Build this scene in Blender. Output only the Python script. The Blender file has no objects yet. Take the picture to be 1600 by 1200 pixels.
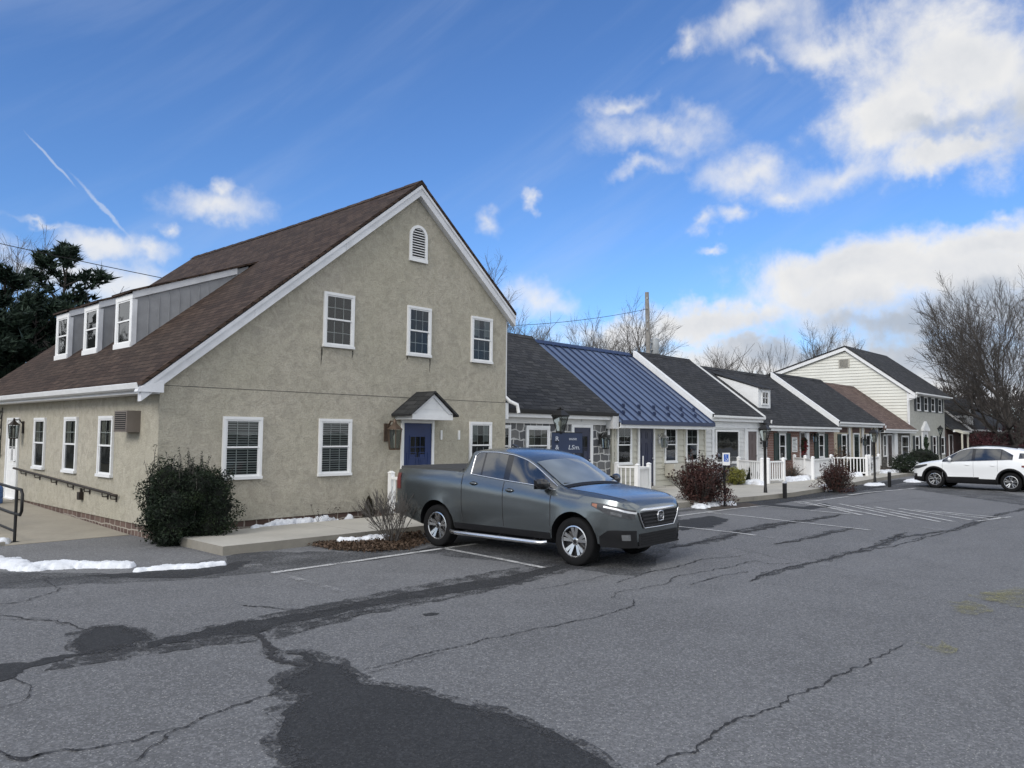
import bpy, bmesh, math, random
import numpy as np
from mathutils import Vector, Matrix
random.seed(7)
rng = np.random.default_rng(7)
SC = bpy.context.scene
COL = SC.collection
PI = math.pi

# ------------------------------------------------------------------ camera
CAM = np.array([0.0, 0.0, 1.95])
FPX = 1199.7                       # focal length in pixels of a 1600 wide picture
CR = np.array([0.6804, -0.7328, 0.0079])
CU = np.array([-0.0530, -0.0385, 0.9979])
CF = np.array([0.7310, 0.6793, 0.0650])
cd = bpy.data.cameras.new("camera")
co = bpy.data.objects.new("camera", cd)
COL.objects.link(co)
m3 = Matrix((CR, CU, -CF)).transposed().to_3x3()
q = m3.to_quaternion(); q.normalize()
co.matrix_world = Matrix.Translation(Vector(CAM)) @ q.to_matrix().to_4x4()
cd.sensor_width = 36.0
cd.lens = 36.0 * FPX / 1600.0
cd.clip_start = 0.1
cd.clip_end = 3000.0
SC.camera = co


def ray(x, y):
    return CR * ((x - 800) / FPX) - CU * ((y - 600) / FPX) + CF


def atX(x, y, v):
    d = ray(x, y); return CAM + d * ((v - CAM[0]) / d[0])


def atY(x, y, v):
    d = ray(x, y); return CAM + d * ((v - CAM[1]) / d[1])


def atZ(x, y, v=0.0):
    d = ray(x, y); return CAM + d * ((v - CAM[2]) / d[2])


# ------------------------------------------------------------------ mesh builder
class MB:
    def __init__(self):
        self.v = []; self.f = []; self.m = []; self.s = []

    def add(self, verts, faces, mi=0, smooth=False):
        b = len(self.v)
        self.v.extend([tuple(map(float, p)) for p in verts])
        for f in faces:
            self.f.append([b + i for i in f]); self.m.append(mi); self.s.append(smooth)

    def quad(self, a, b, c, d, mi=0):
        self.add([a, b, c, d], [(0, 1, 2, 3)], mi)

    def box(self, x0, y0, z0, x1, y1, z1, mi=0):
        x0, x1 = min(x0, x1), max(x0, x1); y0, y1 = min(y0, y1), max(y0, y1); z0, z1 = min(z0, z1), max(z0, z1)
        self.add([(x0, y0, z0), (x1, y0, z0), (x1, y1, z0), (x0, y1, z0), (x0, y0, z1), (x1, y0, z1), (x1, y1, z1), (x0, y1, z1)],
                 [(3, 2, 1, 0), (4, 5, 6, 7), (0, 1, 5, 4), (1, 2, 6, 5), (2, 3, 7, 6), (3, 0, 4, 7)], mi)

    def hexa(self, p, mi=0):
        """eight corners: bottom ring then top ring, counter-clockwise seen from above"""
        self.add(p, [(3, 2, 1, 0), (4, 5, 6, 7), (0, 1, 5, 4), (1, 2, 6, 5), (2, 3, 7, 6), (3, 0, 4, 7)], mi)

    def prism(self, poly, vec, mi=0, cap=None):
        n = len(poly); p = [np.array(a, float) for a in poly]; vec = np.array(vec, float)
        nrm = np.zeros(3)
        for i in range(n):
            nrm += np.cross(p[i], p[(i + 1) % n])
        if np.dot(nrm, vec) < 0:
            p = p[::-1]
        vs = [a for a in p] + [a + vec for a in p]
        self.add(vs, [tuple(range(n))[::-1], tuple(range(n, 2 * n))], mi if cap is None else cap)
        self.add(vs, [(i, (i + 1) % n, n + (i + 1) % n, n + i) for i in range(n)], mi)

    def tube(self, pts, rad, n=8, mi=0, cap=True, smooth=True):
        P = [np.array(a, float) for a in pts]; k = len(P)
        if not hasattr(rad, '__len__'):
            rad = [rad] * k
        t0 = P[1] - P[0]; t0 = t0 / (np.linalg.norm(t0) + 1e-9)
        u = np.cross(t0, (0, 0, 1.0))
        if np.linalg.norm(u) < .05:
            u = np.cross(t0, (1.0, 0, 0))
        u = u / np.linalg.norm(u)
        vs = []
        for i in range(k):
            t = P[min(i + 1, k - 1)] - P[max(i - 1, 0)]; t = t / (np.linalg.norm(t) + 1e-9)
            u = u - t * np.dot(u, t); u = u / (np.linalg.norm(u) + 1e-9); w = np.cross(t, u)
            for j in range(n):
                a = 2 * PI * j / n
                vs.append(P[i] + rad[i] * (math.cos(a) * u + math.sin(a) * w))
        fs = [(i * n + j, i * n + (j + 1) % n, (i + 1) * n + (j + 1) % n, (i + 1) * n + j) for i in range(k - 1) for j in range(n)]
        self.add(vs, fs, mi, smooth)
        if cap:
            self.add(vs[:n], [tuple(range(n))[::-1]], mi); self.add(vs[-n:], [tuple(range(n))], mi)

    def lathe(self, prof, c=(0, 0, 0), n=16, mi=0, axis='z', smooth=True, cap=True):
        """prof: (r, h) pairs upward along the axis"""
        vs = []
        for r, h in prof:
            for j in range(n):
                a = 2 * PI * j / n; x, y = r * math.cos(a), r * math.sin(a)
                p = (x, y, h) if axis == 'z' else (y, h, x) if axis == 'y' else (h, x, y)
                vs.append((c[0] + p[0], c[1] + p[1], c[2] + p[2]))
        k = len(prof)
        self.add(vs, [(i * n + j, i * n + (j + 1) % n, (i + 1) * n + (j + 1) % n, (i + 1) * n + j) for i in range(k - 1) for j in range(n)], mi, smooth)
        if cap and prof[0][0] > 1e-4: self.add(vs[:n], [tuple(range(n))[::-1]], mi)
        if cap and prof[-1][0] > 1e-4: self.add(vs[-n:], [tuple(range(n))], mi)

    def ball(self, c, r, n=10, mi=0):
        r = r if hasattr(r, '__len__') else (r, r, r)
        k = max(4, n // 2 + 1); vs = []
        for i in range(k + 1):
            t = PI * i / k
            for j in range(n):
                a = 2 * PI * j / n
                vs.append((c[0] + r[0] * math.sin(t) * math.cos(a), c[1] + r[1] * math.sin(t) * math.sin(a), c[2] - r[2] * math.cos(t)))
        self.add(vs, [(i * n + j, i * n + (j + 1) % n, (i + 1) * n + (j + 1) % n, (i + 1) * n + j) for i in range(k) for j in range(n)], mi, True)

    def arr(self, V, F, mi=0, smooth=False):
        b = len(self.v); self.v.extend(map(tuple, V.tolist()))
        for f in F.tolist():
            self.f.append([b + i for i in f])
        self.m.extend([mi] * len(F)); self.s.extend([smooth] * len(F))

    def build(self, name, mats, parent=None, uv=True, sharp=None, local=False):
        mats = mats if isinstance(mats, (list, tuple)) else [mats]
        me = bpy.data.meshes.new(name)
        V = np.array(self.v, float).reshape(-1, 3)
        if parent is not None and not local:
            V = V - np.array(world_of(parent))
        me.from_pydata(V.tolist(), [], self.f)
        for mt in mats: me.materials.append(mt)
        me.polygons.foreach_set('material_index', self.m)
        me.polygons.foreach_set('use_smooth', self.s)
        me.update()
        if uv and len(self.f) < 60000:
            ul = me.uv_layers.new(name='UVMap')
            W = np.array(self.v, float)
            uvs = np.zeros((len(me.loops), 2))
            for p in me.polygons:
                n = np.array(p.normal)
                if abs(n[2]) > .985:
                    u = np.array((1.0, 0, 0)); w = np.array((0, 1.0, 0))
                else:
                    u = np.array((-n[1], n[0], 0)); u /= np.linalg.norm(u); w = np.cross(n, u)
                for li in p.loop_indices:
                    c = W[me.loops[li].vertex_index]; uvs[li] = (c @ u, c @ w)
            ul.data.foreach_set('uv', uvs.ravel())
        if sharp is not None:
            me.set_sharp_from_angle(angle=math.radians(sharp))
        o = bpy.data.objects.new(name, me); COL.objects.link(o)
        if parent is not None: o.parent = parent
        return o


WORLD = {}


def world_of(o):
    p = np.zeros(3)
    while o is not None:
        p = p + np.array(WORLD.get(o.name, (0, 0, 0))); o = o.parent
    return p


def tag(o, label, cat, group=None, kind=None):
    if label: o['label'] = label
    if cat: o['category'] = cat
    if group: o['group'] = group
    if kind: o['kind'] = kind
    return o


def thing(name, label, cat, loc=(0, 0, 0), group=None, rot=0):
    o = bpy.data.objects.new(name, None); COL.objects.link(o)
    o.empty_display_size = .2
    o.location = loc; o.rotation_euler = (0, 0, rot)
    WORLD[o.name] = tuple(loc) if rot == 0 else (0, 0, 0)
    return tag(o, label, cat, group)


def copy_tree(o, parent=None):
    c = o.copy(); COL.objects.link(c)
    if parent is not None: c.parent = parent
    for ch in list(o.children): copy_tree(ch, c)
    return c


# a wall frame: u along the wall, v up, w out of the wall
class Fr:
    def __init__(s, o, u, n):
        s.o = np.array(o, float); s.u = np.array(u, float); s.n = np.array(n, float)
        s.flip = np.dot(np.cross(s.u, (0, 0, 1.0)), s.n) < 0

    def p(s, u, v, w): return s.o + s.u * u + np.array((0, 0, v)) + s.n * w

    def box(s, mb, u0, u1, v0, v1, w0, w1, mi=0):
        u0, u1 = min(u0, u1), max(u0, u1); v0, v1 = min(v0, v1), max(v0, v1); w0, w1 = min(w0, w1), max(w0, w1)
        P = [s.p(u0, v0, w1), s.p(u1, v0, w1), s.p(u1, v0, w0), s.p(u0, v0, w0), s.p(u0, v1, w1), s.p(u1, v1, w1), s.p(u1, v1, w0), s.p(u0, v1, w0)]
        F = [(3, 2, 1, 0), (4, 5, 6, 7), (0, 1, 5, 4), (1, 2, 6, 5), (2, 3, 7, 6), (3, 0, 4, 7)]
        if s.flip: F = [f[::-1] for f in F]
        mb.add(P, F, mi)

    def quad(s, mb, u0, u1, v0, v1, w, mi=0):
        u0, u1 = min(u0, u1), max(u0, u1)
        P = [s.p(u0, v0, w), s.p(u1, v0, w), s.p(u1, v1, w), s.p(u0, v1, w)]
        mb.add(P, [(3, 2, 1, 0) if s.flip else (0, 1, 2, 3)], mi)


# ------------------------------------------------------------------ materials
def N(nt, typ, **kw):
    n = nt.nodes.new(typ)
    for k, v in kw.items():
        if k.startswith('i_'):
            key = k[2:]; key = int(key) if key.isdigit() else key
            n.inputs[key].default_value = v
        else: setattr(n, k, v)
    return n


def newmat(name):
    m = bpy.data.materials.new(name); m.use_nodes = True
    nt = m.node_tree; b = nt.nodes['Principled BSDF']
    return m, nt, b, nt.links.new


def ramp(nt, src, stops, interp='LINEAR'):
    r = N(nt, 'ShaderNodeValToRGB'); cr = r.color_ramp; cr.interpolation = interp
    while len(cr.elements) < len(stops): cr.elements.new(.5)
    for e, (p, c) in zip(cr.elements, stops):
        e.position = p
        c = tuple(c) if hasattr(c, '__len__') else (c, c, c)
        e.color = c if len(c) == 4 else c + (1,)
    nt.links.new(src, r.inputs[0]); return r.outputs[0]


def mixc(nt, f, a, b, mode='MIX'):
    n = N(nt, 'ShaderNodeMix', data_type='RGBA', blend_type=mode)
    for i, s in ((0, f), (6, a), (7, b)):
        if hasattr(s, 'is_linked') or hasattr(s, 'links'): nt.links.new(s, n.inputs[i])
        elif i == 0: n.inputs[0].default_value = s
        else: n.inputs[i].default_value = tuple(s) + (1,)
    return n.outputs[2]


def math_(nt, op, a, b=0.0, c=None, clamp=False):
    n = N(nt, 'ShaderNodeMath', operation=op); n.use_clamp = clamp
    for i, s in enumerate((a, b, c)):
        if s is None: continue
        if hasattr(s, 'links'): nt.links.new(s, n.inputs[i])
        else: n.inputs[i].default_value = s
    return n.outputs[0]


def pos(nt): return N(nt, 'ShaderNodeNewGeometry').outputs['Position']


def noise(nt, vec, scale, detail=4, rough=.55, dist=0.0):
    n = N(nt, 'ShaderNodeTexNoise', i_Scale=scale, i_Detail=detail, i_Roughness=rough, i_Distortion=dist)
    nt.links.new(vec, n.inputs['Vector']); return n.outputs[0]


def bump(nt, b, h, strength=.4, dist=.02):
    n = N(nt, 'ShaderNodeBump', i_Strength=strength, i_Distance=dist)
    nt.links.new(h, n.inputs['Height']); nt.links.new(n.outputs[0], b.inputs['Normal']); return n


def objco(nt): return N(nt, 'ShaderNodeTexCoord').outputs['Object']


def plain(name, col, rough=.6, metal=0.0, var=.12, scale=6.0, coat=0.0, spec=.5, bmp=0.0, fine=0.0):
    """a real-world colour with a little dirt and unevenness"""
    m, nt, b, L = newmat(name)
    p = objco(nt)
    n1 = noise(nt, p, scale, 5, .6)
    lo = tuple(c * (1 - var) for c in col); hi = tuple(min(1, c * (1 + var)) for c in col)
    c = ramp(nt, n1, [(.3, lo), (.7, hi)])
    if fine:
        n2 = noise(nt, p, scale * 14, 3, .6)
        c = mixc(nt, math_(nt, 'MULTIPLY', n2, fine), c, tuple(x * .5 for x in col))
    L(c, b.inputs['Base Color'])
    rr = math_(nt, 'MULTIPLY_ADD', n1, .2, rough - .1)
    L(rr, b.inputs['Roughness'])
    b.inputs['Metallic'].default_value = metal
    b.inputs['Coat Weight'].default_value = coat
    b.inputs['Specular IOR Level'].default_value = spec
    if bmp: bump(nt, b, noise(nt, p, scale * 8, 4, .6), bmp, .01)
    return m


M = {}


def mat_stucco(name, col, dark=(.9, 1.08)):
    m, nt, b, L = newmat(name); p = pos(nt)
    big = noise(nt, p, .45, 4, .6)
    sw = noise(nt, p, 5.0, 5, .6, .9)
    fine = noise(nt, p, 34, 5, .7)
    c = ramp(nt, sw, [(.36, tuple(x * .84 for x in col)), (.5, col), (.66, tuple(x * 1.12 for x in col))])
    c = mixc(nt, math_(nt, 'MULTIPLY', ramp(nt, big, [(.35, 0.0), (.7, 1.0)]), .35), c, (col[0] * .8, col[1] * .84, col[2] * .74))
    c = mixc(nt, math_(nt, 'MULTIPLY', ramp(nt, fine, [(.45, 0.0), (.72, 1.0)]), .6), c, tuple(x * .55 for x in col))
    # rain streaks running down the wall
    mp = N(nt, 'ShaderNodeMapping'); mp.inputs['Scale'].default_value = (2.2, 2.2, .12); L(p, mp.inputs['Vector'])
    st = noise(nt, mp.outputs[0], 1.6, 4, .6)
    c = mixc(nt, math_(nt, 'MULTIPLY', ramp(nt, st, [(.56, 0.0), (.74, 1.0)]), .22), c, (col[0] * .62, col[1] * .66, col[2] * .6))
    L(c, b.inputs['Base Color']); b.inputs['Roughness'].default_value = .92; b.inputs['Specular IOR Level'].default_value = .2
    h = math_(nt, 'ADD', math_(nt, 'MULTIPLY', sw, .8), math_(nt, 'MULTIPLY', fine, .6))
    bump(nt, b, h, .75, .035)
    return m


def uvout(nt): return N(nt, 'ShaderNodeTexCoord').outputs['UV']


def mat_shingle(name, cols, moss=None, w=.33, h=.145):
    m, nt, b, L = newmat(name); uv = uvout(nt); p = pos(nt)
    br = N(nt, 'ShaderNodeTexBrick', offset=.5, i_Scale=1.0)
    br.inputs['Color1'].default_value = (0, 0, 0, 1); br.inputs['Color2'].default_value = (1, 1, 1, 1)
    br.inputs['Mortar'].default_value = (.3, .3, .3, 1)
    br.inputs['Mortar Size'].default_value = .011; br.inputs['Brick Width'].default_value = w; br.inputs['Row Height'].default_value = h
    br.inputs['Mortar Smooth'].default_value = .1
    wob = noise(nt, uv, 1.1, 2, .5)
    cv = N(nt, 'ShaderNodeVectorMath', operation='MULTIPLY_ADD'); L(wob, cv.inputs[0]); cv.inputs[1].default_value = (.0, .03, 0); L(uv, cv.inputs[2])
    L(cv.outputs[0], br.inputs['Vector'])
    n1 = noise(nt, p, .7, 4, .6); n2 = noise(nt, p, 40, 3, .6)
    k = math_(nt, 'MULTIPLY_ADD', n2, .35, math_(nt, 'MULTIPLY', br.outputs['Color'], .65))
    c = ramp(nt, k, [(.05, cols[0]), (.5, cols[1]), (.95, cols[2])])
    c = mixc(nt, math_(nt, 'MULTIPLY', ramp(nt, n1, [(.4, 0.0), (.7, 1.0)]), .4), c, moss or cols[0])
    # the lower edge of each course casts a lip: height grows down the course
    sx = N(nt, 'ShaderNodeSeparateXYZ'); L(cv.outputs[0], sx.inputs[0])
    saw = math_(nt, 'FRACT', math_(nt, 'DIVIDE', sx.outputs[1], h))
    hh = math_(nt, 'ADD', math_(nt, 'MULTIPLY', math_(nt, 'SUBTRACT', 1.0, saw), 1.0), math_(nt, 'MULTIPLY', br.outputs['Fac'], -.6))
    hh = math_(nt, 'ADD', hh, math_(nt, 'MULTIPLY', br.outputs['Color'], .35))
    c = mixc(nt, math_(nt, 'MULTIPLY', br.outputs['Fac'], .75), c, tuple(x * .35 for x in cols[0]))
    L(c, b.inputs['Base Color']); b.inputs['Roughness'].default_value = .9; b.inputs['Specular IOR Level'].default_value = .25
    bump(nt, b, math_(nt, 'ADD', hh, math_(nt, 'MULTIPLY', n2, .25)), .9, .02)
    return m


def mat_brick(name, c1, c2, mort, w=.215, h=.075, ms=.012, wob=0.0):
    m, nt, b, L = newmat(name); uv = uvout(nt); p = pos(nt)
    br = N(nt, 'ShaderNodeTexBrick', offset=.5, i_Scale=1.0)
    br.inputs['Color1'].default_value = c1 + (1,); br.inputs['Color2'].default_value = c2 + (1,); br.inputs['Mortar'].default_value = mort + (1,)
    br.inputs['Mortar Size'].default_value = ms; br.inputs['Brick Width'].default_value = w; br.inputs['Row Height'].default_value = h
    if wob:
        br.squash = .62; br.squash_frequency = 3; br.offset = .37; br.offset_frequency = 2
        tn = N(nt, 'ShaderNodeTexNoise', i_Scale=2.6, i_Detail=2); L(uv, tn.inputs['Vector'])
        va = N(nt, 'ShaderNodeVectorMath', operation='MULTIPLY_ADD'); L(tn.outputs['Color'], va.inputs[0]); va.inputs[1].default_value = (wob, wob, 0); L(uv, va.inputs[2]); L(va.outputs[0], br.inputs['Vector'])
    else: L(uv, br.inputs['Vector'])
    n1 = noise(nt, p, 9, 4, .6)
    c = mixc(nt, math_(nt, 'MULTIPLY', n1, .5), br.outputs['Color'], tuple(x * .5 for x in c1))
    L(c, b.inputs['Base Color']); b.inputs['Roughness'].default_value = .9
    bump(nt, b, math_(nt, 'SUBTRACT', math_(nt, 'MULTIPLY', n1, .3), br.outputs['Fac']), .7, .012)
    return m


def mat_stone(name, cols, mort, scale=2.6, ms=.05, stretch=1.6):
    """rubble stone with light joints"""
    m, nt, b, L = newmat(name); uv = uvout(nt); p = pos(nt)
    mp = N(nt, 'ShaderNodeMapping'); mp.inputs['Scale'].default_value = (1, stretch, 1); L(uv, mp.inputs['Vector'])
    ed = N(nt, 'ShaderNodeTexVoronoi', feature='DISTANCE_TO_EDGE', distance='EUCLIDEAN', i_Scale=scale, i_Randomness=.7)
    ce = N(nt, 'ShaderNodeTexVoronoi', feature='F1', i_Scale=scale, i_Randomness=.7)
    L(mp.outputs[0], ed.inputs['Vector']); L(mp.outputs[0], ce.inputs['Vector'])
    sep = N(nt, 'ShaderNodeSeparateColor'); L(ce.outputs['Color'], sep.inputs[0])
    n1 = noise(nt, p, 14, 5, .65)
    k = math_(nt, 'MULTIPLY_ADD', n1, .5, math_(nt, 'MULTIPLY', sep.outputs[0], .6))
    c = ramp(nt, k, [(.2, cols[0]), (.55, cols[1]), (.9, cols[2])])
    jf = ramp(nt, ed.outputs['Distance'], [(ms * .6, 1.0), (ms, 0.0)])
    c = mixc(nt, jf, c, mort)
    L(c, b.inputs['Base Color']); b.inputs['Roughness'].default_value = .9
    bump(nt, b, math_(nt, 'MULTIPLY_ADD', n1, .4, ramp(nt, ed.outputs['Distance'], [(0.0, 0.0), (ms * 2.2, 1.0)])), .8, .03)
    return m


def mat_glass(name, tint=.7, rough=.02, ior=1.5, wav=.02, dirt=.04):
    """a window pane: part see-through, part mirror"""
    m = bpy.data.materials.new(name); m.use_nodes = True; nt = m.node_tree; L = nt.links.new
    nt.nodes.clear()
    out = N(nt, 'ShaderNodeOutputMaterial'); mx = N(nt, 'ShaderNodeMixShader'); fr = N(nt, 'ShaderNodeFresnel', i_IOR=ior)
    tr = N(nt, 'ShaderNodeBsdfTransparent'); tr.inputs[0].default_value = (tint * .95, tint, tint * .98, 1)
    gl = N(nt, 'ShaderNodeBsdfGlossy'); gl.inputs['Roughness'].default_value = rough
    gl.inputs[0].default_value = (.95, .97, 1, 1)
    bp = N(nt, 'ShaderNodeBump', i_Strength=wav, i_Distance=.1); L(noise(nt, pos(nt), 1.3, 2, .5), bp.inputs['Height'])
    L(bp.outputs[0], gl.inputs['Normal'])
    L(math_(nt, 'ADD', fr.outputs[0], dirt), mx.inputs[0]); L(tr.outputs[0], mx.inputs[1]); L(gl.outputs[0], mx.inputs[2]); L(mx.outputs[0], out.inputs[0])
    return m


def mat_siding(name, col, lap=.2, var=.06):
    m, nt, b, L = newmat(name); p = pos(nt)
    n1 = noise(nt, p, .8, 4, .6); n2 = noise(nt, p, 30, 3, .6)
    mp = N(nt, 'ShaderNodeMapping'); mp.inputs['Scale'].default_value = (.6, .6, 9); L(p, mp.inputs['Vector'])
    gr = noise(nt, mp.outputs[0], 5, 4, .6)
    c = ramp(nt, math_(nt, 'MULTIPLY_ADD', gr, .4, math_(nt, 'MULTIPLY', n1, .6)), [(.3, tuple(x * (1 - var * 2) for x in col)), (.7, tuple(min(1, x * (1 + var)) for x in col))])
    L(c, b.inputs['Base Color']); b.inputs['Roughness'].default_value = .6; b.inputs['Specular IOR Level'].default_value = .3
    bump(nt, b, n2, .15, .004)
    return m


def mat_leaf(name, cols, scale=9.0, trans=.25):
    m, nt, b, L = newmat(name); p = objco(nt)
    n1 = noise(nt, p, scale, 3, .6); n2 = noise(nt, p, scale * 7, 2, .5)
    k = math_(nt, 'MULTIPLY_ADD', n2, .5, math_(nt, 'MULTIPLY', n1, .5))
    c = ramp(nt, k, [(.34, cols[0]), (.5, cols[1]), (.66, cols[2])])
    L(c, b.inputs['Base Color']); b.inputs['Roughness'].default_value = .65; b.inputs['Specular IOR Level'].default_value = .25
    return m


def mat_worn(name, col, scale=5.0, lo=.42, hi=.58, rough=.8, fine=60):
    """paint or growth on the asphalt that is worn through in places"""
    m, nt, b, L = newmat(name); p = pos(nt)
    n1 = noise(nt, p, scale, 5, .7); n2 = noise(nt, p, fine, 3, .6)
    k = math_(nt, 'MULTIPLY_ADD', n2, .55, math_(nt, 'MULTIPLY', n1, .5))
    L(ramp(nt, n2, [(.3, tuple(x * .8 for x in col)), (.7, col)]), b.inputs['Base Color']); b.inputs['Roughness'].default_value = rough
    L(ramp(nt, k, [(lo, 0.0), (hi, 1.0)]), b.inputs['Alpha'])
    return m


def mat_asphalt(name, c0, c1, speck=.3, rough=.88, mott=True):
    m, nt, b, L = newmat(name); p = pos(nt)
    f1 = noise(nt, p, 95, 4, .8); f2 = noise(nt, p, 24, 5, .75)
    big = noise(nt, p, .16, 5, .62); mid = noise(nt, p, 1.3, 5, .65)
    c = ramp(nt, math_(nt, 'MULTIPLY_ADD', f1, .65, math_(nt, 'MULTIPLY', f2, .35)), [(.36, tuple(x * .42 for x in c0)), (.5, c0), (.64, c1)])
    c = mixc(nt, math_(nt, 'MULTIPLY', ramp(nt, big, [(.36, 0.0), (.64, 1.0)]), .55), c, tuple(x * .60 for x in c0))
    c = mixc(nt, math_(nt, 'MULTIPLY', ramp(nt, mid, [(.46, 0.0), (.74, 1.0)]), .45), c, tuple(x * .58 for x in c0))
    vo = N(nt, 'ShaderNodeTexVoronoi', feature='F1', i_Scale=62, i_Randomness=1.0); L(p, vo.inputs['Vector'])
    sep = N(nt, 'ShaderNodeSeparateColor'); L(vo.outputs['Color'], sep.inputs[0])
    s1 = math_(nt, 'LESS_THAN', vo.outputs['Distance'], .34); s2 = math_(nt, 'GREATER_THAN', sep.outputs[0], .86)
    vg = N(nt, 'ShaderNodeTexVoronoi', feature='F1', i_Scale=58, i_Randomness=1.0); L(p, vg.inputs['Vector'])
    sg_ = N(nt, 'ShaderNodeSeparateColor'); L(vg.outputs['Color'], sg_.inputs[0])
    c = mixc(nt, math_(nt, 'MULTIPLY', ramp(nt, sg_.outputs[0], [(.0, 1.0), (.45, 0.0)]), .55), c, tuple(x * .5 for x in c0))
    c = mixc(nt, math_(nt, 'MULTIPLY', ramp(nt, sg_.outputs[1], [(.62, 0.0), (1.0, 1.0)]), .38), c, tuple(min(1, x * 1.35) for x in c1))
    c = mixc(nt, math_(nt, 'MULTIPLY', math_(nt, 'MULTIPLY', s1, s2), speck), c, (.42, .41, .39))
    L(c, b.inputs['Base Color']); b.inputs['Roughness'].default_value = rough; b.inputs['Specular IOR Level'].default_value = .3
    bump(nt, b, math_(nt, 'ADD', f1, math_(nt, 'MULTIPLY', vo.outputs['Distance'], .6)), .55, .008)
    return m


def mat_paint(name, col, flake=.15, metal=.55, rough=.32):
    m, nt, b, L = newmat(name); p = objco(nt)
    n1 = noise(nt, p, 2.5, 3, .6); n2 = noise(nt, p, 900, 2, .5)
    c = ramp(nt, n2, [(.35, tuple(x * (1 - flake) for x in col)), (.65, tuple(min(1, x * (1 + flake)) for x in col))])
    L(c, b.inputs['Base Color']); b.inputs['Metallic'].default_value = metal
    L(math_(nt, 'MULTIPLY_ADD', n1, .12, rough - .06), b.inputs['Roughness'])
    b.inputs['Coat Weight'].default_value = .8; b.inputs['Coat Roughness'].default_value = .16
    return m


M['stucco'] = mat_stucco('stucco', (.425, .392, .322))
M['shingle_brown'] = mat_shingle('shingle_brown', [(.022, .013, .010), (.052, .033, .024), (.080, .054, .040)], (.036, .027, .020))
M['shingle_dark'] = mat_shingle('shingle_dark', [(.018, .019, .022), (.038, .039, .042), (.062, .062, .064)], (.03, .031, .026), w=.4, h=.17)
M['shingle_dark2'] = mat_shingle('shingle_dark2', [(.016, .017, .019), (.032, .033, .036), (.05, .05, .053)], (.026, .026, .024), w=.4, h=.17)
M['shingle_tan'] = mat_shingle('shingle_tan', [(.075, .05, .044), (.12, .082, .07), (.16, .115, .1)], (.1, .075, .062), w=.4, h=.17)
M['metal_blue'] = plain('metal_blue', (.135, .175, .265), .32, .25, .06, 1.5, spec=.7)
M['metal_blue_rib'] = plain('metal_blue_rib', (.022, .036, .085), .4, .2, .06, 2)
M['trim'] = plain('trim_white', (.74, .745, .74), .5, 0, .06, 3, fine=.12)
M['trim_grey'] = plain('trim_weathered', (.66, .67, .69), .6, 0, .14, 2.2, fine=.25)
M['vinyl'] = plain('vinyl_white', (.8, .8, .79), .35, 0, .04, 4)
M['board_grey'] = plain('board_grey', (.30, .305, .315), .75, 0, .14, 3, fine=.2)
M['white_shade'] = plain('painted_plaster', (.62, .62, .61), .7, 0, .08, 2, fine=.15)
M['dark_room'] = plain('room_behind_glass', (.016, .017, .018), .9, 0, .4, 3)
M['blind'] = plain('blind_slat', (.34, .36, .36), .6, 0, .08, 4)
M['curtain'] = plain('curtain_cloth', (.28, .27, .24), .9, 0, .25, 7)
M['glass'] = mat_glass('window_glass', .8, .02, 1.45, .03, .005)
M['glass_display'] = mat_glass('display_glass', .55, .02, 1.55, .05, .1)
M['door_blue'] = plain('door_blue', (.004, .020, .095), .35, 0, .1, 3)
M['door_navy'] = plain('door_navy', (.010, .014, .042), .35, 0, .12, 3)
M['door_brown'] = plain('door_brown', (.10, .075, .072), .5, 0, .1, 3)
M['door_red'] = plain('door_dark', (.03, .018, .016), .5, 0, .1, 3)
M['black_iron'] = plain('black_iron', (.012, .012, .012), .5, .3, .2, 6)
M['brown_iron'] = plain('brown_iron', (.035, .027, .022), .5, .4, .25, 8)
M['copper'] = plain('aged_copper', (.10, .07, .05), .6, .5, .25, 12)
M['lamp_glass'] = mat_glass('lantern_glass', .55, .12, 1.3, .1, .02)
M['bulb'] = plain('bulb_glass', (.7, .68, .6), .3)
M['steel'] = plain('worn_steel', (.5, .5, .5), .35, .9, .1, 8)
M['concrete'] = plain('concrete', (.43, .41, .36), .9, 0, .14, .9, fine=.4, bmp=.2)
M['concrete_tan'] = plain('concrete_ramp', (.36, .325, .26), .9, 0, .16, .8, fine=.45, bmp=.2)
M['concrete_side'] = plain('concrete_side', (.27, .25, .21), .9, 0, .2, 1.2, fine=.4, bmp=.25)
M['base_stone'] = mat_brick('base_stone', (.095, .058, .046), (.165, .11, .088), (.40, .36, .30), .27, .155, .013, .10)
M['stone_grey'] = mat_brick('stone_grey', (.085, .088, .098), (.20, .198, .19), (.60, .60, .58), .46, .24, .020, .22)
M['stone_dark'] = mat_stone('stone_dark', [(.05, .046, .04), (.11, .1, .085), (.2, .19, .165)], (.17, .16, .145), 3.2, .05, 2.6)
M['brick_red'] = mat_brick('brick_red', (.17, .06, .042), (.23, .095, .065), (.36, .32, .28))
M['brick_dark'] = mat_brick('brick_dark', (.075, .03, .024), (.1, .045, .035), (.12, .1, .09))
M['siding_cream'] = mat_siding('siding_cream', (.49, .475, .40))
M['siding_white'] = mat_siding('siding_white', (.62, .62, .60))
M['siding_house'] = mat_siding('siding_house', (.68, .675, .61))
M['render_grey'] = mat_stucco('render_grey', (.42, .415, .38))
M['render_tan'] = mat_stucco('render_tan', (.52, .45, .34))
M['shutter_green'] = plain('shutter_green', (.012, .034, .03), .55, 0, .15, 5)
M['shutter_grey'] = plain('shutter_grey', (.05, .058, .062), .55, 0, .15, 5)
M['slate_black'] = plain('slate_black', (.014, .014, .016), .7, 0, .25, 6)
M['asphalt'] = mat_asphalt('asphalt', (.146, .148, .153), (.235, .238, .245), .6)
M['tar'] = mat_asphalt('tar_seal', (.033, .0345, .037), (.052, .0535, .057), .08, .85)
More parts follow.
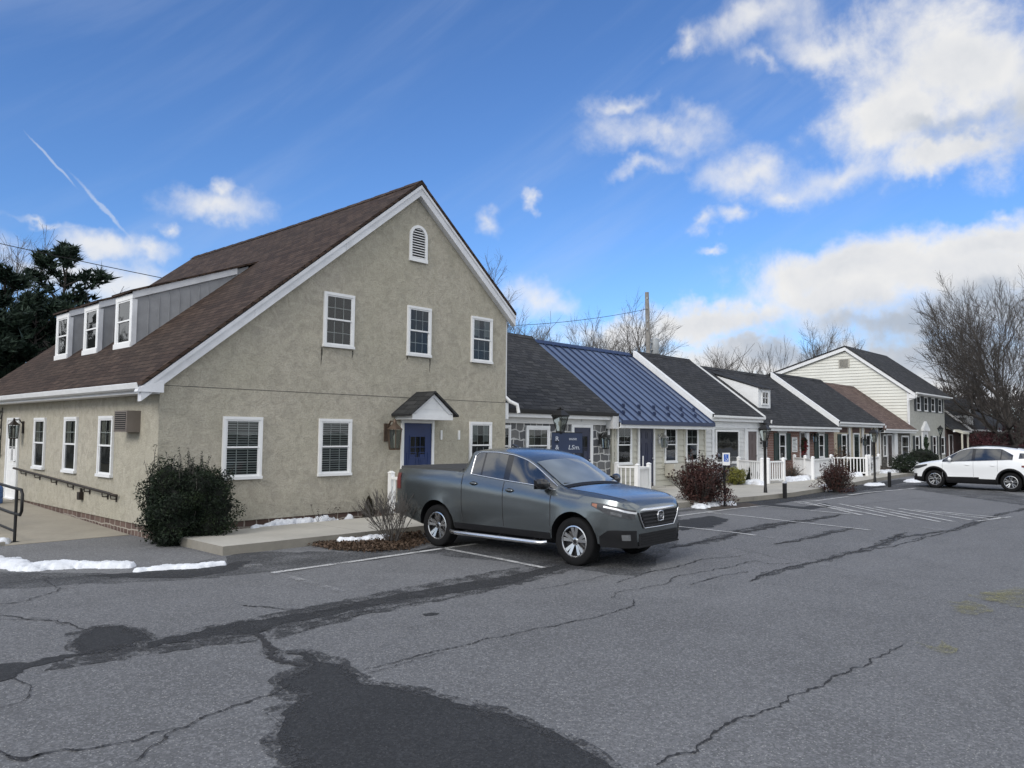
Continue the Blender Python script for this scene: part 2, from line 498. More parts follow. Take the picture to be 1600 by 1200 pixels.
M['crack'] = plain('crack_dark', (.022, .022, .024), .95, 0, .3, 20)
M['old_asphalt'] = mat_asphalt('old_asphalt', (.168, .169, .171), (.25, .25, .25), .5)
M['line'] = mat_worn('line_paint', (.55, .55, .54), 2.2, .40, .56)
M['line_faint'] = mat_worn('line_paint_faint', (.36, .36, .36), 2.5, .5, .66)
M['moss'] = mat_worn('moss_growth', (.25, .235, .10), 4.5, .46, .74, .95, 55)
M['damp'] = mat_worn('damp_asphalt', (.058, .06, .064), 1.1, .40, .72, .85, 26)
M['seal_worn'] = mat_worn('worn_seal', (.040, .041, .044), 3.0, .49, .60, .9, 42)
M['snow'] = plain('snow', (.74, .76, .79), .7, 0, .12, 7, fine=.25, bmp=.9)
M['soil'] = plain('soil', (.055, .042, .032), .95, 0, .4, 9, fine=.4, bmp=.6)
M['bark'] = plain('bark', (.085, .072, .06), .95, 0, .3, 6, fine=.5, bmp=.5)
M['bark_dark'] = plain('bark_dark', (.068, .059, .052), .95, 0, .3, 6, fine=.5, bmp=.5)
M['twig'] = plain('twig', (.095, .086, .078), .95, 0, .3, 3)
M['yew'] = mat_leaf('yew_needles', [(.004, .008, .004), (.008, .016, .007), (.02, .031, .011)], 2.5)
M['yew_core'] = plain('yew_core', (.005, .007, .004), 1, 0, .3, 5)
M['cone_brown'] = mat_leaf('cone_brown', [(.012, .011, .006), (.03, .024, .014), (.055, .042, .026)], 4)
M['pine'] = mat_leaf('pine_needles', [(.010, .020, .014), (.020, .036, .024), (.036, .058, .034)], 1.2)
M['maroon'] = mat_leaf('maroon_leaves', [(.018, .009, .008), (.040, .016, .014), (.085, .04, .03)], 5)
M['lime'] = mat_leaf('lime_leaves', [(.06, .065, .012), (.14, .14, .028), (.22, .2, .05)], 6)
M['burgundy'] = mat_leaf('burgundy_leaves', [(.022, .008, .010), (.055, .016, .020), (.10, .03, .034)], 3)
M['dead_leaf'] = mat_leaf('dead_leaves', [(.030, .021, .014), (.072, .047, .031), (.15, .10, .068)], 14)
M['wood_far'] = mat_leaf('far_twigs', [(.035, .031, .03), (.055, .048, .046), (.08, .068, .062)], .2)
M['wood_pole'] = plain('pole_wood', (.27, .255, .235), .9, 0, .25, 4, fine=.4)
M['grey_can'] = plain('transformer_grey', (.40, .42, .43), .45, .2, .06, 3)
M['blue_water'] = plain('blue_plastic', (.05, .14, .38), .15, 0, .12, 6, coat=.6)
M['sign_blue'] = plain('sign_blue', (.012, .022, .055), .5, 0, .12, 3)
M['sign_handicap'] = plain('sign_handicap_blue', (.02, .10, .42), .4, 0, .05, 3)
M['sign_white'] = plain('sign_white', (.72, .72, .7), .5, 0, .06, 8)
M['letter_pale'] = plain('letter_pale', (.42, .45, .5), .5, 0, .1, 8)
M['letter_dark'] = plain('letter_dark', (.03, .03, .03), .5, 0, .1, 8)
M['ac_brown'] = plain('ac_brown', (.17, .145, .125), .5, .1, .12, 4)
M['ac_tan'] = plain('ac_tan', (.44, .42, .36), .5, .1, .08, 4)
M['wreath'] = mat_leaf('wreath_green', [(.01, .02, .01), (.02, .04, .02), (.04, .06, .03)], 12)
M['red_cloth'] = plain('red_cloth', (.16, .012, .016), .7, 0, .2, 8)
M['grass'] = plain('winter_grass', (.085, .075, .042), .95, 0, .3, .4, fine=.5)
M['paint_grey'] = mat_paint('paint_grey', (.132, .148, .154), .0, .75, .23)
M['paint_white'] = mat_paint('paint_white', (.78, .79, .79), .02, 0, .3)
M['rubber'] = plain('rubber', (.008, .008, .0085), .85, 0, .2, 9, bmp=.2, spec=.2)
M['black_trim'] = plain('black_trim', (.009, .009, .010), .6, 0, .15, 5, spec=.25)
M['dark_gloss'] = plain('dark_gloss', (.008, .008, .009), .15, 0, .1, 3, coat=.5)
M['chrome'] = plain('chrome', (.68, .68, .69), .24, 1, .03, 4)
M['chrome_satin'] = plain('chrome_satin', (.62, .62, .63), .5, .9, .05, 4)
M['rim_silver'] = plain('rim_silver', (.62, .62, .62), .25, .95, .04, 4)
M['rim_dark'] = plain('rim_dark', (.03, .03, .032), .35, .5, .1, 4)
M['lens'] = plain('lamp_lens', (.16, .165, .17), .1, .3, .25, 18, coat=1)
M['lens_dark'] = plain('lamp_lens_smoked', (.06, .062, .066), .45, 0, .3, 14, spec=.2)
M['amber'] = plain('amber_lens', (.26, .10, .05), .2, 0, .1, 9, coat=1)
M['tail_red'] = plain('tail_red', (.12, .006, .010), .15, 0, .15, 9, coat=1)
M['bed_cover'] = plain('bed_cover_vinyl', (.03, .03, .03), .65, 0, .15, 3, bmp=.1)


def car_glass(name, col, refl=1.0):
    m, nt, b, L = newmat(name)
    L(ramp(nt, noise(nt, objco(nt), 1.1, 2, .5), [(.35, tuple(c * .6 for c in col)), (.65, tuple(c * 1.4 for c in col))]), b.inputs['Base Color'])
    b.inputs['Roughness'].default_value = .03; b.inputs['IOR'].default_value = 1.6
    b.inputs['Coat Weight'].default_value = refl; b.inputs['Coat Roughness'].default_value = .01; b.inputs['Coat IOR'].default_value = 1.7
    return m


M['car_glass'] = car_glass('car_glass', (.012, .014, .015))
M['windscreen'] = car_glass('windscreen_glass', (.17, .185, .18), .5)
# ------------------------------------------------------------------ sky, clouds, sun
SUN_EL, SUN_DIR = math.radians(34), np.array([-.96, -.18])    # where the light comes from (over the left shoulder)
SUN_DIR = SUN_DIR / np.linalg.norm(SUN_DIR)
SKY_TINT = (.585, .77, 1.0)
w = bpy.data.worlds.new("World"); SC.world = w; w.use_nodes = True
nt = w.node_tree; L = nt.links.new; nt.nodes.clear()
wo = N(nt, 'ShaderNodeOutputWorld'); bg = N(nt, 'ShaderNodeBackground'); bg.inputs['Strength'].default_value = .12
sky = N(nt, 'ShaderNodeTexSky', sky_type='NISHITA'); sky.sun_disc = False
sky.sun_elevation = SUN_EL; sky.sun_rotation = math.atan2(SUN_DIR[0], SUN_DIR[1])
sky.altitude = 150; sky.air_density = 1.0; sky.dust_density = .15; sky.ozone_density = 4.0
D = N(nt, 'ShaderNodeTexCoord').outputs['Generated']
nrm = N(nt, 'ShaderNodeVectorMath', operation='NORMALIZE'); L(D, nrm.inputs[0]); D = nrm.outputs[0]


def wnoise(scale, detail, rough, dist=0.0, vec=None):
    return noise(nt, vec if vec is not None else D, scale, detail, rough, dist)


# the direction is warped a little so that cloud outlines billow
def warp(scale, amt, detail):
    n = N(nt, 'ShaderNodeTexNoise', i_Scale=scale, i_Detail=detail, i_Roughness=.6); L(D, n.inputs['Vector'])
    s = N(nt, 'ShaderNodeVectorMath', operation='SUBTRACT'); L(n.outputs['Color'], s.inputs[0]); s.inputs[1].default_value = (.5, .5, .5)
    k = N(nt, 'ShaderNodeVectorMath', operation='SCALE'); L(s.outputs[0], k.inputs[0]); k.inputs['Scale'].default_value = amt
    return k.outputs[0]


def vadd(a, b):
    n = N(nt, 'ShaderNodeVectorMath', operation='ADD'); L(a, n.inputs[0]); L(b, n.inputs[1]); return n.outputs[0]


DW = vadd(vadd(D, warp(7, .10, 5)), warp(26, .035, 4))


def blob(x, y, rx, ry, rot=0, vec=None):
    """0..1 fall-off round a direction of the sky; sizes in degrees-like picture units"""
    c = ray(x, y); ln = np.linalg.norm(c); c = c / ln
    a = np.cross(c, (0, 0, 1.0)); a /= np.linalg.norm(a); b = np.cross(a, c)
    t = math.radians(rot); a2 = a * math.cos(t) + b * math.sin(t); b2 = -a * math.sin(t) + b * math.cos(t)
    R = Matrix((a2, b2, np.cross(a2, b2))).transposed()
    mp = N(nt, 'ShaderNodeMapping', vector_type='TEXTURE')
    mp.inputs['Location'].default_value = c; mp.inputs['Rotation'].default_value = R.to_euler('XYZ')
    s = FPX * ln
    mp.inputs['Scale'].default_value = (rx / s, ry / s, .6)
    L(vec if vec is not None else DW, mp.inputs['Vector'])
    le = N(nt, 'ShaderNodeVectorMath', operation='LENGTH'); L(mp.outputs[0], le.inputs[0])
    return math_(nt, 'SUBTRACT', 1.0, le.outputs['Value'])


def union(lst):
    o = None
    for args in lst:
        wt = args[5] if len(args) > 5 else 1.0
        v = math_(nt, 'MULTIPLY_ADD', blob(*args[:5]), 1.0, 0.0)
        v = math_(nt, 'ADD', v, wt - 1.0) if wt != 1 else v
        if o is None: o = v
        else:
            o = math_(nt, 'SMOOTH_MAX', o, v, .25)
    return o


thick = union([(1500, 90, 230, 130, -20), (1400, 180, 150, 75, 0), (1480, 225, 140, 55, 10), (1590, 140, 190, 140, 0),
               (1500, 425, 360, 75, -3), (1330, 420, 190, 62, 8), (1560, 375, 200, 50, 0), (1330, 470, 220, 60, 0), (1450, 510, 330, 55, 0), (1110, 505, 190, 46, 0), (1560, 480, 330, 90, 0),
               (985, 520, 90, 36, 0), (1400, 565, 330, 60, 0), (1180, 560, 220, 44, 0), (1600, 580, 260, 80, 0), (1380, 590, 300, 60, 0)])
thin = union([(1180, 40, 160, 52, 5, .82), (1270, 70, 110, 50, 0, .9), (1070, 70, 70, 34, 25, .7), (1190, 110, 110, 30, -25, .62),
              (1035, 200, 120, 50, -12, .9), (985, 150, 66, 28, -10, .85), (1015, 255, 74, 28, 12, .88), (1080, 180, 70, 40, -20, .66),
              (1185, 275, 110, 52, -5, 1.0), (1320, 275, 105, 50, 5, 1.0), (1240, 300, 80, 30, 0, .8), (1095, 350, 48, 26, 0, .75), (1150, 336, 34, 26, 20, .8), (1105, 388, 30, 13, 0, .8),
              (840, 475, 95, 44, -4, 1.0), (930, 525, 130, 42, 0, .95), (340, 315, 82, 34, 0, 1.08), (352, 290, 28, 26, 0, 1.0), (262, 355, 24, 22, -40, .75), (760, 345, 44, 34, 0, .62), (828, 303, 24, 22, -30, .62),
              (165, 382, 88, 30, 2, 1.0), (235, 392, 66, 34, -8, .85), (120, 432, 190, 52, 0, .92), (40, 420, 130, 46, 0, .8), (210, 455, 150, 60, 0, 1.0), (60, 350, 120, 16, 0, .52), (1560, 325, 40, 22, 0, .7)])
nA = wnoise(9, 9, .6, .3); nB = wnoise(34, 6, .62, .2)
nn = math_(nt, 'MULTIPLY_ADD', math_(nt, 'SUBTRACT', nA, .5), 1.45, math_(nt, 'MULTIPLY', math_(nt, 'SUBTRACT', nB, .5), .38))


def sstep(v, lo, hi):
    m = N(nt, 'ShaderNodeMapRange', interpolation_type='SMOOTHSTEP'); L(v, m.inputs[0])
    m.inputs['From Min'].default_value = lo; m.inputs['From Max'].default_value = hi
    return m.outputs[0]


dthick = sstep(math_(nt, 'ADD', thick, nn), -.02, .72)
dthin = math_(nt, 'MULTIPLY', sstep(math_(nt, 'ADD', math_(nt, 'MULTIPLY', thin, 1.1), math_(nt, 'MULTIPLY', nn, 1.15)), -.08, 1.12), .86)
# unseen clouds added brighter than the visible ones, for scene light and reflections
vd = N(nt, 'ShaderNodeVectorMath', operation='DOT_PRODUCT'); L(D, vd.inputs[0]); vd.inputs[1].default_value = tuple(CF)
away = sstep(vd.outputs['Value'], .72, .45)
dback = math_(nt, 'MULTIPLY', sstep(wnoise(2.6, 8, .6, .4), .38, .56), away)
# high cirrus streaks
mp = N(nt, 'ShaderNodeMapping'); ax = ray(300, 300) - ray(520, 150)
t = math.radians(33)
rr, uu = CR, CU
R = Matrix((rr * math.cos(t) + uu * math.sin(t), -rr * math.sin(t) + uu * math.cos(t), np.cross(rr, uu)))
mp2 = N(nt, 'ShaderNodeMapping'); mp2.inputs['Rotation'].default_value = R.to_euler('XYZ'); L(D, mp2.inputs['Vector'])
mp.inputs['Scale'].default_value = (1.1, 7.5, 1.5); L(mp2.outputs[0], mp.inputs['Vector'])
ci = noise(nt, mp.outputs[0], 1.9, 7, .55, .35)
cirrus = math_(nt, 'MULTIPLY', sstep(ci, .40, .88), .30)
# a jet's trail breaking up
tr = math_(nt, 'SMOOTH_MAX', blob(80, 250, 62, 2.6, -44.5, vadd(D, warp(60, .004, 3))), blob(163, 326, 74, 4.2, -46, vadd(D, warp(40, .010, 4))), .05)
trail = math_(nt, 'MULTIPLY', sstep(math_(nt, 'MULTIPLY_ADD', math_(nt, 'SUBTRACT', nB, .5), .7, tr), .0, .7), .42)
# cloud shade: bright rims and tops, grey thick bases
up = N(nt, 'ShaderNodeVectorMath', operation='ADD'); L(D, up.inputs[0]); up.inputs[1].default_value = tuple(-.022 * np.array([.2, .1, 1.0]))
nA2 = noise(nt, up.outputs[0], 9, 6, .6, .3)
lit = math_(nt, 'MULTIPLY_ADD', math_(nt, 'SUBTRACT', nA, nA2), 1.7, .5, clamp=True)
core = sstep(math_(nt, 'ADD', thick, math_(nt, 'MULTIPLY', nn, .6)), .22, .95)
bank = sstep(union([(1440, 520, 420, 62, 0), (1590, 470, 260, 52, 0), (1250, 540, 200, 40, 0), (1590, 560, 320, 50, 0), (1600, 190, 130, 90, 0, .8), (1480, 190, 150, 40, 0, .8)]), .05, .75)
shade = math_(nt, 'SUBTRACT', math_(nt, 'MULTIPLY_ADD', lit, .30, .86), math_(nt, 'MULTIPLY_ADD', bank, .30, math_(nt, 'MULTIPLY', core, .19)))
WHITE = 5.6
cloudcol = ramp(nt, shade, [(.36, (.40, .495, .635)), (.60, (.58, .63, .71)), (.84, (.84, .855, .885)), (1.0, (.965, .96, .95))])
k = N(nt, 'ShaderNodeVectorMath', operation='SCALE'); L(cloudcol, k.inputs[0]); k.inputs['Scale'].default_value = WHITE
skc = N(nt, 'ShaderNodeVectorMath', operation='MULTIPLY'); L(sky.outputs[0], skc.inputs[0]); skc.inputs[1].default_value = SKY_TINT
hi = (.80 * WHITE, .86 * WHITE, .95 * WHITE)
c = mixc(nt, cirrus, skc.outputs[0], (.62 * WHITE, .72 * WHITE, .92 * WHITE))
c = mixc(nt, trail, c, hi)
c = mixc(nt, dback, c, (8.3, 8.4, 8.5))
c = mixc(nt, dthin, c, k.outputs[0])
c = mixc(nt, dthick, c, k.outputs[0])
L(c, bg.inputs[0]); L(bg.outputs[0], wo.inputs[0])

sd = bpy.data.lights.new("sun", 'SUN'); sd.energy = 1.5; sd.angle = math.radians(26); sd.color = (1, .96, .9)
so = bpy.data.objects.new("sun", sd); COL.objects.link(so)
dirv = Vector((SUN_DIR[0] * math.cos(SUN_EL), SUN_DIR[1] * math.cos(SUN_EL), math.sin(SUN_EL)))
so.rotation_euler = dirv.to_track_quat('Z', 'Y').to_euler()
so.location = (-20, -20, 40)
vs = SC.view_settings; vs.view_transform = 'Standard'; vs.look = 'None'; vs.exposure = 0.45; vs.gamma = 1.0
SC.cycles.max_bounces = 6; SC.cycles.transparent_max_bounces = 12
SC.cycles.caustics_reflective = False; SC.cycles.caustics_refractive = False
# ------------------------------------------------------------------ ground, paving, markings
def structure(mb, name, mat, **kw):
    o = mb.build(name, mat, **kw); o['kind'] = 'structure'; return o


b = MB(); n = 24
gx = np.linspace(-700, 900, n); gy = np.linspace(-700, 900, n)
for i in range(n - 1):
    for j in range(n - 1):
        b.quad((gx[i], gy[j], -.03), (gx[i + 1], gy[j], -.03), (gx[i + 1], gy[j + 1], -.03), (gx[i], gy[j + 1], -.03))
structure(b, 'ground', M['grass'])
b = MB(); b.box(-60, -60, -.02, 110, 27, 0)
structure(b, 'parking_lot', M['asphalt'])


def ribbon(mb, pts, w, z, jit=.0, step=.12, taper=False, mi=0):
    """a thin winding strip lying on the ground"""
    P = [np.array(p[:2], float) for p in pts]; Q = [P[0]]
    for a, c in zip(P[:-1], P[1:]):
        k = max(1, int(np.linalg.norm(c - a) / step))
        for i in range(1, k + 1): Q.append(a + (c - a) * i / k)
    Q = np.array(Q)
    if jit:
        k = len(Q); off = np.zeros(k)
        for wl, am in ((9, 1.0), (4, .6), (2, .5)):
            ks = max(2, k // wl + 2); off += am * np.interp(np.linspace(0, ks - 1, k), np.arange(ks), rng.normal(0, 1, ks))
        t = np.gradient(Q, axis=0); t /= np.linalg.norm(t, axis=1)[:, None] + 1e-9
        Q = Q + np.stack([-t[:, 1], t[:, 0]], 1) * (off * jit)[:, None]
    t = np.gradient(Q, axis=0); t /= np.linalg.norm(t, axis=1)[:, None] + 1e-9
    nn = np.stack([-t[:, 1], t[:, 0]], 1)
    k = len(Q); ww = np.full(k, w)
    if jit: ww = w * np.clip(rng.normal(1, .45, k), .25, 2.2)
    if taper: ww = ww * np.clip(np.minimum(np.arange(k), np.arange(k)[::-1]) / 6, .1, 1)
    A = np.c_[Q - nn * ww[:, None] / 2, np.full(k, z)]; B = np.c_[Q + nn * ww[:, None] / 2, np.full(k, z)]
    mb.add(np.r_[A, B], [(i, i + 1, k + i + 1, k + i) for i in range(k - 1)], mi)


def crack(mb, pts, w, j):
    """a jagged crack: a main line that wanders, with hairline branches"""
    P = [np.array(p[:2], float) for p in pts]
    for k in range(7):
        if max(np.linalg.norm(b_ - a) for a, b_ in zip(P[:-1], P[1:])) < .035: break
        Q = [P[0]]
        for a, b_ in zip(P[:-1], P[1:]):
            d = b_ - a; l = np.linalg.norm(d)
            if l > .03:
                n_ = np.array((-d[1], d[0])); Q.append((a + b_) / 2 + n_ * rng.normal(0, .085) * min(1, .35 / l if l > .35 else 1))
            Q.append(b_)
        P = Q
    ribbon(mb, P, w, .008, 0, 1, True)
    A = np.array(P); t = np.gradient(A, axis=0); t /= np.linalg.norm(t, axis=1)[:, None] + 1e-9; n_ = np.stack([-t[:, 1], t[:, 0]], 1)
    k = len(A); ww = np.clip(rng.lognormal(0, .55, k), .2, 3) * w * np.clip(np.minimum(np.arange(k), np.arange(k)[::-1]) / 5, .15, 1)
    mb.v[-2 * k:-k] = [tuple(map(float, (p[0], p[1], .008))) for p in A - n_ * ww[:, None] / 2]; mb.v[-k:] = [tuple(map(float, (p[0], p[1], .008))) for p in A + n_ * ww[:, None] / 2]
    L_ = np.sum(np.linalg.norm(np.diff(A, axis=0), axis=1))
    for i in range(int(L_ * .9)):
        q_ = rng.integers(0, k); d = t[q_] * rng.choice([-1, 1]) + n_[q_] * rng.normal(0, .7); d /= np.linalg.norm(d); l = rng.uniform(.1, .5); B = [A[q_]]
        for m in range(6): d = d + rng.normal(0, .35, 2); d /= np.linalg.norm(d); B.append(B[-1] + d * l / 6)
        ribbon(mb, B, w * .4, .0085, 0, 1, True)


def G(pts, z=0.0): return [atZ(x, y, z) for x, y in pts]


def sheet(mb, pts, z, jit=.03, step=.10, mi=0):
    P = [np.array(p[:2]) for p in pts]; Q = []
    for a, c in zip(P, P[1:] + P[:1]):
        k = max(1, int(np.linalg.norm(c - a) / step))
        for i in range(k): Q.append(a + (c - a) * i / k + rng.normal(0, jit, 2) * (1 if k > 1 else .3))
    bm = bmesh.new(); vs = [bm.verts.new((p[0], p[1], z)) for p in Q]
    from mathutils.geometry import tessellate_polygon
    tri = tessellate_polygon([[Vector((p[0], p[1], 0)) for p in Q]])
    bm.free()
    fs = []
    for t in tri:
        a, c, d = (Q[i] for i in t)
        fs.append(t if (c[0] - a[0]) * (d[1] - a[1]) - (c[1] - a[1]) * (d[0] - a[0]) > 0 else t[::-1])
    mb.add([(p[0], p[1], z) for p in Q], fs, mi)


b = MB()
sheet(b, G([(445, 1021), (480, 1019), (500, 1032), (530, 1037), (555, 1052), (562, 1068), (595, 1072), (650, 1080), (700, 1094), (750, 1109), (790, 1116), (830, 1132), (875, 1145), (900, 1163), (935, 1185), (968, 1203), (990, 1240), (470, 1240), (452, 1197), (430, 1155), (442, 1130), (447, 1110), (470, 1090), (450, 1080), (430, 1065), (467, 1050), (490, 1040), (472, 1026)]), .004, .018, .06)
sheet(b, G([(118, 996), (150, 981), (190, 978), (222, 988), (236, 998), (214, 1003), (205, 1012), (170, 1019), (125, 1024), (112, 1010)]), .004, .018, .06)
sheet(b, G([(230, 1004), (300, 989), (360, 974), (430, 965), (500, 954), (560, 940), (640, 925), (720, 911), (800, 899), (860, 885), (910, 873), (910, 880), (862, 894), (800, 912), (720, 925), (640, 937), (560, 951), (500, 965), (430, 978), (400, 992), (340, 992), (280, 1003), (232, 1012)]), .004, .022, .06)
sheet(b, G([(-30, 1046), (0, 1038), (50, 1035), (100, 1022), (125, 1022), (100, 1030), (40, 1045), (22, 1060), (0, 1066), (-30, 1070)]), .004, .02, .06)
sheet(b, G([(660, 960), (675, 957), (686, 959), (678, 962), (664, 963)]), .004, .01, .05)
# the worn strip of fresh seal along the stalls
sheet(b, G([(205, 893), (352, 884), (372, 878), (395, 876), (360, 893), (300, 903), (225, 904), (100, 900), (-20, 905), (-20, 893)]), .004, .03, .1)
sheet(b, G([(1060, 829), (1110, 824), (1140, 812), (1112, 806), (1060, 813)]), .004, .03, .1)
sheet(b, G([(1145, 771), (1200, 777), (1250, 769), (1330, 760), (1405, 749), (1435, 750), (1330, 770), (1270, 778), (1210, 788), (1255, 792), (1290, 786), (1300, 790), (1265, 797), (1180, 790), (1150, 786)]), .004, .03, .1)
structure(b, 'tar_patch', M['tar'])
CR_ = []
b = MB()
for pts, w_, j in [
    ([(195, 1199), (225, 1178), (260, 1155), (275, 1140), (320, 1120), (380, 1100), (430, 1085), (458, 1068)], .022, .02),
    ([(555, 1052), (620, 1035), (680, 1018), (760, 998), (800, 992), (850, 981), (900, 970), (950, 960), (990, 947), (990, 937)], .02, .02),
    ([(990, 937), (955, 935), (960, 926), (1000, 921), (1050, 908)], .016, .02),
    ([(560, 1056), (600, 1046), (660, 1028), (700, 1018)], .012, .02),
    ([(-20, 1165), (12, 1182), (40, 1190), (60, 1180), (100, 1172), (170, 1165), (240, 1145), (275, 1138)], .02, .02),
    ([(0, 1180), (40, 1186), (90, 1174)], .03, .02),
    ([(10, 1058), (30, 1065), (48, 1078), (42, 1092), (10, 1104), (-10, 1112)], .014, .012),
    ([(-30, 960), (0, 962), (40, 968), (90, 970), (120, 982), (140, 985)], .025, .02),
    ([(-10, 968), (60, 966), (110, 978)], .014, .02),
    ([(235, 1010), (330, 1000), (400, 992)], .02, .02), ([(120, 1024), (200, 1018), (300, 1008), (390, 1003), (420, 1006)], .014, .02),
    ([(395, 988), (410, 1000), (425, 1020), (438, 1034), (470, 1041), (490, 1040)], .07, .02),
    ([(400, 990), (480, 975), (560, 958), (640, 945), (720, 930)], .02, .03), ([(430, 1000), (470, 988), (520, 970), (600, 955)], .012, .02),
    ([(372, 945), (410, 948), (445, 953), (462, 951)], .03, .02), ([(462, 951), (490, 957), (560, 945)], .014, .02),
    ([(1005, 1199), (1040, 1186), (1090, 1175), (1110, 1150), (1160, 1122), (1220, 1105), (1230, 1097), (1290, 1068), (1330, 1045), (1360, 1030), (1412, 1006)], .021, .018),
    ([(1170, 909), (1187, 900), (1221, 890), (1262, 881), (1300, 872), (1337, 862), (1375, 851), (1412, 840), (1450, 834), (1487, 829), (1525, 815), (1562, 804), (1610, 793)], .045, .05),
    ([(1340, 864), (1400, 853), (1440, 843), (1470, 834)], .035, .06), ([(1375, 846), (1400, 838), (1420, 832)], .05, .05), ([(1425, 845), (1500, 828), (1560, 805)], .03, .05),
    ([(1045, 910), (1050, 905), (1075, 898), (1112, 892), (1150, 885), (1180, 877), (1202, 882), (1250, 880)], .024, .03),
    ([(1075, 915), (1120, 902), (1170, 893)], .024, .04), ([(1170, 912), (1230, 915), (1290, 925)], .012, .02),
    ([(1007, 896), (1040, 890), (1075, 881), (1120, 872), (1160, 868)], .03, .04), ([(960, 912), (1000, 900), (1020, 893)], .02, .03), ([(830, 922), (900, 909), (960, 898)], .014, .03),
    ([(1050, 857), (1080, 850), (1112, 844), (1150, 834), (1187, 827), (1232, 817), (1270, 812), (1315, 804)], .10, .06),
    ([(1210, 851), (1262, 842), (1300, 832), (1337, 825)], .055, .06), ([(1125, 834), (1200, 820), (1250, 813)], .05, .06),
    ([(620, 985), (660, 977), (700, 968)], .008, .01), ([(20, 905), (60, 900), (95, 920), (40, 940), (-10, 945)], .02, .03), ([(95, 920), (160, 905), (220, 900)], .02, .03),
    ([(1330, 790), (1420, 780), (1520, 775)], .03, .05), ([(1150, 858), (1250, 880), (1330, 893)], .012, .03),
]:
    CR_.append((G(pts), w_)); crack(b, G(pts), w_ * (.50 if w_ < .06 else .55), j)
structure(b, 'pavement_crack', M['crack'])
# worn seal and damp along the cracks, broken at its edges
b = MB()
for pts, w_ in CR_:
    if w_ >= .045: ribbon(b, pts, .05 + w_ * 2.2, .0065, .03, .12, True)
sheet(b, G([(100, 1025), (235, 1000), (330, 978), (440, 957), (560, 932), (720, 902), (905, 868), (1010, 850), (905, 890), (720, 934), (560, 962), (430, 1000), (320, 1010), (200, 1030), (60, 1052)]), .006, .03, .1)
for poly in ([(445, 1021), (480, 1019), (530, 1037), (562, 1068), (650, 1080), (750, 1109), (830, 1132), (900, 1163), (968, 1203), (985, 1240)], [(470, 1240), (452, 1197), (430, 1155), (442, 1130), (447, 1110), (470, 1090), (450, 1080), (430, 1065), (467, 1050), (490, 1040), (472, 1026)], [(118, 996), (150, 981), (190, 978), (222, 988), (236, 998), (205, 1012), (170, 1019), (125, 1024), (112, 1010), (118, 996)]): ribbon(b, G(poly), .16, .0062, .02, .1)
structure(b, 'seal_wear', M['seal_worn'])
b = MB()
sheet(b, G([(348, 868), (420, 862), (520, 862), (640, 860), (700, 850), (690, 858), (560, 878), (430, 893), (380, 898), (330, 905), (150, 912), (-60, 925), (-60, 893), (200, 898), (352, 886)]), .0055, .05, .2)
sheet(b, G([(640, 862), (1000, 900), (1060, 850), (1060, 800), (1140, 793), (1240, 784), (1320, 776), (1420, 764), (1600, 790), (1600, 775), (1460, 752), (1300, 765), (1170, 782), (1040, 800), (900, 820)]), .0055, .05, .3)
structure(b, 'damp_patch', M['damp'])
# lines of the stalls
b = MB()
for pts, w_ in [([(425, 896), (560, 877), (690, 858), (745, 850.5)], .11), ([(690, 857), (770, 872), (850, 888)], .10), ([(1050, 808), (1140, 796), (1191, 790.5)], .10),
                ([(1191, 790.5), (1263, 797.5), (1330, 804)], .08), ([(1105, 801), (1175, 808), (1234, 815), (1290, 821), (1360, 829)], .08), ([(1058, 823), (1142, 832), (1180, 837)], .09),
                ([(1326, 774), (1354, 770), (1395, 766.5), (1431, 763)], .12), ([(1240, 785), (1275, 783), (1326, 776)], .09)]:
    ribbon(b, G(pts), w_, .012)
for a, c in [((1247, 786), (1340, 800)), ((1255, 784.5), (1347, 805.5)), ((1277, 787), (1384, 808)), ((1311, 787.5), (1426, 812)), ((1337, 790), (1469, 816)), ((1367, 792.5), (1491, 815.5)), ((1405, 795), (1518, 813)), ((1428, 797), (1544, 811)), ((1458, 799), (1570, 810)), ((1525, 815), (1580, 808))]:
    ribbon(b, G([a, c]), .10, .012)
structure(b, 'parking_line', M['line'])
b = MB()
for pts, w_ in [([(428, 896), (480, 910), (535, 926)], .11), ([(1180, 837), (1211, 842)], .08), ([(1263, 817), (1330, 824), (1390, 831)], .08), ([(1418, 822), (1460, 828), (1497, 829)], .2), ([(1330, 776), (1470, 792)], .1), ([(1400, 768), (1560, 781)], .1), ([(1390, 782), (1500, 790)], .08), ([(190, 864), (225, 858), (250, 852)], .12), ([(225, 861), (262, 853)], .1), ([(95, 920), (118, 918)], .12), ([(380, 886), (410, 884)], .2), ([(1540, 972), (1570, 973)], .03)]:
    ribbon(b, G(pts), w_, .016)
structure(b, 'faded_line', M['line_faint'])
b = MB()
sheet(b, G([(1482, 950), (1500, 942), (1530, 944), (1550, 953), (1530, 962), (1500, 960)]), .012, .06, .1)
sheet(b, G([(1520, 932), (1560, 922), (1600, 920), (1650, 925), (1650, 955), (1600, 951), (1570, 944)]), .012, .06, .1)
sheet(b, G([(1440, 1012), (1470, 1003), (1490, 1012), (1470, 1024)]), .012, .06, .1)
mo = b.build('moss_growth', M['moss']); mo['kind'] = 'structure'
# older paving before the ramp
b = MB()
sheet(b, [(-9, 15.14), (-9, 11.7), (1.2, 11.55), (3.4, 11.45), (4.6, 11.0), (5.75, 11.5), (5.83, 13.6), (5.83, 15.14)], .005, .02, .2)
structure(b, 'old_paving', M['old_asphalt'])
# concrete walks
b = MB()


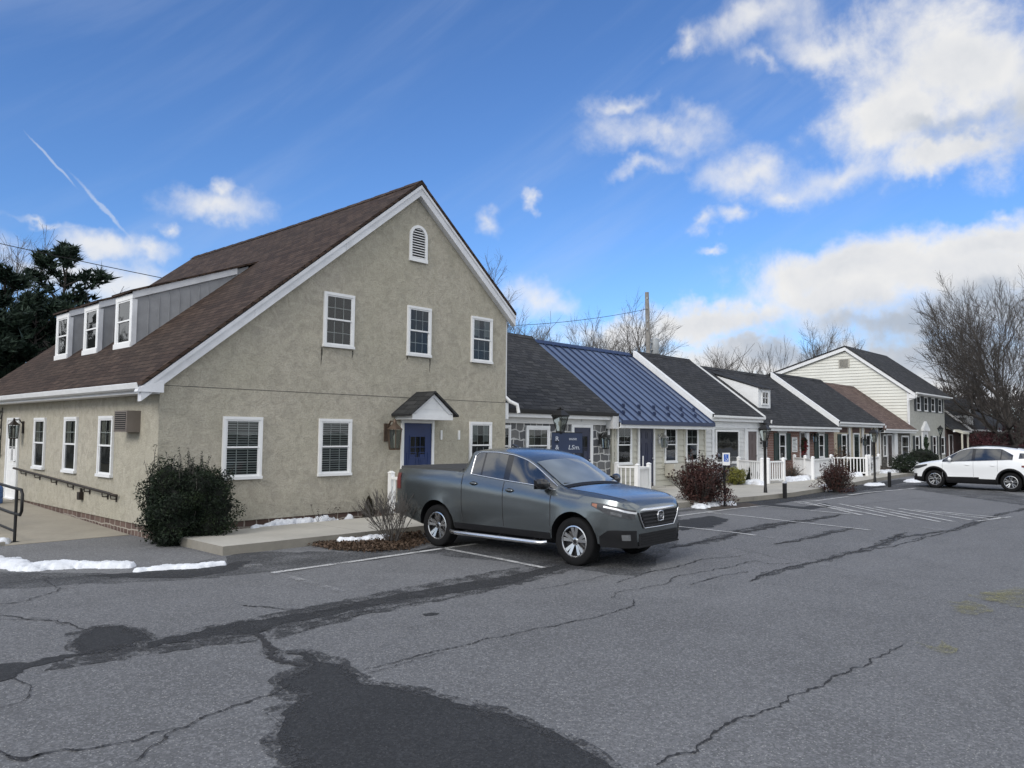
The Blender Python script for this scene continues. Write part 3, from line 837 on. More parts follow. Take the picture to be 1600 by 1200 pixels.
def slab(mb, poly, z, mt=0, ms=1):
    n = len(poly); area = sum(poly[i][0] * poly[(i + 1) % n][1] - poly[(i + 1) % n][0] * poly[i][1] for i in range(n))
    P = poly if area > 0 else poly[::-1]
    mb.add([(x, y, z) for x, y in P], [tuple(range(n))], mt)
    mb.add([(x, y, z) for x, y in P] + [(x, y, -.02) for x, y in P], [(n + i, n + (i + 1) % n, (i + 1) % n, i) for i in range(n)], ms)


b = MB()
slab(b, [(5.88, 11.66), (8.6, 11.62), (8.6, 13.56), (5.88, 13.56)], .145)
slab(b, [(8.612, 11.62), (10.9, 11.58), (10.9, 13.56), (8.612, 13.56)], .145)
slab(b, [(10.912, 11.58), (13.3, 11.5), (13.3, 14.05), (10.912, 14.05)], .147)
pts = [(13.31, 11.5), (15.5, 11.2), (17.4, 10.9), (19.6, 10.75), (21.9, 10.45), (24.5, 10.3), (28.7, 10.6), (35.4, 11.3), (43.8, 11.9), (52, 12.2), (62, 12.3)]
for i in range(len(pts) - 1):
    (x0, y0), (x1, y1) = pts[i], pts[i + 1]
    k = max(1, int((x1 - x0) / 2.2))
    for j in range(k):
        xa = x0 + (x1 - x0) * j / k + .006; xb = x0 + (x1 - x0) * (j + 1) / k - .006
        ya = y0 + (y1 - y0) * j / k; yb = y0 + (y1 - y0) * (j + 1) / k
        slab(b, [(xa, ya), (xb, yb), (xb, 14.8), (xa, 14.8)], .145)
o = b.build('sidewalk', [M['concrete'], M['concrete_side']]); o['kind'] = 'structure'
b = MB()
z1 = .20
b.hexa([(3.8, 15.15, -.02), (5.8, 15.15, -.02), (5.8, 22.0, -.02), (3.8, 22.0, -.02), (3.8, 15.15, .012), (5.8, 15.15, .012), (5.8, 22.0, z1), (3.8, 22.0, z1)])
b.box(3.3, 22.0, -.02, 5.8, 26, z1)
b.hexa([(3.62, 15.2, -.02), (3.8, 15.2, -.02), (3.8, 22, -.02), (3.62, 22, -.02), (3.62, 15.2, .06), (3.8, 15.2, .06), (3.8, 22, .25), (3.62, 22, .25)], 1)
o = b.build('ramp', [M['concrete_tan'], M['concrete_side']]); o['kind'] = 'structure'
b = MB(); sheet(b, [(5.85, 13.57), (10.9, 13.57), (10.9, 14.04), (5.85, 14.04)], .06, .0, .3)
sheet(b, G([(480, 851), (520, 843), (600, 836), (650, 833), (662, 848), (640, 858), (580, 862), (520, 859)]), .012, .02, .1)
sheet(b, [(18.4, 9.9), (20.6, 9.6), (21.2, 10.3), (19.0, 10.72)], .012, .03, .2)
sheet(b, [(27.0, 13.4), (53, 13.7), (53, 14.79), (27.0, 14.79)], .150, .0, .5)
structure(b, 'soil_bed', M['soil'])


# snow: a height field over a chain of capsules
def snow(label, chain, z=0.0, h=.12, res=.026, world=False, cat='snow patch', group='patches of leftover snow'):
    """chain: (px, py, radius in metres)"""
    h = h * .72
    C = [((np.array(c[:2]) if world else atZ(c[0], c[1], z)[:2]), c[2] * .92) for c in chain]
    if len(C) == 1: C = [C[0], (C[0][0] + np.array((.05, .02)), C[0][1])]
    lo = np.min([p - r * 1.3 for p, r in C], 0); hi_ = np.max([p + r * 1.3 for p, r in C], 0)
    res = max(res, np.max(hi_ - lo) / 230)
    nx, ny = [int((hi_[i] - lo[i]) / res) + 2 for i in (0, 1)]
    X, Y = np.meshgrid(lo[0] + np.arange(nx) * res, lo[1] + np.arange(ny) * res, indexing='ij')
    ph = rng.uniform(0, 6, 12)
    f = np.full(X.shape, -1.0)
    nz = sum(a * np.sin(k1 * X + k2 * Y + ph[i]) for i, (a, k1, k2) in enumerate([(.16, 5, 3), (.14, -4, 7), (.12, 11, 9), (.10, 17, -13), (.07, 27, 21), (.06, -33, 29), (.06, 47, -41), (.06, 71, 63), (.05, -97, 83)]))
    for (p, r), (q_, s) in zip(C[:-1], C[1:]):
        d = q_ - p; t = np.clip(((X - p[0]) * d[0] + (Y - p[1]) * d[1]) / (d @ d + 1e-9), 0, 1)
        dist = np.hypot(X - p[0] - t * d[0], Y - p[1] - t * d[1]); rr_ = r + (s - r) * t
        f = np.maximum(f, 1 - dist / rr_)
    f = f + nz * .9 - .10
    H = np.where(f > 0, h * (1 - np.exp(-3.2 * np.clip(f, 0, 9))) * (1 + .3 * nz), h * 3.2 * f)
    idx = -np.ones(X.shape, int); pos_ = f > 0
    cells = pos_[:-1, :-1] | pos_[1:, :-1] | pos_[:-1, 1:] | pos_[1:, 1:]
    vs = []; fs = []
    for i, j in np.argwhere(cells):
        q4 = []
        for a, c in ((i, j), (i + 1, j), (i + 1, j + 1), (i, j + 1)):
            if idx[a, c] < 0:
                idx[a, c] = len(vs); vs.append((X[a, c], Y[a, c], z + max(H[a, c], -.2)))
            q4.append(idx[a, c])
        fs.append(q4)
    if not fs: return
    mb = MB(); mb.add(vs, fs, 0, True)
    o = mb.build('snow_patch', M['snow'], uv=False); tag(o, label, cat, group); return o


snow('long ragged snow bank across the old paving at the left edge', [(-60, 872, .3), (0, 880, .34), (40, 890, .22), (100, 886, .26), (150, 885, .24), (202, 886, .15)], .0, .13)
snow('narrow snow strip pointing at the corner of the concrete walk', [(216, 893, .09), (262, 889, .16), (300, 887, .14), (348, 883, .05)], .0, .09)
snow('small snow heap beside the foot of the black ramp railing', [(-20, 852, .3), (0, 849, .2), (5, 851, .1)], .0, .14)
snow('snow heaped along the stucco wall behind the concrete walk', [(395, 829, .07), (440, 819, .14), (500, 812, .2), (525, 809, .2), (548, 809, .08)], .1, .15)
snow('thin snow strip beside the small cone shrub', [(560, 806, .05), (585, 801, .12), (602, 799, .1)], .1, .1)
snow('short low snow strip by the wall next to the dark yew bush', [(345, 826, .05), (362, 824, .07), (372, 823, .05)], .1, .06)
snow('snow lying on the leaf mulch by the bare shrub', [(532, 849, .08), (560, 848, .12), (588, 845, .18), (602, 843, .15)], .01, .16)
snow('snow spread round the foot of the nearer red-leaved bush', [(1050, 786, .2), (1070, 788, .3), (1095, 794, .22), (1120, 789, .26), (1146, 790, .12)], .0, .16)
snow('snow by the yellow-green shrub at the white railing', [(1168, 756, .3), (1178, 755, .4), (1186, 757, .3)], .15, .2)
snow('snow strip in the bed before the brick shop', [(1228, 752, .3), (1245, 750, .4), (1268, 747, .2)], .15, .22)
snow('small snow clump at the kerb behind the first short post', [(1240, 772, .22)], .0, .2)
snow('flat snow sliver at the foot of the nearer lamp post', [(1180, 777, .2), (1194, 778, .15)], .0, .06)
snow('snow clump left of the farther red-leaved bush', [(1284, 767, .3), (1292, 766, .25)], .0, .3)
snow('snow at the foot of the farther lamp post', [(1362, 759, .3), (1374, 757.5, .25)], .0, .14)
snow('snow beside the rounded dark shrub', [(1334, 744, .3), (1342, 744, .2)], .15, .25)
snow('snow in the bed before the dark stone shop', [(1380, 739, .3), (1395, 738, .35), (1408, 737, .3)], .15, .22)
snow('snow heap in front of the stone shop next to the white car', [(1418, 735, .6), (1424, 734, .5)], .15, .7)
snow('flat snow patch on the asphalt at the nose of the white car', [(1422, 753, .4), (1432, 752, .3)], .0, .15)
# ------------------------------------------------------------------ windows, doors
def window(parent, fr, u0, u1, v0, v1, cols=3, rows=2, frame='trim', blind=True, fw=.058, d=.05, sub=True, munt=True, glass='glass', name='window', label=None, lower_munt=True):
    """double-hung window: casing, two sashes, panes, muntins and what hangs behind"""
    u0, u1 = min(u0, u1), max(u0, u1)
    b = MB()
    fr.box(b, u0, u0 + fw, v0 + fw, v1 - fw, .002, d); fr.box(b, u1 - fw, u1, v0 + fw, v1 - fw, .002, d)
    fr.box(b, u0, u1, v1 - fw, v1, .002, d + .004); fr.box(b, u0 - .01, u1 + .01, v0, v0 + fw, .002, d + .022)
    fr.quad(b, u0 + fw, u1 - fw, v0 + fw, v1 - fw, .004, 1)
    w = b.build(name, [M[frame], M['dark_room']], parent)
    if label: w['label'] = label
    a0, a1, c0, c1 = u0 + fw, u1 - fw, v0 + fw, v1 - fw; cm = (c0 + c1) / 2; s = .032
    b = MB()
    for (q0, q1, w0, w1) in ((cm, c1, .024, .040), (c0, cm + .03, .010, .030)):
        fr.box(b, a0, a0 + s, q0, q1, w0, w1); fr.box(b, a1 - s, a1, q0, q1, w0, w1)
        fr.box(b, a0 + s, a1 - s, q0, q0 + s * 1.1, w0, w1); fr.box(b, a0 + s, a1 - s, q1 - s, q1, w0, w1)
    if munt:
        for (q0, q1, w0, on) in ((cm, c1, .0215, True), (c0, cm, .0095, lower_munt)):
            if not on: continue
            for i in range(1, cols): fr.box(b, a0 + (a1 - a0) * i / cols - .007, a0 + (a1 - a0) * i / cols + .007, q0 + s, q1 - s, w0 + .0005, w0 + .0055)
            for j in range(1, rows): fr.box(b, a0 + s, a1 - s, q0 + (q1 - q0) * j / rows - .007, q0 + (q1 - q0) * j / rows + .007, w0 + .001, w0 + .006)
    b.build('sash', M[frame], w)
    b = MB(); fr.quad(b, a0 + s, a1 - s, cm + s, c1 - s, .029); fr.quad(b, a0 + s, a1 - s, c0 + s, cm, .017)
    b.build('pane', M[glass], w, uv=False)
    if blind:
        b = MB(); z = c0 + .03
        while z < c1 - .03:
            fr.box(b, a0 + .02, a1 - .02, z, z + .022, .0055, .0085); z += .048
        b.build('blind', M['blind'], w, uv=False)
    return w


def curtains(w, fr, u0, u1, v0, v1, mat='curtain', lo=.0):
    b = MB(); u0, u1 = min(u0, u1), max(u0, u1)
    for a, c in ((u0, u0 + (u1 - u0) * .34), (u1 - (u1 - u0) * .34, u1)):
        k = 7
        for i in range(k):
            fr.box(b, a + (c - a) * i / k, a + (c - a) * (i + .7) / k, v0 + (v1 - v0) * lo, v1, .005, .0055 + .003 * (i % 2))
    b.build('curtain', M[mat], w, uv=False)


def door(parent, fr, u0, u1, v0, v1, mat, frame='trim', lite=None, label=None, fw=.07, panels=True, knob=.9, cols=2, rows=2):
    u0, u1 = min(u0, u1), max(u0, u1); b = MB()
    fr.box(b, u0 - fw, u0, v0, v1 + fw, .002, .05); fr.box(b, u1, u1 + fw, v0, v1 + fw, .002, .05); fr.box(b, u0, u1, v1, v1 + fw, .002, .05)
    fr.box(b, u0, u1, v0 - .03, v0 + .0, .002, .09)
    D_ = b.build('door', M[frame], parent)
    if label: D_['label'] = label
    b = MB(); fr.box(b, u0, u1, v0, v1, .004, .02)
    W, H = u1 - u0, v1 - v0
    if panels:
        rws = [(.06, .36), (.42, .66)] if lite else [(.06, .36), (.42, .74), (.80, .94)]
        for r0, r1 in rws:
            for c0, c1 in ((.12, .46), (.54, .88)):
                x0, x1, y0, y1 = u0 + W * c0, u0 + W * c1, v0 + H * r0, v0 + H * r1
                fr.box(b, x0, x1, y0, y0 + .015, .02, .027); fr.box(b, x0, x1, y1 - .015, y1, .02, .027)
                fr.box(b, x0, x0 + .015, y0 + .015, y1 - .015, .02, .027); fr.box(b, x1 - .015, x1, y0 + .015, y1 - .015, .02, .027)
                fr.box(b, x0 + .05, x1 - .05, y0 + .05, y1 - .05, .02, .026)
    b.build('leaf', M[mat], D_)
    if lite:
        a0, a1, q0, q1 = u0 + W * lite[0], u0 + W * lite[1], v0 + H * lite[2], v0 + H * lite[3]
        b = MB(); fr.box(b, a0 - .03, a1 + .03, q0 - .03, q0, .02, .032); fr.box(b, a0 - .03, a1 + .03, q1, q1 + .03, .02, .032); fr.box(b, a0 - .03, a0, q0, q1, .02, .032); fr.box(b, a1, a1 + .03, q0, q1, .02, .032)
        for i in range(1, cols): fr.box(b, a0 + (a1 - a0) * i / cols - .008, a0 + (a1 - a0) * i / cols + .008, q0, q1, .024, .029)
        for j in range(1, rows): fr.box(b, a0, a1, q0 + (q1 - q0) * j / rows - .008, q0 + (q1 - q0) * j / rows + .008, .0245, .0295)
        fr.quad(b, a0, a1, q0, q1, .0212, 1)
        b.build('lite_frame', [M[mat], M['dark_room']], D_)
        b = MB(); fr.quad(b, a0, a1, q0, q1, .0235); b.build('pane', M['glass'], D_, uv=False)
    b = MB(); ku = u1 - .07 if knob > 0 else u0 + .07
    c = fr.p(ku, v0 + abs(knob) * 1.0, .05); b.ball(c, .032, 8); b.tube([fr.p(ku, v0 + abs(knob), .02), c], .012, 6)
    b.build('knob', M['steel'], D_, uv=False)
    return D_


def lantern(name_label, fr, u, v, mat='black_iron', s=1.0, group='lanterns fixed to the walls', big=False):
    """carriage lantern on a wall bracket"""
    base = fr.p(u, v, .0)
    t = thing('wall_lantern', name_label, 'lantern', tuple(base), group)
    b = MB()
    fr.box(b, u - .05 * s, u + .05 * s, v - .10 * s, v + .14 * s, .001, .025)
    b.tube([fr.p(u, v + .08 * s, .02), fr.p(u, v + .17 * s, .08 * s), fr.p(u, v + .17 * s, .15 * s), fr.p(u, v + .10 * s, .17 * s)], .012 * s, 6)
    b.build('bracket', M[mat], t)
    c = fr.p(u, v, .17 * s); b = MB()
    for (r, h0, r1, h1) in ((.115, .06, .02, .15), (.075, -.21, .085, -.19), (.03, .15, .012, .2)):
        b.lathe([(r * s, h0 * s), (r1 * s, h1 * s)], c, 6, smooth=False)
    for j in range(6):
        a = 2 * PI * j / 6
        b.tube([(c[0] + .095 * s * math.cos(a), c[1] + .095 * s * math.sin(a), c[2] + .06 * s), (c[0] + .075 * s * math.cos(a), c[1] + .075 * s * math.sin(a), c[2] - .2 * s)], .007 * s, 4)
    b.build('cage', M[mat], t)
    b = MB(); b.lathe([(.07 * s, -.19 * s), (.088 * s, .055 * s)], c, 6, smooth=False); b.build('glass', M['lamp_glass'], t, uv=False)
    b = MB(); b.lathe([(.012 * s, -.18 * s), (.015 * s, -.09 * s), (.022 * s, -.04 * s), (.002, .01 * s)], c, 6); b.build('bulb', M['bulb'], t, uv=False)
    return t


def laps(mb, fr, u0, u1, v0, v1, lap=.2, d=.018, mi=0, hole=None):
    """overlapping boards: each one leans out towards its lower edge"""
    v = v0
    while v < v1 - .01:
        t = min(v + lap, v1)
        P = [fr.p(u0, v, d), fr.p(u1, v, d), fr.p(u1, t, .002), fr.p(u0, t, .002), fr.p(u0, v, .0), fr.p(u1, v, .0)]
        F = [(0, 1, 2, 3), (4, 5, 1, 0), (3, 4, 0), (1, 5, 2)]
        if fr.flip: F = [f[::-1] for f in F]
        mb.add(P, F, mi); v = t


# ------------------------------------------------------------------ the large stuccoed house
XL, XR, YF, YB = 5.80, 14.87, 14.05, 25.75
XA, ZA = 11.71, 7.98
KL = (7.98 - 2.9) / (11.71 - 5.5); KR = (7.98 - 5.23) / (15.05 - 11.71)
fg = Fr((0, YF, 0), (1, 0, 0), (0, -1, 0)); fl = Fr((XL, 0, 0), (0, 1, 0), (-1, 0, 0))
H = thing('main_house', 'tall tan stuccoed house with steep brown shingle roof and blue door', 'house', (XL, YF, 0))
zL = 2.9 + KL * (XL - 5.5) - .16; zR = ZA - KR * (XR - XA) - .16; zt = ZA - .16
b = MB()
z0 = .23
b.prism([(XL, YF, z0), (XR, YF, z0), (XR, YF, zR), (XA, YF, zt), (XL, YF, zL)], (0, YB - YF, 0))
b.build('wall', M['stucco'], H)
b = MB(); b.prism([(XL + .03, YF + .03, -.02), (XR - .03, YF + .03, -.02), (XR - .03, YB - .03, -.02), (XL + .03, YB - .03, -.02)], (0, 0, .255)); b.build('stone_base', M['base_stone'], H)
STAIN = mat_worn('rain_stain', (.07, .065, .055), 9, .34, .7)
# joint between the storeys and the corner bead
b = MB(); fg.box(b, XL + .01, XR - .01, 2.778, 2.786, .0, .004); b.build('render_joint', M['crack'], H)
for u0, u1, h in ((9.14, 9.19, .34), (9.93, 9.945, .14), (11.47, 11.49, .06), (12.18, 12.205, .28)):
    b = MB()
    for k in range(3): fg.box(b, u0 + .012 * k, u0 + .012 * k + .012, 3.72 - h * (1 - .3 * k), 3.76, .0, .002 + .0004 * k)
    b.build('rain_stain', STAIN, H)
# roof slabs with a slight sag in the ridge
b = MB(); y0, y1 = YF - .18, YB + .12; th = .07
for (xa, za, xb, zb_) in ((5.42, 2.9 - KL * .08, XA, ZA), (XA, ZA, 15.08, ZA - KR * (15.08 - XA))):
    ks = 12
    for i in range(ks):
        ya, yb_ = y0 + (y1 - y0) * i / ks, y0 + (y1 - y0) * (i + 1) / ks
        sa = -.05 * math.sin(PI * i / ks); sb = -.05 * math.sin(PI * (i + 1) / ks)
        top = [(xa, ya, za), (xb, ya, zb_ + (sa if xb == XA else 0)), (xb, yb_, zb_ + (sb if xb == XA else 0)), (xa, yb_, za)]
        if xa == XA: top = [(xa, ya, za + sa), (xb, ya, zb_), (xb, yb_, zb_), (xa, yb_, za + sb)]
        b.hexa([(p[0], p[1], p[2] - th) for p in top] + top)
RO = b.build('roof', M['shingle_brown'], H)
b = MB()
for i in range(40):
    ya = y0 + (y1 - y0) * i / 40; yb_ = ya + (y1 - y0) / 40 + .05; s_ = -.05 * math.sin(PI * (i + .5) / 40) + .012 + .006 * (i % 2)
    for sx, kk in ((-1, KL), (1, KR)): b.hexa([(XA + min(0, sx * .16), ya, ZA + s_ - (kk * .16 if sx < 0 else 0)), (XA + max(0, sx * .16), ya, ZA + s_ - (kk * .16 if sx > 0 else 0)), (XA + max(0, sx * .16), yb_, ZA + s_ - (kk * .16 if sx > 0 else 0)), (XA + min(0, sx * .16), yb_, ZA + s_ - (kk * .16 if sx < 0 else 0))] + [(XA + min(0, sx * .16), ya, ZA + s_ + .012 - (kk * .16 if sx < 0 else 0)), (XA + max(0, sx * .16), ya, ZA + s_ + .012 - (kk * .16 if sx > 0 else 0)), (XA + max(0, sx * .16), yb_, ZA + s_ + .012 - (kk * .16 if sx > 0 else 0)), (XA + min(0, sx * .16), yb_, ZA + s_ + .012 - (kk * .16 if sx < 0 else 0))])
b.build('ridge_cap', M['shingle_brown'], RO)
# rake boards on the gable
b = MB(); yb0, yb1 = YF - .150, YF - .003
def slope_board(mb, xa, za, xb, zb_, drop0, drop1, ya, yb_, mi=0):
    mb.hexa([(xa, ya, za - drop1), (xb, ya, zb_ - drop1), (xb, yb_, zb_ - drop1), (xa, yb_, za - drop1), (xa, ya, za - drop0), (xb, ya, zb_ - drop0), (xb, yb_, zb_ - drop0), (xa, yb_, za - drop0)], mi)
zl0 = 2.9 - KL * .08; zr0 = ZA - KR * (15.08 - XA)
for k in range(3):
    f0, f1 = k / 3 + (.0008 if k else 0), (k + 1) / 3
    slope_board(b, 5.42 + (XA - 5.42) * f0, zl0 + (ZA - zl0) * f0, 5.42 + (XA - 5.42) * f1, zl0 + (ZA - zl0) * f1, .105, .36, yb0, yb1)
slope_board(b, XA + .001, ZA, 15.08, zr0, .105, .36, yb0, yb1)
slope_board(b, 5.42, zl0, XA, ZA, .10, .19, yb0 - .02, yb0 - .001); slope_board(b, XA + .001, ZA, 15.08, zr0, .10, .17, yb0 - .02, yb0 - .001)
b.build('rake_board', M['trim_grey'], H)
# eave, fascia and gutter on the left, small return on the right
b = MB(); b.box(5.52, yb1 + .001, 2.62, 5.80 - .001, YB, 2.68); b.box(5.47, yb1, 2.62, 5.52, YB, 2.80)
b.build('fascia', M['trim'], H)
b = MB(); k = 10
prof = [(5.46, 2.70), (5.40, 2.67), (5.35, 2.70), (5.325, 2.79), (5.34, 2.80), (5.36, 2.72), (5.40, 2.69), (5.46, 2.72)]
b.prism([(x, yb0, z) for x, z in prof], (0, YB - yb0, 0)); b.build('gutter', M['trim'], H)
b = MB(); b.prism([(5.34, yb0 - .024, 2.64), (5.80, yb0 - .024, 2.64), (5.80, yb0 - .024, 2.86), (5.60, yb0 - .024, 2.80), (5.36, yb0 - .024, 2.70)], (0, .14, 0)); b.build('eave_return', M['trim_grey'], H)
b = MB(); b.box(15.0, YF - .1, 5.05, 15.13, YB, 5.14); b.build('gutter', M['trim'], H)
b = MB(); b.box(14.872, YF + .02, 2.9, 14.93, YF + .09, 5.03); b.tube([(14.9, YF + .06, 2.95), (15.02, YF - .02, 2.82), (15.22, YF - .10, 2.74), (15.26, YF - .12, 2.52)], .05, 8); b.box(14.875, YF + .03, 2.35, 15.02, YF + .25, 2.78)
b.build('downspout', M['trim'], H)
# arched louvre vent
b = MB(); cu, cv, r_ = 11.76, 6.66, .245
def arch(r, v0): return [(-r, v0)] + [(-r * math.cos(PI * i / 12), r * math.sin(PI * i / 12)) for i in range(13)] + [(r, v0)]
o_, i_ = arch(.27, -.60), arch(.205, -.53)
for j in range(len(o_) - 1):
    (a, c), (d_, e) = o_[j], o_[j + 1]; (a2, c2), (d2, e2) = i_[j], i_[j + 1]
    P = [fg.p(cu + x, cv + y, w_) for w_ in (.0, .05) for x, y in ((a, c), (d_, e), (d2, e2), (a2, c2))]
    b.add(P, [(4, 5, 6, 7), (0, 1, 5, 4), (3, 2, 6, 7)[::-1]], 0)
fg.box(b, cu - .275, cu + .275, cv - .62, cv - .53, 0, .06)
v = cv - .52
while v < cv + .19:
    r = .205 if v < cv else math.sqrt(max(.0, .205 ** 2 - (v - cv + .03) ** 2))
    if r > .04:
        P = [fg.p(cu - r, v, .045), fg.p(cu + r, v, .045), fg.p(cu + r, v + .035, .006), fg.p(cu - r, v + .035, .006)]
        Q = [fg.p(cu - r, v, .033), fg.p(cu + r, v, .033), fg.p(cu + r, v + .035, -.0), fg.p(cu - r, v + .035, -.0)]
        b.add(P + Q, [(0, 1, 2, 3), (7, 6, 5, 4), (4, 5, 1, 0), (3, 2, 6, 7)])
    v += .062
b.add([fg.p(cu + x, cv + y, .003) for x, y in i_], [tuple(range(len(i_)))[::-1]], 1)
b.build('gable_vent', [M['trim'], M['dark_room']], H)
# gable windows
for (u0, u1, v0, v1, bl) in ((7.0, 7.82, 1.03, 2.245, True), (9.12, 9.945, 1.03, 2.245, True), (13.53, 14.32, 1.03, 2.255, False), (9.17, 9.95, 3.78, 4.97, False), (11.46, 12.19, 3.77, 4.965, False), (13.55, 14.31, 3.77, 4.96, False)):
    ww_ = window(H, fg, u0, u1, v0, v1, blind=bl)
    if u0 > 13: curtains(ww_, fg, u0 + .09, u1 - .09, (v0 + v1) / 2, v1 - .09, 'blind', .2)
# left wall windows
for (a, c) in ((16.10, 16.87), (18.15, 18.96), (20.30, 21.12)):
    ww_ = window(H, fl, a, c, 1.03, 2.25, cols=2, blind=False, lower_munt=False)
    curtains(ww_, fl, a + .09, c - .09, 1.65, 2.17)
door(H, fl, 22.44, 23.34, .22, 2.2, 'vinyl', lite=(.2, .8, .48, .93), knob=-.95, label='white side door with a tall glazed upper half', cols=2, rows=3)
# the blue front door with its little gabled hood
door(H, fg, 11.40, 12.26, .18, 2.19, 'door_blue', lite=(.24, .76, .60, .84), knob=.95, cols=3, rows=2, label='blue panelled front door with a small six-pane light')
HD = MB(); u0, u1, vb, vt = 11.16, 12.40, 2.265, 2.39; dp = .62; uc = 11.79; pk = 2.88
fg.box(HD, u0, u1, vb, vt, .0, dp); A_ = HD.build('door_hood', M['trim'], H)
A_['label'] = 'small gabled hood with dark shingles over the blue door'
b = MB()
for sg in (-1, 1):
    ue = uc + sg * .74; ze = vt - .0; zr_ = pk + .05
    P = [fg.p(uc, zr_, dp + .07), fg.p(ue, ze, dp + .07), fg.p(ue, ze, .0), fg.p(uc, zr_, .0)]
    Q = [p - np.array((0, 0, .05)) for p in P]
    F = [(0, 3, 2, 1), (4, 5, 6, 7), (0, 1, 5, 4), (1, 2, 6, 5)]
    if sg > 0: F = [f[::-1] for f in F]
    b.add(P + Q, F)
b.build('roof', M['shingle_dark'], A_)
b = MB()
pd = dp - .03
b.prism([fg.p(u0 + .02, vt, 0), fg.p(u1 - .02, vt, 0), fg.p(uc, pk, 0)], (0, -pd, 0)); b.build('pediment', M['trim'], A_)
b = MB()
for sg in (-1, 1):
    a_ = np.array((sg * .62, vt + .012)); c_ = np.array((0, pk - .01)); wv = .08
    n_ = np.array((0, -wv))
    P = [fg.p(uc + a_[0], a_[1], pd + .002), fg.p(uc + c_[0], c_[1], pd + .002), fg.p(uc + c_[0], c_[1] - wv, pd + .002), fg.p(uc + a_[0] * .80, a_[1], pd + .002)]
    Q = [p - np.array((0, .03, 0)) for p in P]
    F = [(4, 5, 6, 7), (0, 1, 5, 4), (2, 3, 7, 6)]
    b.add(P + Q, F if sg < 0 else [f[::-1] for f in F])
for vv in (2.50, 2.64): 
    hw_ = .62 * (1 - (vv - vt) / (pk - vt)) - .12
    fg.box(b, uc - hw_, uc + hw_, vv, vv + .008, pd, pd + .006)
b.build('moulding', M['trim_grey'], A_)
# dormers
def roofz(x): return 2.9 + KL * (x - 5.5)
DX, DZ = 6.68, 5.10
dsl = (6.14 - DZ) / (9.40 - DX)
for di, (yn, yf) in enumerate(((17.68, 18.68), (19.72, 20.72), (21.82, 22.82))):
    fd = Fr((DX, 0, 0), (0, 1, 0), (-1, 0, 0))
    b = MB(); zb_ = roofz(DX) - .12; xt = 9.35
    b.prism([(DX, yn, zb_), (DX, yn, DZ - .06), (xt, yn, DZ + dsl * (xt - DX) - .06), (xt, yn, roofz(xt) - .12)], (0, yf - yn, 0))
    dd = b.build('dormer', M['board_grey'], H)
    b = MB()
    for k in range(1, 12):
        x = DX + .06 + k * .23
        zt_ = DZ + dsl * (x - DX) - .2
        if roofz(x) < zt_ - .03: b = MB(); b.box(x, yn - .012, roofz(x) - .06, x + .018, yn, zt_); b.build('batten', M['board_grey'], dd)
    b = MB(); x2 = 9.62
    P = [(DX - .12, yn - .06, DZ - dsl * .12 - .03), (x2, yn - .06, DZ + dsl * (x2 - DX) - .03), (x2, yf + .06, DZ + dsl * (x2 - DX) - .03), (DX - .12, yf + .06, DZ - dsl * .12 - .03)]
    b.hexa(P + [(p[0], p[1], p[2] + .045) for p in P]); b.build('roof', M['shingle_brown'], dd)
    b = MB()
    P = [(DX - .06, yn - .035, DZ - dsl * .06 - .19), (9.05, yn - .035, DZ + dsl * (9.05 - DX) - .19), (9.05, yn - .0005, DZ + dsl * (9.05 - DX) - .19), (DX - .06, yn - .0005, DZ - dsl * .06 - .19)]
    b.hexa(P + [(p[0], p[1], p[2] + .155) for p in P])
    b.box(DX - .055, yn - .02, zb_ - .05, DX + .05, yn - .0005, DZ - .22)
    b.build('fascia', M['trim_grey'], dd)
    w_ = window(dd, fd, yn + .02, yf - .02, roofz(DX) - .06, DZ - .09, blind=False, cols=2, munt=False, fw=.12, d=.05, frame='vinyl')
# lanterns, plaques, air conditioner, rails
lantern('copper box lantern on the stucco left of the blue door', fg, 10.93, 1.93, 'copper', 1.7)
lantern('brown carriage lantern on the side wall near the white side door', fl, 22.1, 2.0, 'brown_iron', 1.25)
for i, (u, lab) in enumerate(((12.58, 'slim white plaque on the stucco nearest the blue door'), (13.17, 'slim white plaque on the stucco nearest the ground-floor window'))):
    b = MB(); fg.box(b, u - .03, u + .03, 1.80, 2.03, .001, .03); fg.box(b, u - .022, u + .022, 1.82, 2.01, .03, .034)
    tag(b.build('wall_plaque', M['sign_white']), lab, 'plaque', 'white plaques beside the blue door')
ac = thing('air_conditioner', 'brown through-wall air conditioner beside the last side window', 'air conditioner', (XL, 15.1, 1.9))
b = MB(); ya, yb_ = 14.85, 15.46
fl.box(b, ya, yb_, 1.93, 2.33, .0, .25); b.build('case', M['ac_brown'], ac)
b = MB(); fl.box(b, ya + .05, yb_ - .04, 1.96, 2.30, .25, .2515, 1)
for k in range(9): fl.box(b, ya + .05, yb_ - .04, 1.965 + k * .038, 1.980 + k * .038, .2515, .26)
b.build('grille', [M['ac_brown'], M['dark_room']], ac)
hr = thing('wall_handrail', 'dark metal handrail fixed along the side wall above the ramp', 'handrail', (XL, 15.75, 0))
b = MB(); P = [(5.68, 22.3, 1.0), (5.68, 15.95, .74), (5.68, 15.72, .72), (5.76, 15.72, .70)]
b.tube(P, .028, 8); b.build('rail', M['brown_iron'], hr)
for y in (21.7, 20.6, 19.4, 18.3, 17.3, 16.3, 15.85):
    z = .72 + (y - 15.72) / (22.3 - 15.72) * .28
    b = MB(); b.tube([(5.68, y, z - .02), (5.69, y, z - .09), (5.795, y, z - .10)], .012, 6); b.box(5.785, y - .03, z - .15, 5.799, y + .03, z - .05); b.build('bracket', M['brown_iron'], hr)
bx = MB(); fl.box(bx, 17.66, 17.80, .50, .66, .001, .09); fl.box(bx, 17.70, 17.76, .66, .74, .02, .05)
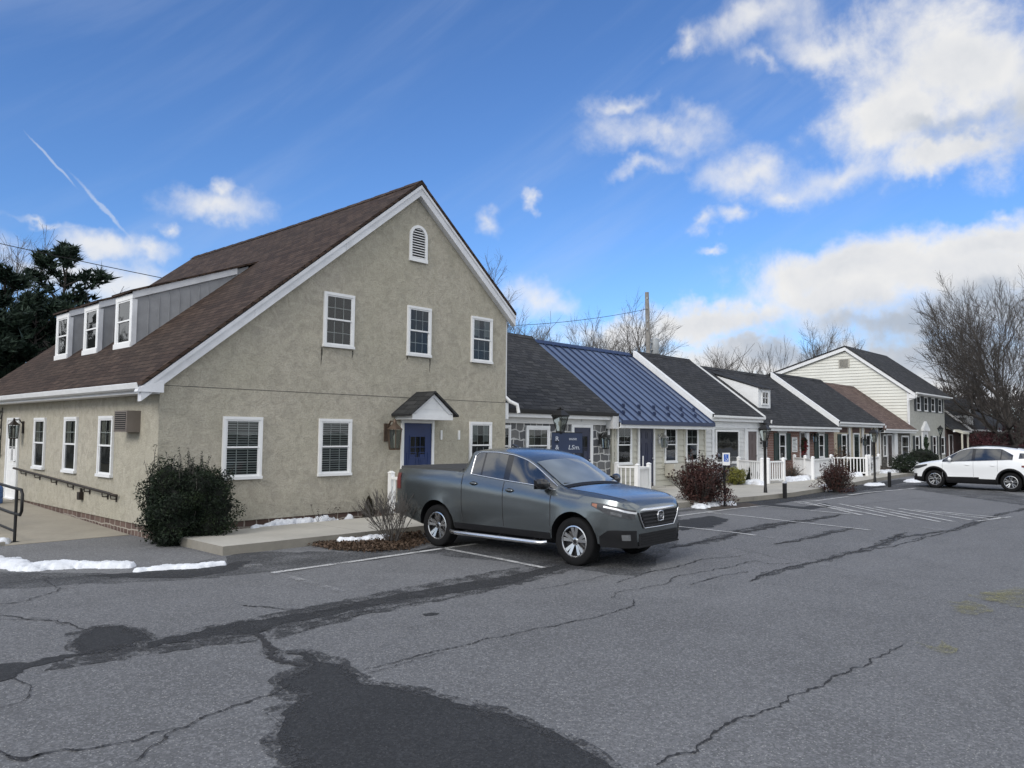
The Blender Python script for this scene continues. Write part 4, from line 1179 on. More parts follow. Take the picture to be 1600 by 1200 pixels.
tag(bx.build('outlet_box', M['brown_iron']), 'small dark outlet box on the side wall under the handrail', 'outlet box')
rr2 = thing('ramp_railing', 'black pipe railing along the open side of the concrete ramp', 'railing', (4.0, 15.4, 0))
ztop = .93
b = MB()
def rz(y): return (y - 15.3) * .03
b.tube([(4.0, 22, ztop + rz(22)), (4.0, 15.75, ztop + .01), (4.0, 15.2, ztop), (4.0, 15.12, ztop - .07), (4.0, 15.12, ztop - .36), (4.0, 15.2, ztop - .43), (4.0, 15.75, ztop - .43), (4.0, 22, ztop - .43 + rz(22))], .026, 8)
b.build('top_rail', M['black_iron'], rr2)
b = MB(); b.tube([(4.0, 15.45, .20), (4.0, 22, .20 + rz(22))], .022, 8); b.build('lower_rail', M['black_iron'], rr2)
for y in (15.45, 17.6, 19.8, 22.0):
    b = MB(); b.tube([(4.0, y, .0), (4.0, y, ztop + rz(y))], .026, 8); b.box(3.94, y - .06, rz(y) - .01, 4.06, y + .06, rz(y) + .02); b.build('post', M['black_iron'], rr2)
jg = thing('water_jug', 'large clear blue water jug on the ramp before the white door', 'water jug', (5.2, 21.7, .2))
def jug(c):
    b = MB(); b.lathe([(.0, 0), (.12, 0), (.135, .02), (.135, .12), (.128, .13), (.135, .14), (.135, .24), (.128, .25), (.135, .26), (.135, .36), (.11, .41), (.05, .45), (.03, .46), (.03, .50)], c, 18); return b
jug((5.2, 21.7, .19)).build('bottle', M['blue_water'], jg, sharp=40)
b = MB(); b.lathe([(.036, .49), (.036, .53), (0, .535)], (5.2, 21.7, .19), 12); b.build('cap', M['sign_white'], jg)
jg2 = thing('water_jug', 'second blue water jug standing closer to the white side door', 'water jug', (5.25, 22.15, .2))
jug((5.22, 22.15, .2)).build('bottle', M['blue_water'], jg2, sharp=40)
jg['group'] = jg2['group'] = 'blue water jugs by the side door'
# wrought iron trellis at the far end of the side wall
tr_ = thing('iron_trellis', 'black wrought iron scroll trellis on the side wall beyond the white door', 'trellis', (XL, 24.2, 1.3))
b = MB(); xw = XL - .05
for y in (23.88, 24.5): b.tube([(xw, y, 1.2), (xw, y, 2.55)], .014, 6)
for z in (1.3, 2.45): b.tube([(xw, 23.88, z), (xw, 24.5, z)], .012, 6)
for z in (1.5, 1.8, 2.1, 2.35):
    for s in (-1, 1):
        b.tube([(xw, 24.19 + s * (.02 + .26 * math.sin(t * .55)) * (1 - t * .06), z + .12 * math.cos(t * .9)) for t in range(8)], .008, 5)
b.build('scroll', M['black_iron'], tr_)
# ------------------------------------------------------------------ the row of little shops
YR = 14.8; KP = .745; EV = 2.45; YE = 14.4
fr_ = Fr((0, YR, 0), (1, 0, 0), (0, -1, 0))
def plane(y, r=0): return EV + r + KP * (y - YE)


def shop(name, label, x0, x1, wall_mat, roof_mat, r=0.0, ridge=5.25, ye=14.4, lap=None, rake=None, xr0=None, xr1=None, gutter='trim', wall_h=None, cat='shop'):
    t = thing(name, label, cat, (x0, YR, 0))
    yr = YE + (ridge - EV - r) / KP; yb = 2 * yr - ye
    b = MB(); dz = .16
    # body up to just under the roof
    P = [(x0, YR, .0), (x0, YR, plane(YR, r) - dz), (x0, yr, ridge - dz), (x0, yb - .4, plane(ye + .4, r) - dz), (x0, yb - .4, 0)]
    b.prism(P, (x1 - x0, 0, 0))
    if lap: laps(b, fr_, x0, x1, .16, plane(YR, r) - dz, lap, .03)
    b.build('wall', M[wall_mat], t)
    b = MB(); a0 = x0 if xr0 is None else xr0; a1 = x1 if xr1 is None else xr1
    ks = max(2, int((a1 - a0) / 1.2))
    def wz(i): return .018 * math.sin(i * 2.1 + x0)
    for i in range(ks):
        xa, xb = a0 + (a1 - a0) * i / ks, a0 + (a1 - a0) * (i + 1) / ks
        for s in (0, 1):
            A = (ye, plane(ye, r)); B = (yr, ridge)
            if s: A, B = B, (yb, plane(ye, r))
            wa, wb_ = (wz(i), wz(i + 1)); top = [(xa, A[0], A[1] + (wa if s else 0)), (xb, A[0], A[1] + (wb_ if s else 0)), (xb, B[0], B[1] + (0 if s else wb_)), (xa, B[0], B[1] + (0 if s else wa))]
            b.hexa([(p[0], p[1], p[2] - .10) for p in top] + top)
    ro = b.build('roof', M[roof_mat], t)
    if roof_mat.startswith('shingle'):
        b = MB()
        b.prism([(a0, yr - .15, ridge - .15 * KP + .02), (a0, yr, ridge + .045), (a0, yr + .15, ridge - .15 * KP + .02), (a0, yr + .15, ridge - .15 * KP - .02), (a0, yr, ridge), (a0, yr - .15, ridge - .15 * KP - .02)], (a1 - a0, 0, 0))
        b.build('ridge_cap', M[roof_mat], ro)
    if rake:
        b = MB()
        A = (ye - .02, plane(ye - .02, r)); B = (yr, ridge)
        for k in range(2):
            f0, f1 = k / 2 + (.001 if k else 0), (k + 1) / 2
            ya, za, yb_, zb_ = A[0] + (B[0] - A[0]) * f0, A[1] + (B[1] - A[1]) * f0, A[0] + (B[0] - A[0]) * f1, A[1] + (B[1] - A[1]) * f1
            b.hexa([(a0 - .07, ya, za - .30), (a0 - .002, ya, za - .30), (a0 - .002, yb_, zb_ - .30), (a0 - .07, yb_, zb_ - .30), (a0 - .07, ya, za + .035), (a0 - .002, ya, za + .035), (a0 - .002, yb_, zb_ + .035), (a0 - .07, yb_, zb_ + .035)])
        b.hexa([(a0 - .075, A[0], A[1] + .036), (a0 + .16, A[0], A[1] + .036), (a0 + .16, B[0], B[1] + .036), (a0 - .075, B[0], B[1] + .036), (a0 - .075, A[0], A[1] + .05), (a0 + .16, A[0], A[1] + .05), (a0 + .16, B[0], B[1] + .05), (a0 - .075, B[0], B[1] + .05)])
        b.build('rake_board', M[rake], t)
    # fascia, soffit, gutter
    b = MB(); ze = plane(ye, r)
    b.box(a0 + .003, ye + .03, ze - .24, a1 - .003, ye + .055, ze - .08); b.box(a0 + .003, ye + .055, ze - .24, a1 - .003, YR - .001, ze - .21); b.build('fascia', M['trim'], t)
    if gutter:
        b = MB(); g = [(ye + .028, ze - .13), (ye - .04, ze - .13), (ye - .085, ze - .10), (ye - .09, ze - .02), (ye - .075, ze - .02), (ye - .07, ze - .09), (ye - .035, ze - .115), (ye + .028, ze - .115)]
        b.prism([(a0 + .01, y, z) for y, z in g], (a1 - a0 - .02, 0, 0)); b.build('gutter', M[gutter], t)
    return t, yr


def spout(t, x, ye, r, mat='trim', to=.3):
    ze = plane(ye, r); b = MB()
    b.tube([(x, ye - .03, ze - .12), (x, ye - .02, ze - .28), (x, YR - .06, ze - .42), (x, YR - .06, to)], .038, 8); b.build('downspout', M[mat], t)


def shutter(t, fr, u0, u1, v0, v1, mat):
    b = MB(); u0, u1 = min(u0, u1), max(u0, u1); s = .045
    fr.box(b, u0, u0 + s, v0, v1, .002, .04); fr.box(b, u1 - s, u1, v0, v1, .002, .04)
    for v in (v0, (v0 + v1) / 2 - s / 2, v1 - s): fr.box(b, u0 + s, u1 - s, v, v + s, .002, .039)
    fr.quad(b, u0 + s, u1 - s, v0, v1, .006)
    v = v0 + .07
    while v < v1 - .07:
        fr.box(b, u0 + s, u1 - s, v, v + .02, .007, .028); v += .045
    b.build('shutter', M[mat], t, uv=False)


fs2 = Fr((0, YR - .03, 0), (1, 0, 0), (0, -1, 0))      # clapboard fronts: openings sit on the boards
# 1 stone shop
S1, yr1 = shop('stone_shop', 'grey stone shop with white mortar and dark slate-like roof next to the big house', 14.88, 20.68, 'stone_grey', 'shingle_dark', .13, 5.44, 14.52, gutter='black_iron', xr1=20.66)
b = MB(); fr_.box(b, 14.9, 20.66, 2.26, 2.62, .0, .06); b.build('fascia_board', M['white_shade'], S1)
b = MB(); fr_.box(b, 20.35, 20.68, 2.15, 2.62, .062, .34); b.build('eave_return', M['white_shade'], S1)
w_ = window(S1, fr_, 16.50, 17.56, 1.0, 2.2, blind=False, lower_munt=True, fw=.09); curtains(w_, fr_, 16.6, 17.46, 1.1, 2.1)
window(S1, fr_, 15.05, 15.85, 1.0, 2.2, blind=False)
door(S1, fr_, 18.72, 19.56, .2, 2.17, 'door_navy', lite=(.18, .82, .5, .86), knob=.95, cols=3, rows=2, fw=.12, label='navy shop door with six small panes')
spout(S1, 20.5, 14.52, .13, 'trim', 1.95)
b = MB()
for u, v, a, c in ((19.12, 2.36, .03, .17), (19.12, 2.51, .16, .03), (19.15, 2.43, .10, .025), (19.12, 2.36, .16, .03)): fr_.box(b, u - .08, u - .08 + a, v, v + c, .0605, .068)
b.build('door_letter', M['steel'], S1)
lantern('black lantern with a rounded hood on the stone wall', fr_, 20.10, 1.78, 'black_iron', 1.35)
# wall sconce-high light by the house corner
# 2 cream shop, blue metal roof
S2, yr2 = shop('cream_shop', 'cream clapboard shop under a blue standing seam metal roof', 20.70, 26.92, 'siding_cream', 'metal_blue', .0, 5.34, 14.36, lap=.205, gutter=None, xr0=20.68, xr1=26.86)
b = MB(); sp = .47; x = 20.70; k = 0
rf = [o for o in S2.children if o.name.startswith('roof')][0]
dl = math.hypot(1, KP)
while x < 26.86:
    A = (14.34, plane(14.34)); B = (yr2, 5.34)
    nz = np.array((0, -KP, 1)) / dl
    P0 = [np.array((x - .016, A[0], A[1])), np.array((x + .016, A[0], A[1])), np.array((x + .016, B[0], B[1])), np.array((x - .016, B[0], B[1]))]
    b.hexa([tuple(p - nz * .01) for p in P0] + [tuple(p + nz * .05) for p in P0]); x += sp
b.build('seam', M['metal_blue_rib'], rf)
b = MB(); A, B = (14.33, plane(14.33)), (14.36, plane(14.36))
b.box(20.69, 14.325, plane(14.36) - .13, 26.88, 14.358, plane(14.36) + .012); b.build('drip_edge', M['metal_blue_rib'], rf)
b = MB(); b.prism([(20.69, yr2 - .2, 5.34 - .2 * KP + .055), (20.69, yr2, 5.40), (20.69, yr2 + .2, 5.34 - .2 * KP + .055), (20.69, yr2, 5.36)], (6.17, 0, 0)); b.build('ridge_cap', M['metal_blue_rib'], rf)
x = 20.70 + sp; k = 0
while x < 26.8:
    b = MB()
    for yy in ((14.62, 14.95)[k % 2],):
        z = plane(yy) + .05; b.box(x - .05, yy - .03, z - .02, x + .05, yy + .03, z + .10); b.box(x - .02, yy - .06, z - .01, x + .02, yy + .06, z + .05)
    x += sp; k += 1; b.build('snow_guard', M['metal_blue_rib'], rf)
for u0, u1 in ((20.71, 20.82), (26.82, 26.92)):
    b = MB(); fr_.box(b, u0, u1, .16, 2.4, .019, .045); b.build('corner_board', M['siding_cream'], S2)
for u0, u1 in ((20.98, 21.83), (23.92, 24.74), (25.40, 26.30)):
    b = MB(); fr_.box(b, u0 - .1, u0 - .001, .93, 2.30, .0, .032); fr_.box(b, u1 + .001, u1 + .16, .93, 2.30, .0, .032); fr_.box(b, u0 - .1, u1 + .16, .84, .929, .0, .045); b.build('window_surround', M['siding_cream'], S2)
    window(S2, fs2, u0, u1, .95, 2.25, blind=False, cols=2, lower_munt=False)
door(S2, fs2, 22.30, 23.17, .19, 2.22, 'door_navy', knob=.95, label='dark navy six-panel door', fw=.09)
b = MB(); fr_.box(b, 22.2, 23.3, .146, .19, .0, .5); b.build('step', M['concrete'], S2)
lantern('grey lantern on the cream boards between the navy door and a window', fr_, 23.62, 1.78, 'steel', 1.35)
ac2 = thing('air_conditioner', 'cream wall air conditioner under the middle window of the cream shop', 'air conditioner', (24.5, YR, .5))
b = MB(); fr_.box(b, 23.95, 25.05, .5, .93, .03, .42); b.build('case', M['ac_tan'], ac2)
b = MB(); fr_.box(b, 24.5, 25.0, .56, .88, .42, .423, 1)
for k in range(8): fr_.box(b, 24.5, 25.0, .57 + k * .04, .585 + k * .04, .423, .43)
for k in range(1, 4): fr_.box(b, 24.5 + k * .125 - .01, 24.5 + k * .125 + .01, .56, .88, .423, .432)
b.build('grille', [M['ac_tan'], M['dark_room']], ac2)
fb = MB(); px_ = atY(998, 752, 14.3)
fb.tube([(22.05, 14.45, .15), (22.07, 14.45, 1.25)], .022, 6); tag(fb.build('walking_pole', M['trim']), 'thin white pole leaning up beside the navy door', 'pole')
pl_ = thing('planter_pot', 'low dark pot with dry stems beside the white pole', 'planter', (21.75, 14.1, .15))
b = MB(); b.lathe([(.14, 0), (.2, .22), (.21, .24), (.17, .24), (.16, .18)], (21.75, 14.1, .147), 14); b.build('pot', M['door_red'], pl_)
# 3 white shop
S3, yr3 = shop('white_shop', 'white clapboard shop with a large display window and brown door', 26.93, 32.30, 'siding_white', 'shingle_dark2', .24, 5.43, 14.5, lap=.17, rake='trim', xr0=26.95, xr1=31.5)
b = MB(); fr_.box(b, 26.95, 32.28, 2.27, 2.60, .02, .05); b.build('fascia_board', M['trim'], S3)
WD = window(S3, fr_, 27.66, 29.60, .86, 2.16, blind=False, munt=False, name='display_window', glass='glass_display', label='large display window with green tinted glass') if False else None
b = MB(); u0, u1, v0, v1 = 27.64, 29.60, .86, 2.18
fs2.box(b, u0, u0 + .07, v0, v1, .0, .07); fs2.box(b, u1 - .07, u1, v0, v1, .0, .07); fs2.box(b, u0 + .07, u1 - .07, v1 - .07, v1, .0, .07); fs2.box(b, u0 - .03, u1 + .03, v0 - .04, v0 + .06, .0, .10)
fs2.quad(b, u0 + .07, u1 - .07, v0 + .06, v1 - .07, .021, 1)
dw = b.build('display_window', [M['vinyl'], M['dark_room']], S3); dw['label'] = 'large single-pane display window'
b = MB()
for k in range(9): fs2.box(b, u0 + .08, u1 - .08, v1 - .1 - k * .05, v1 - .085 - k * .05, .024, .03)
b.build('blind', M['blind'], dw); b = MB(); fs2.quad(b, u0 + .07, u1 - .07, v0 + .06, v1 - .07, .05); b.build('pane', M['glass_display'], dw, uv=False)
b = MB(); fs2.box(b, u0, u1, .2, .80, .019, .04); b.build('panel', M['board_grey'], S3)
for u0, u1, w1 in ((30.20, 30.355, .07), (27.42, 27.60, .05), (32.12, 32.29, .05)):
    b = MB(); fr_.box(b, u0, u1, .16, 2.265, .019, w1); b.build('corner_board', M['trim'], S3)
door(S3, fs2, 30.44, 31.26, .2, 2.14, 'door_brown', knob=.95, label='plain brown shop door', fw=.08)
spout(S3, 32.16, 14.5, .24)
lantern('black lantern right of the brown door on the white shop', fr_, 31.78, 1.72, 'black_iron', 1.2)
# 4 brick shop
S4, yr4 = shop('brick_shop', 'red brick shop with dark green shutters and a dormer on its roof', 32.31, 40.28, 'brick_red', 'shingle_dark2', .0, 5.2, 14.36, gutter='trim', xr0=31.5, xr1=39.95)
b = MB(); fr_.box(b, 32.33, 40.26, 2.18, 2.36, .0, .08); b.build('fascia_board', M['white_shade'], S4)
for (u0, u1, s0, s1) in ((33.58, 34.30, 33.08, 34.85), (38.16, 38.86, 37.66, 39.4)):
    window(S4, fr_, u0, u1, .88, 2.08, blind=False, cols=2, munt=False, frame='vinyl'); shutter(S4, fr_, s0, u0 - .01, .86, 2.09, 'shutter_green'); shutter(S4, fr_, u1 + .01, s1, .86, 2.09, 'shutter_green')
    b = MB()
    P = [fr_.p(u0 - .1, 2.10, .05), fr_.p(u1 + .1, 2.10, .05), fr_.p(u1 + .22, 2.35, .05), fr_.p(u0 - .22, 2.35, .05)]; b.prism(P, (0, .05, 0)); b.build('lintel', M['white_shade'], S4)
door(S4, fr_, 35.96, 36.46, .2, 2.1, 'door_red', knob=-.9, fw=.04, label='dark door with a red wreath', panels=False)
b = MB(); fr_.box(b, 36.52, 36.85, .2, 2.12, .0, .10); fr_.box(b, 35.86, 36.86, 2.15, 2.45, .081, .12); b.build('door_surround', M['trim'], S4)
lantern('dark lantern on the red brick beside a green shutter', fr_, 37.30, 1.9, 'black_iron', 1.2)
b = MB(); fr_.box(b, 35.02, 35.60, 1.22, 1.90, .001, .03); sg = tag(b.build('shop_sign', M['sign_white']), 'white notice board with dark writing on the red brick', 'sign')
b = MB()
for k in range(9): fr_.box(b, 35.08 + (.02 * (k * 7 % 3)), 35.54 - .05 * (k * 5 % 4), 1.28 + k * .065, 1.30 + k * .065 + (.012 if k > 6 else 0), .03, .033)
sgl = b.build('lettering', M['letter_dark'], sg)
b = MB(); b2 = MB()
c = fr_.p(36.2, 1.55, .07)
for i in range(420):
    a = random.uniform(0, 2 * PI); r = .19 + random.gauss(0, .05); p = np.array((c[0] + r * math.cos(a), c[1] + random.uniform(-.07, .03), c[2] + .28 * 0 + 1.2 * r * math.sin(a)))
    d1 = np.array([random.gauss(0, .05) for _ in range(3)]); d2 = np.array([random.gauss(0, .05) for _ in range(3)]); b.add([p, p + d1, p + d2], [(0, 1, 2)])
for i in range(260):
    p = c + np.array((random.gauss(0, .1), random.uniform(-.09, .0), -.1 + random.gauss(0, .2)))
    d1 = np.array([random.gauss(0, .06) for _ in range(3)]); d2 = np.array([random.gauss(0, .06) for _ in range(3)]); b2.add([p, p + d1, p + d2], [(0, 1, 2)])
wr = tag(b.build('door_wreath', M['wreath']), 'wreath with a large red bow on the dark door of the brick shop', 'wreath'); b2.build('bow', M['red_cloth'], wr)
# dormer on the brick roof
xd0, xd1, yd = 33.0, 34.25, 15.45
zt_ = 4.12; zb_ = plane(yd) - .1; yt = 17.55
b = MB(); b.prism([(xd0, yd, zb_), (xd0, yd, zt_), (xd0, yt, plane(yt) - .02), (xd0, yt, plane(yt) - .2)], (xd1 - xd0, 0, 0)); dd = b.build('dormer', M['trim'], S4)
sl = (plane(yt) + .03 - zt_) / (yt - yd)
b = MB(); P = [(xd0 - .05, yd - .12, zt_ - .12 * sl + .01), (xd1 + .05, yd - .12, zt_ - .12 * sl + .01), (xd1 + .05, yt + .25, zt_ + sl * (yt + .25 - yd) + .01), (xd0 - .05, yt + .25, zt_ + sl * (yt + .25 - yd) + .01)]
b.hexa(P + [(p[0], p[1], p[2] + .05) for p in P]); b.build('roof', M['shingle_dark2'], dd)
fd = Fr((0, yd, 0), (1, 0, 0), (0, -1, 0)); window(dd, fd, 33.35, 33.95, 3.38, 4.0, blind=False, cols=2, rows=2, fw=.06) if False else None
b = MB(); fd.box(b, 33.30, 33.38, 3.36, 4.02, 0, .04); fd.box(b, 33.92, 34.0, 3.36, 4.02, 0, .04); fd.box(b, 33.38, 33.92, 3.36, 3.44, 0, .04); fd.box(b, 33.38, 33.92, 3.94, 4.02, 0, .04); fd.box(b, 33.635, 33.665, 3.44, 3.94, .012, .03); fd.box(b, 33.38, 33.92, 3.675, 3.705, .012, .031); fd.quad(b, 33.38, 33.92, 3.44, 3.94, .011, 1)
b.build('window', [M['trim'], M['dark_gloss']], dd)
# 5 tan shop
S5, yr5 = shop('tan_shop', 'tan rendered shop with brick panels under the eave and dark shutters', 40.29, 47.5, 'render_tan', 'shingle_dark2', .24, 5.36, 14.45, rake='trim', xr0=40.0, xr1=47.0)
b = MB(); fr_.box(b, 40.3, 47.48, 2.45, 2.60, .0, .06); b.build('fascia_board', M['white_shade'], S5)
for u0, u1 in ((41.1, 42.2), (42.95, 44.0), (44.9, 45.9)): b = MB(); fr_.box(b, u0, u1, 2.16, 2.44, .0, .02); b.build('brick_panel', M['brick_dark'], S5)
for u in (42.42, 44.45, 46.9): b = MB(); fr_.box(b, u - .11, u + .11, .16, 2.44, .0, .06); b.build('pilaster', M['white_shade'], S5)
for (u0, u1, s0, s1) in ((41.24, 42.0, 40.75, 42.3), (44.98, 45.72, 44.62, 46.05)):
    window(S5, fr_, u0, u1, .82, 2.1, blind=False, cols=2, munt=False, frame='vinyl'); shutter(S5, fr_, s0, u0 - .01, .9, 2.08, 'shutter_green' if u0 < 43 else 'shutter_grey'); shutter(S5, fr_, u1 + .01, s1, .9, 2.08, 'shutter_grey')
door(S5, fr_, 43.08, 43.86, .2, 2.08, 'shutter_green', lite=(.16, .84, .28, .92), knob=.9, cols=3, rows=5, label='dark green door with a tall divided pane', panels=False)
spout(S5, 47.3, 14.45, .24)
lantern('dark lantern on the tan front beside the glazed green door', fr_, 44.28, 1.72, 'black_iron', 1.2)
# 6 dark stone shop
S6, yr6 = shop('dark_stone_shop', 'dark fieldstone shop under a tan brown roof beside the two-storey house', 47.51, 53.2, 'stone_dark', 'shingle_tan', .0, 5.27, 14.38, xr0=47.0, xr1=53.26)
b = MB(); fr_.box(b, 49.75, 50.35, .16, 2.25, .0, .12); b.build('white_column', M['trim'], S6)
w_ = window(S6, fr_, 51.40, 52.85, .62, 2.05, blind=False, munt=False, fw=.07, glass='glass_display'); curtains(w_, fr_, 51.5, 52.75, .7, 1.95, 'blind')
window(S6, fr_, 47.95, 48.5, .78, 2.1, blind=False, munt=False)
door(S6, fr_, 48.72, 49.5, .2, 2.05, 'door_red', label='dark shop door')
# 7 two-storey house
XH = 53.30
fh = Fr((XH, 0, 0), (0, 1, 0), (-1, 0, 0)); H2 = thing('two_storey_house', 'two-storey house with pale clapboard gable and grey rendered front', 'house', (XH, YR, 0))
xe = 61.6; za, ya = 8.1, 18.68; yb2 = 25.0; zb2 = 6.15; kf = (8.1 - 4.85) / (ya - 14.4); kb = (8.1 - zb2) / (yb2 - ya)
b = MB(); P = [(XH, YR, 0), (XH, YR, 4.85 + kf * .4 - .15), (XH, ya, za - .15), (XH, yb2 - .3, zb2 - .05), (XH, yb2 - .3, 0)]
b.prism(P, (xe - XH, 0, 0)); b.build('wall', M['render_grey'], H2)
b = MB(); v = .2
while v < za - .2:
    t_ = min(v + .20, za - .16)
    zt2 = t_
    y_lo = YR if zt2 < P[1][2] else ya - (za - .15 - zt2) / kf
    y_hi = yb2 - .3 if zt2 < zb2 - .05 else ya + (za - .15 - zt2) / kb
    if y_hi - y_lo > .1:
        Q = [fh.p(y_lo, v, .045), fh.p(y_hi, v, .045), fh.p(y_hi, t_, .003), fh.p(y_lo, t_, .003), fh.p(y_lo, v, 0), fh.p(y_hi, v, 0)]
        b.add(Q, [(0, 1, 2, 3)[::-1], (4, 5, 1, 0)[::-1], (3, 4, 0)[::-1], (1, 5, 2)[::-1]])
    v = t_
b.build('siding', M['siding_house'], H2)
b = MB(); fh.box(b, YR - .02, YR + .12, .2, 4.9, .023, .06); b.build('corner_board', M['trim'], H2)
b = MB()
for (y0_, z0_, y1_, z1_) in ((14.38, 4.85, ya, za), (ya, za, yb2, zb2)):
    top = [(XH - .22, y0_, z0_), (xe + .25, y0_, z0_), (xe + .25, y1_, z1_), (XH - .22, y1_, z1_)]; b.hexa([(p[0], p[1], p[2] - .1) for p in top] + top)
b.build('roof', M['shingle_dark'], H2)
b = MB()
for (y0_, z0_, y1_, z1_) in ((14.38, 4.85, ya - .001, za), (ya + .001, za, yb2, zb2)):
    P = [(XH - .2, y0_, z0_ - .34), (XH - .17, y0_, z0_ - .34), (XH - .17, y1_, z1_ - .34), (XH - .2, y1_, z1_ - .34), (XH - .2, y0_, z0_ - .105), (XH - .17, y0_, z0_ - .105), (XH - .17, y1_, z1_ - .105), (XH - .2, y1_, z1_ - .105)]; b.hexa(P)
b.box(XH - .165, 14.42, 4.42, XH - .0, YR - .03, 4.70); b.build('rake_board', M['trim'], H2)
b = MB(); b.box(XH - .1, 14.42, 4.70, xe + .2, 14.45, 4.78); b.box(XH + .001, 14.45, 4.68, xe + .2, YR - .001, 4.71); b.build('fascia', M['trim'], H2)
b = MB(); b.box(XH - .15, 14.27, 4.72, xe + .22, 14.378, 4.81); b.build('gutter', M['trim'], H2)
b = MB(); b.tube([(XH - .06, 14.34, 4.66), (XH - .06, 14.36, 4.5), (XH - .09, 14.86, 4.28), (XH - .09, 14.86, 2.9)], .05, 8); b.build('downspout', M['trim'], H2)
b = MB(); b.box(XH - .09, 18.45, 6.62, XH - .024, 19.15, 7.22)
for k in range(7): b.box(XH - .10, 18.52, 6.67 + k * .075, XH - .09, 19.08, 6.70 + k * .075, 1)
b.build('gable_vent', [M['ac_tan'], M['dark_room']], H2)
for (u0, v0, v1, sub_) in ((54.75, 3.68, 4.67, 1), (56.45, 3.68, 4.67, 1), (58.15, 3.68, 4.67, 1), (59.9, 3.68, 4.67, 1), (54.25, .78, 2.05, 0), (58.3, .74, 2.05, 0), (60.4, .74, 2.0, 0)):
    u1 = u0 + .88
    window(H2, fr_, u0, u1, v0, v1, blind=False, cols=2, munt=False)
    shutter(H2, fr_, u0 - .42, u0 - .02, v0 - .03, v1, 'shutter_grey'); shutter(H2, fr_, u1 + .02, u1 + .42, v0 - .03, v1, 'shutter_grey')
door(H2, fr_, 56.0, 56.95, .25, 2.15, 'trim', knob=.95, label='white panelled front door with a wreath', fw=.2)
b = MB(); fr_.box(b, 55.7, 57.25, 2.37, 2.5, .0, .16); b.prism([fr_.p(55.68, 2.5, 0), fr_.p(57.27, 2.5, 0), fr_.p(56.475, 3.02, 0)], (0, -.15, 0)); b.build('pediment', M['trim'], H2)
b = MB(); c = fr_.p(56.5, 1.6, .06)
for i in range(420):
    a = random.uniform(0, 2 * PI); r = .3 + random.gauss(0, .06); p = np.array((c[0] + r * math.cos(a), c[1] + random.uniform(-.06, .03), c[2] + r * math.sin(a)))
    d1 = np.array([random.gauss(0, .07) for _ in range(3)]); d2 = np.array([random.gauss(0, .07) for _ in range(3)]); b.add([p, p + d1, p + d2], [(0, 1, 2)])
tag(b.build('door_wreath', M['wreath']), 'dark green ring wreath on the white door of the two-storey house', 'wreath')
# 8 brick house beyond
S8 = thing('brick_house', 'low dark brick house with a gabled dormer beyond the two-storey house', 'house', (62, YR, 0))
b = MB(); b.box(61.8, YR, 0, 67, 20, 2.5); b.box(67, YR, 0, 82, 20, 2.6); b.build('wall', M['brick_dark'], S8)
b = MB()
for (a0, a1, z0_, rg) in ((61.7, 67.0, 2.5, 4.4), (67.0, 82.5, 2.62, 5.6)):
    yr_ = 14.3 + (rg - z0_) / .83
    for (A, B) in (((14.3, z0_), (yr_, rg)), ((yr_, rg), (2 * yr_ - 14.3, z0_))):
        top = [(a0, A[0], A[1]), (a1, A[0], A[1]), (a1, B[0], B[1]), (a0, B[0], B[1])]; b.hexa([(p[0], p[1], p[2] - .12) for p in top] + top)
b.build('roof', M['shingle_dark'], S8)
b = MB(); A, B = (14.28, 2.6), (14.3 + 3.0 / .83, 5.6)
b.hexa([(66.9, A[0], A[1] - .2), (66.99, A[0], A[1] - .2), (66.99, B[0], B[1] - .2), (66.9, B[0], B[1] - .2), (66.9, A[0], A[1] + .06), (66.99, A[0], A[1] + .06), (66.99, B[0], B[1] + .06), (66.9, B[0], B[1] + .06)])
b.box(67, 14.2, 2.46, 82.4, 14.3, 2.6); b.box(61.7, 14.2, 2.34, 66.88, 14.3, 2.46); b.build('gutter', M['trim'], S8)
b = MB(); x0, x1, yd, zd, zp = 66.9, 68.7, 14.75, 3.75, 4.6
x0 += .9; x1 += .9
b.prism([(x0, yd, 2.75), (x1, yd, 2.75), (x1, yd, zd), ((x0 + x1) / 2, yd, zp), (x0, yd, zd)], (0, 3.2, 0)); dd = b.build('dormer', M['siding_white'], S8)
b = MB(); xm = (x0 + x1) / 2
for (xa, za_, xb, zb_) in ((x0 - .14, zd - .08, xm, zp + .1), (xm, zp + .1, x1 + .14, zd - .08)):
    top = [(xa, yd - .12, za_), (xb, yd - .12, zb_), (xb, yd + 3.4, zb_), (xa, yd + 3.4, za_)]; b.hexa([(p[0], p[1], p[2] - .1) for p in top] + top)
b.build('roof', M['shingle_dark'], dd); b = MB(); b.box(x0 - .17, yd - .1, zd - .25, x0 - .045, yd + 3, zd - .09); b.box(x0 - .045, yd - .06, 2.8, x0 + .16, yd - .002, zd - .1); b.build('fascia', M['trim'], dd); b = MB(); b.box(x1 - .16, yd - .06, 2.8, x1 + .04, yd - .002, zd - .1); b.build('corner_board', M['trim'], dd)
b = MB(); fr_.box(b, 69.7, 70.7, .9, 2.0, 0, .06); fr_.quad(b, 69.78, 70.62, .98, 1.92, .062, 1); b.build('window', [M['trim'], M['dark_gloss']], S8)
# small entry porch between the houses
PO = MB(); PO.hexa([(61.9, 13.7, 2.2), (63.7, 13.7, 2.2), (63.7, 14.8, 2.6), (61.9, 14.8, 2.6), (61.9, 13.7, 2.30), (63.7, 13.7, 2.30), (63.7, 14.8, 2.7), (61.9, 14.8, 2.7)])
pz = PO.build('entry_porch', M['siding_cream'], S8)
for x in (61.98, 63.62):
    b = MB(); b.box(x - .05, 13.75, .0, x + .05, 13.85, 2.2); b.build('post', M['siding_cream'], pz)
door(S8, fr_, 62.6, 63.5, .2, 2.1, 'door_red')


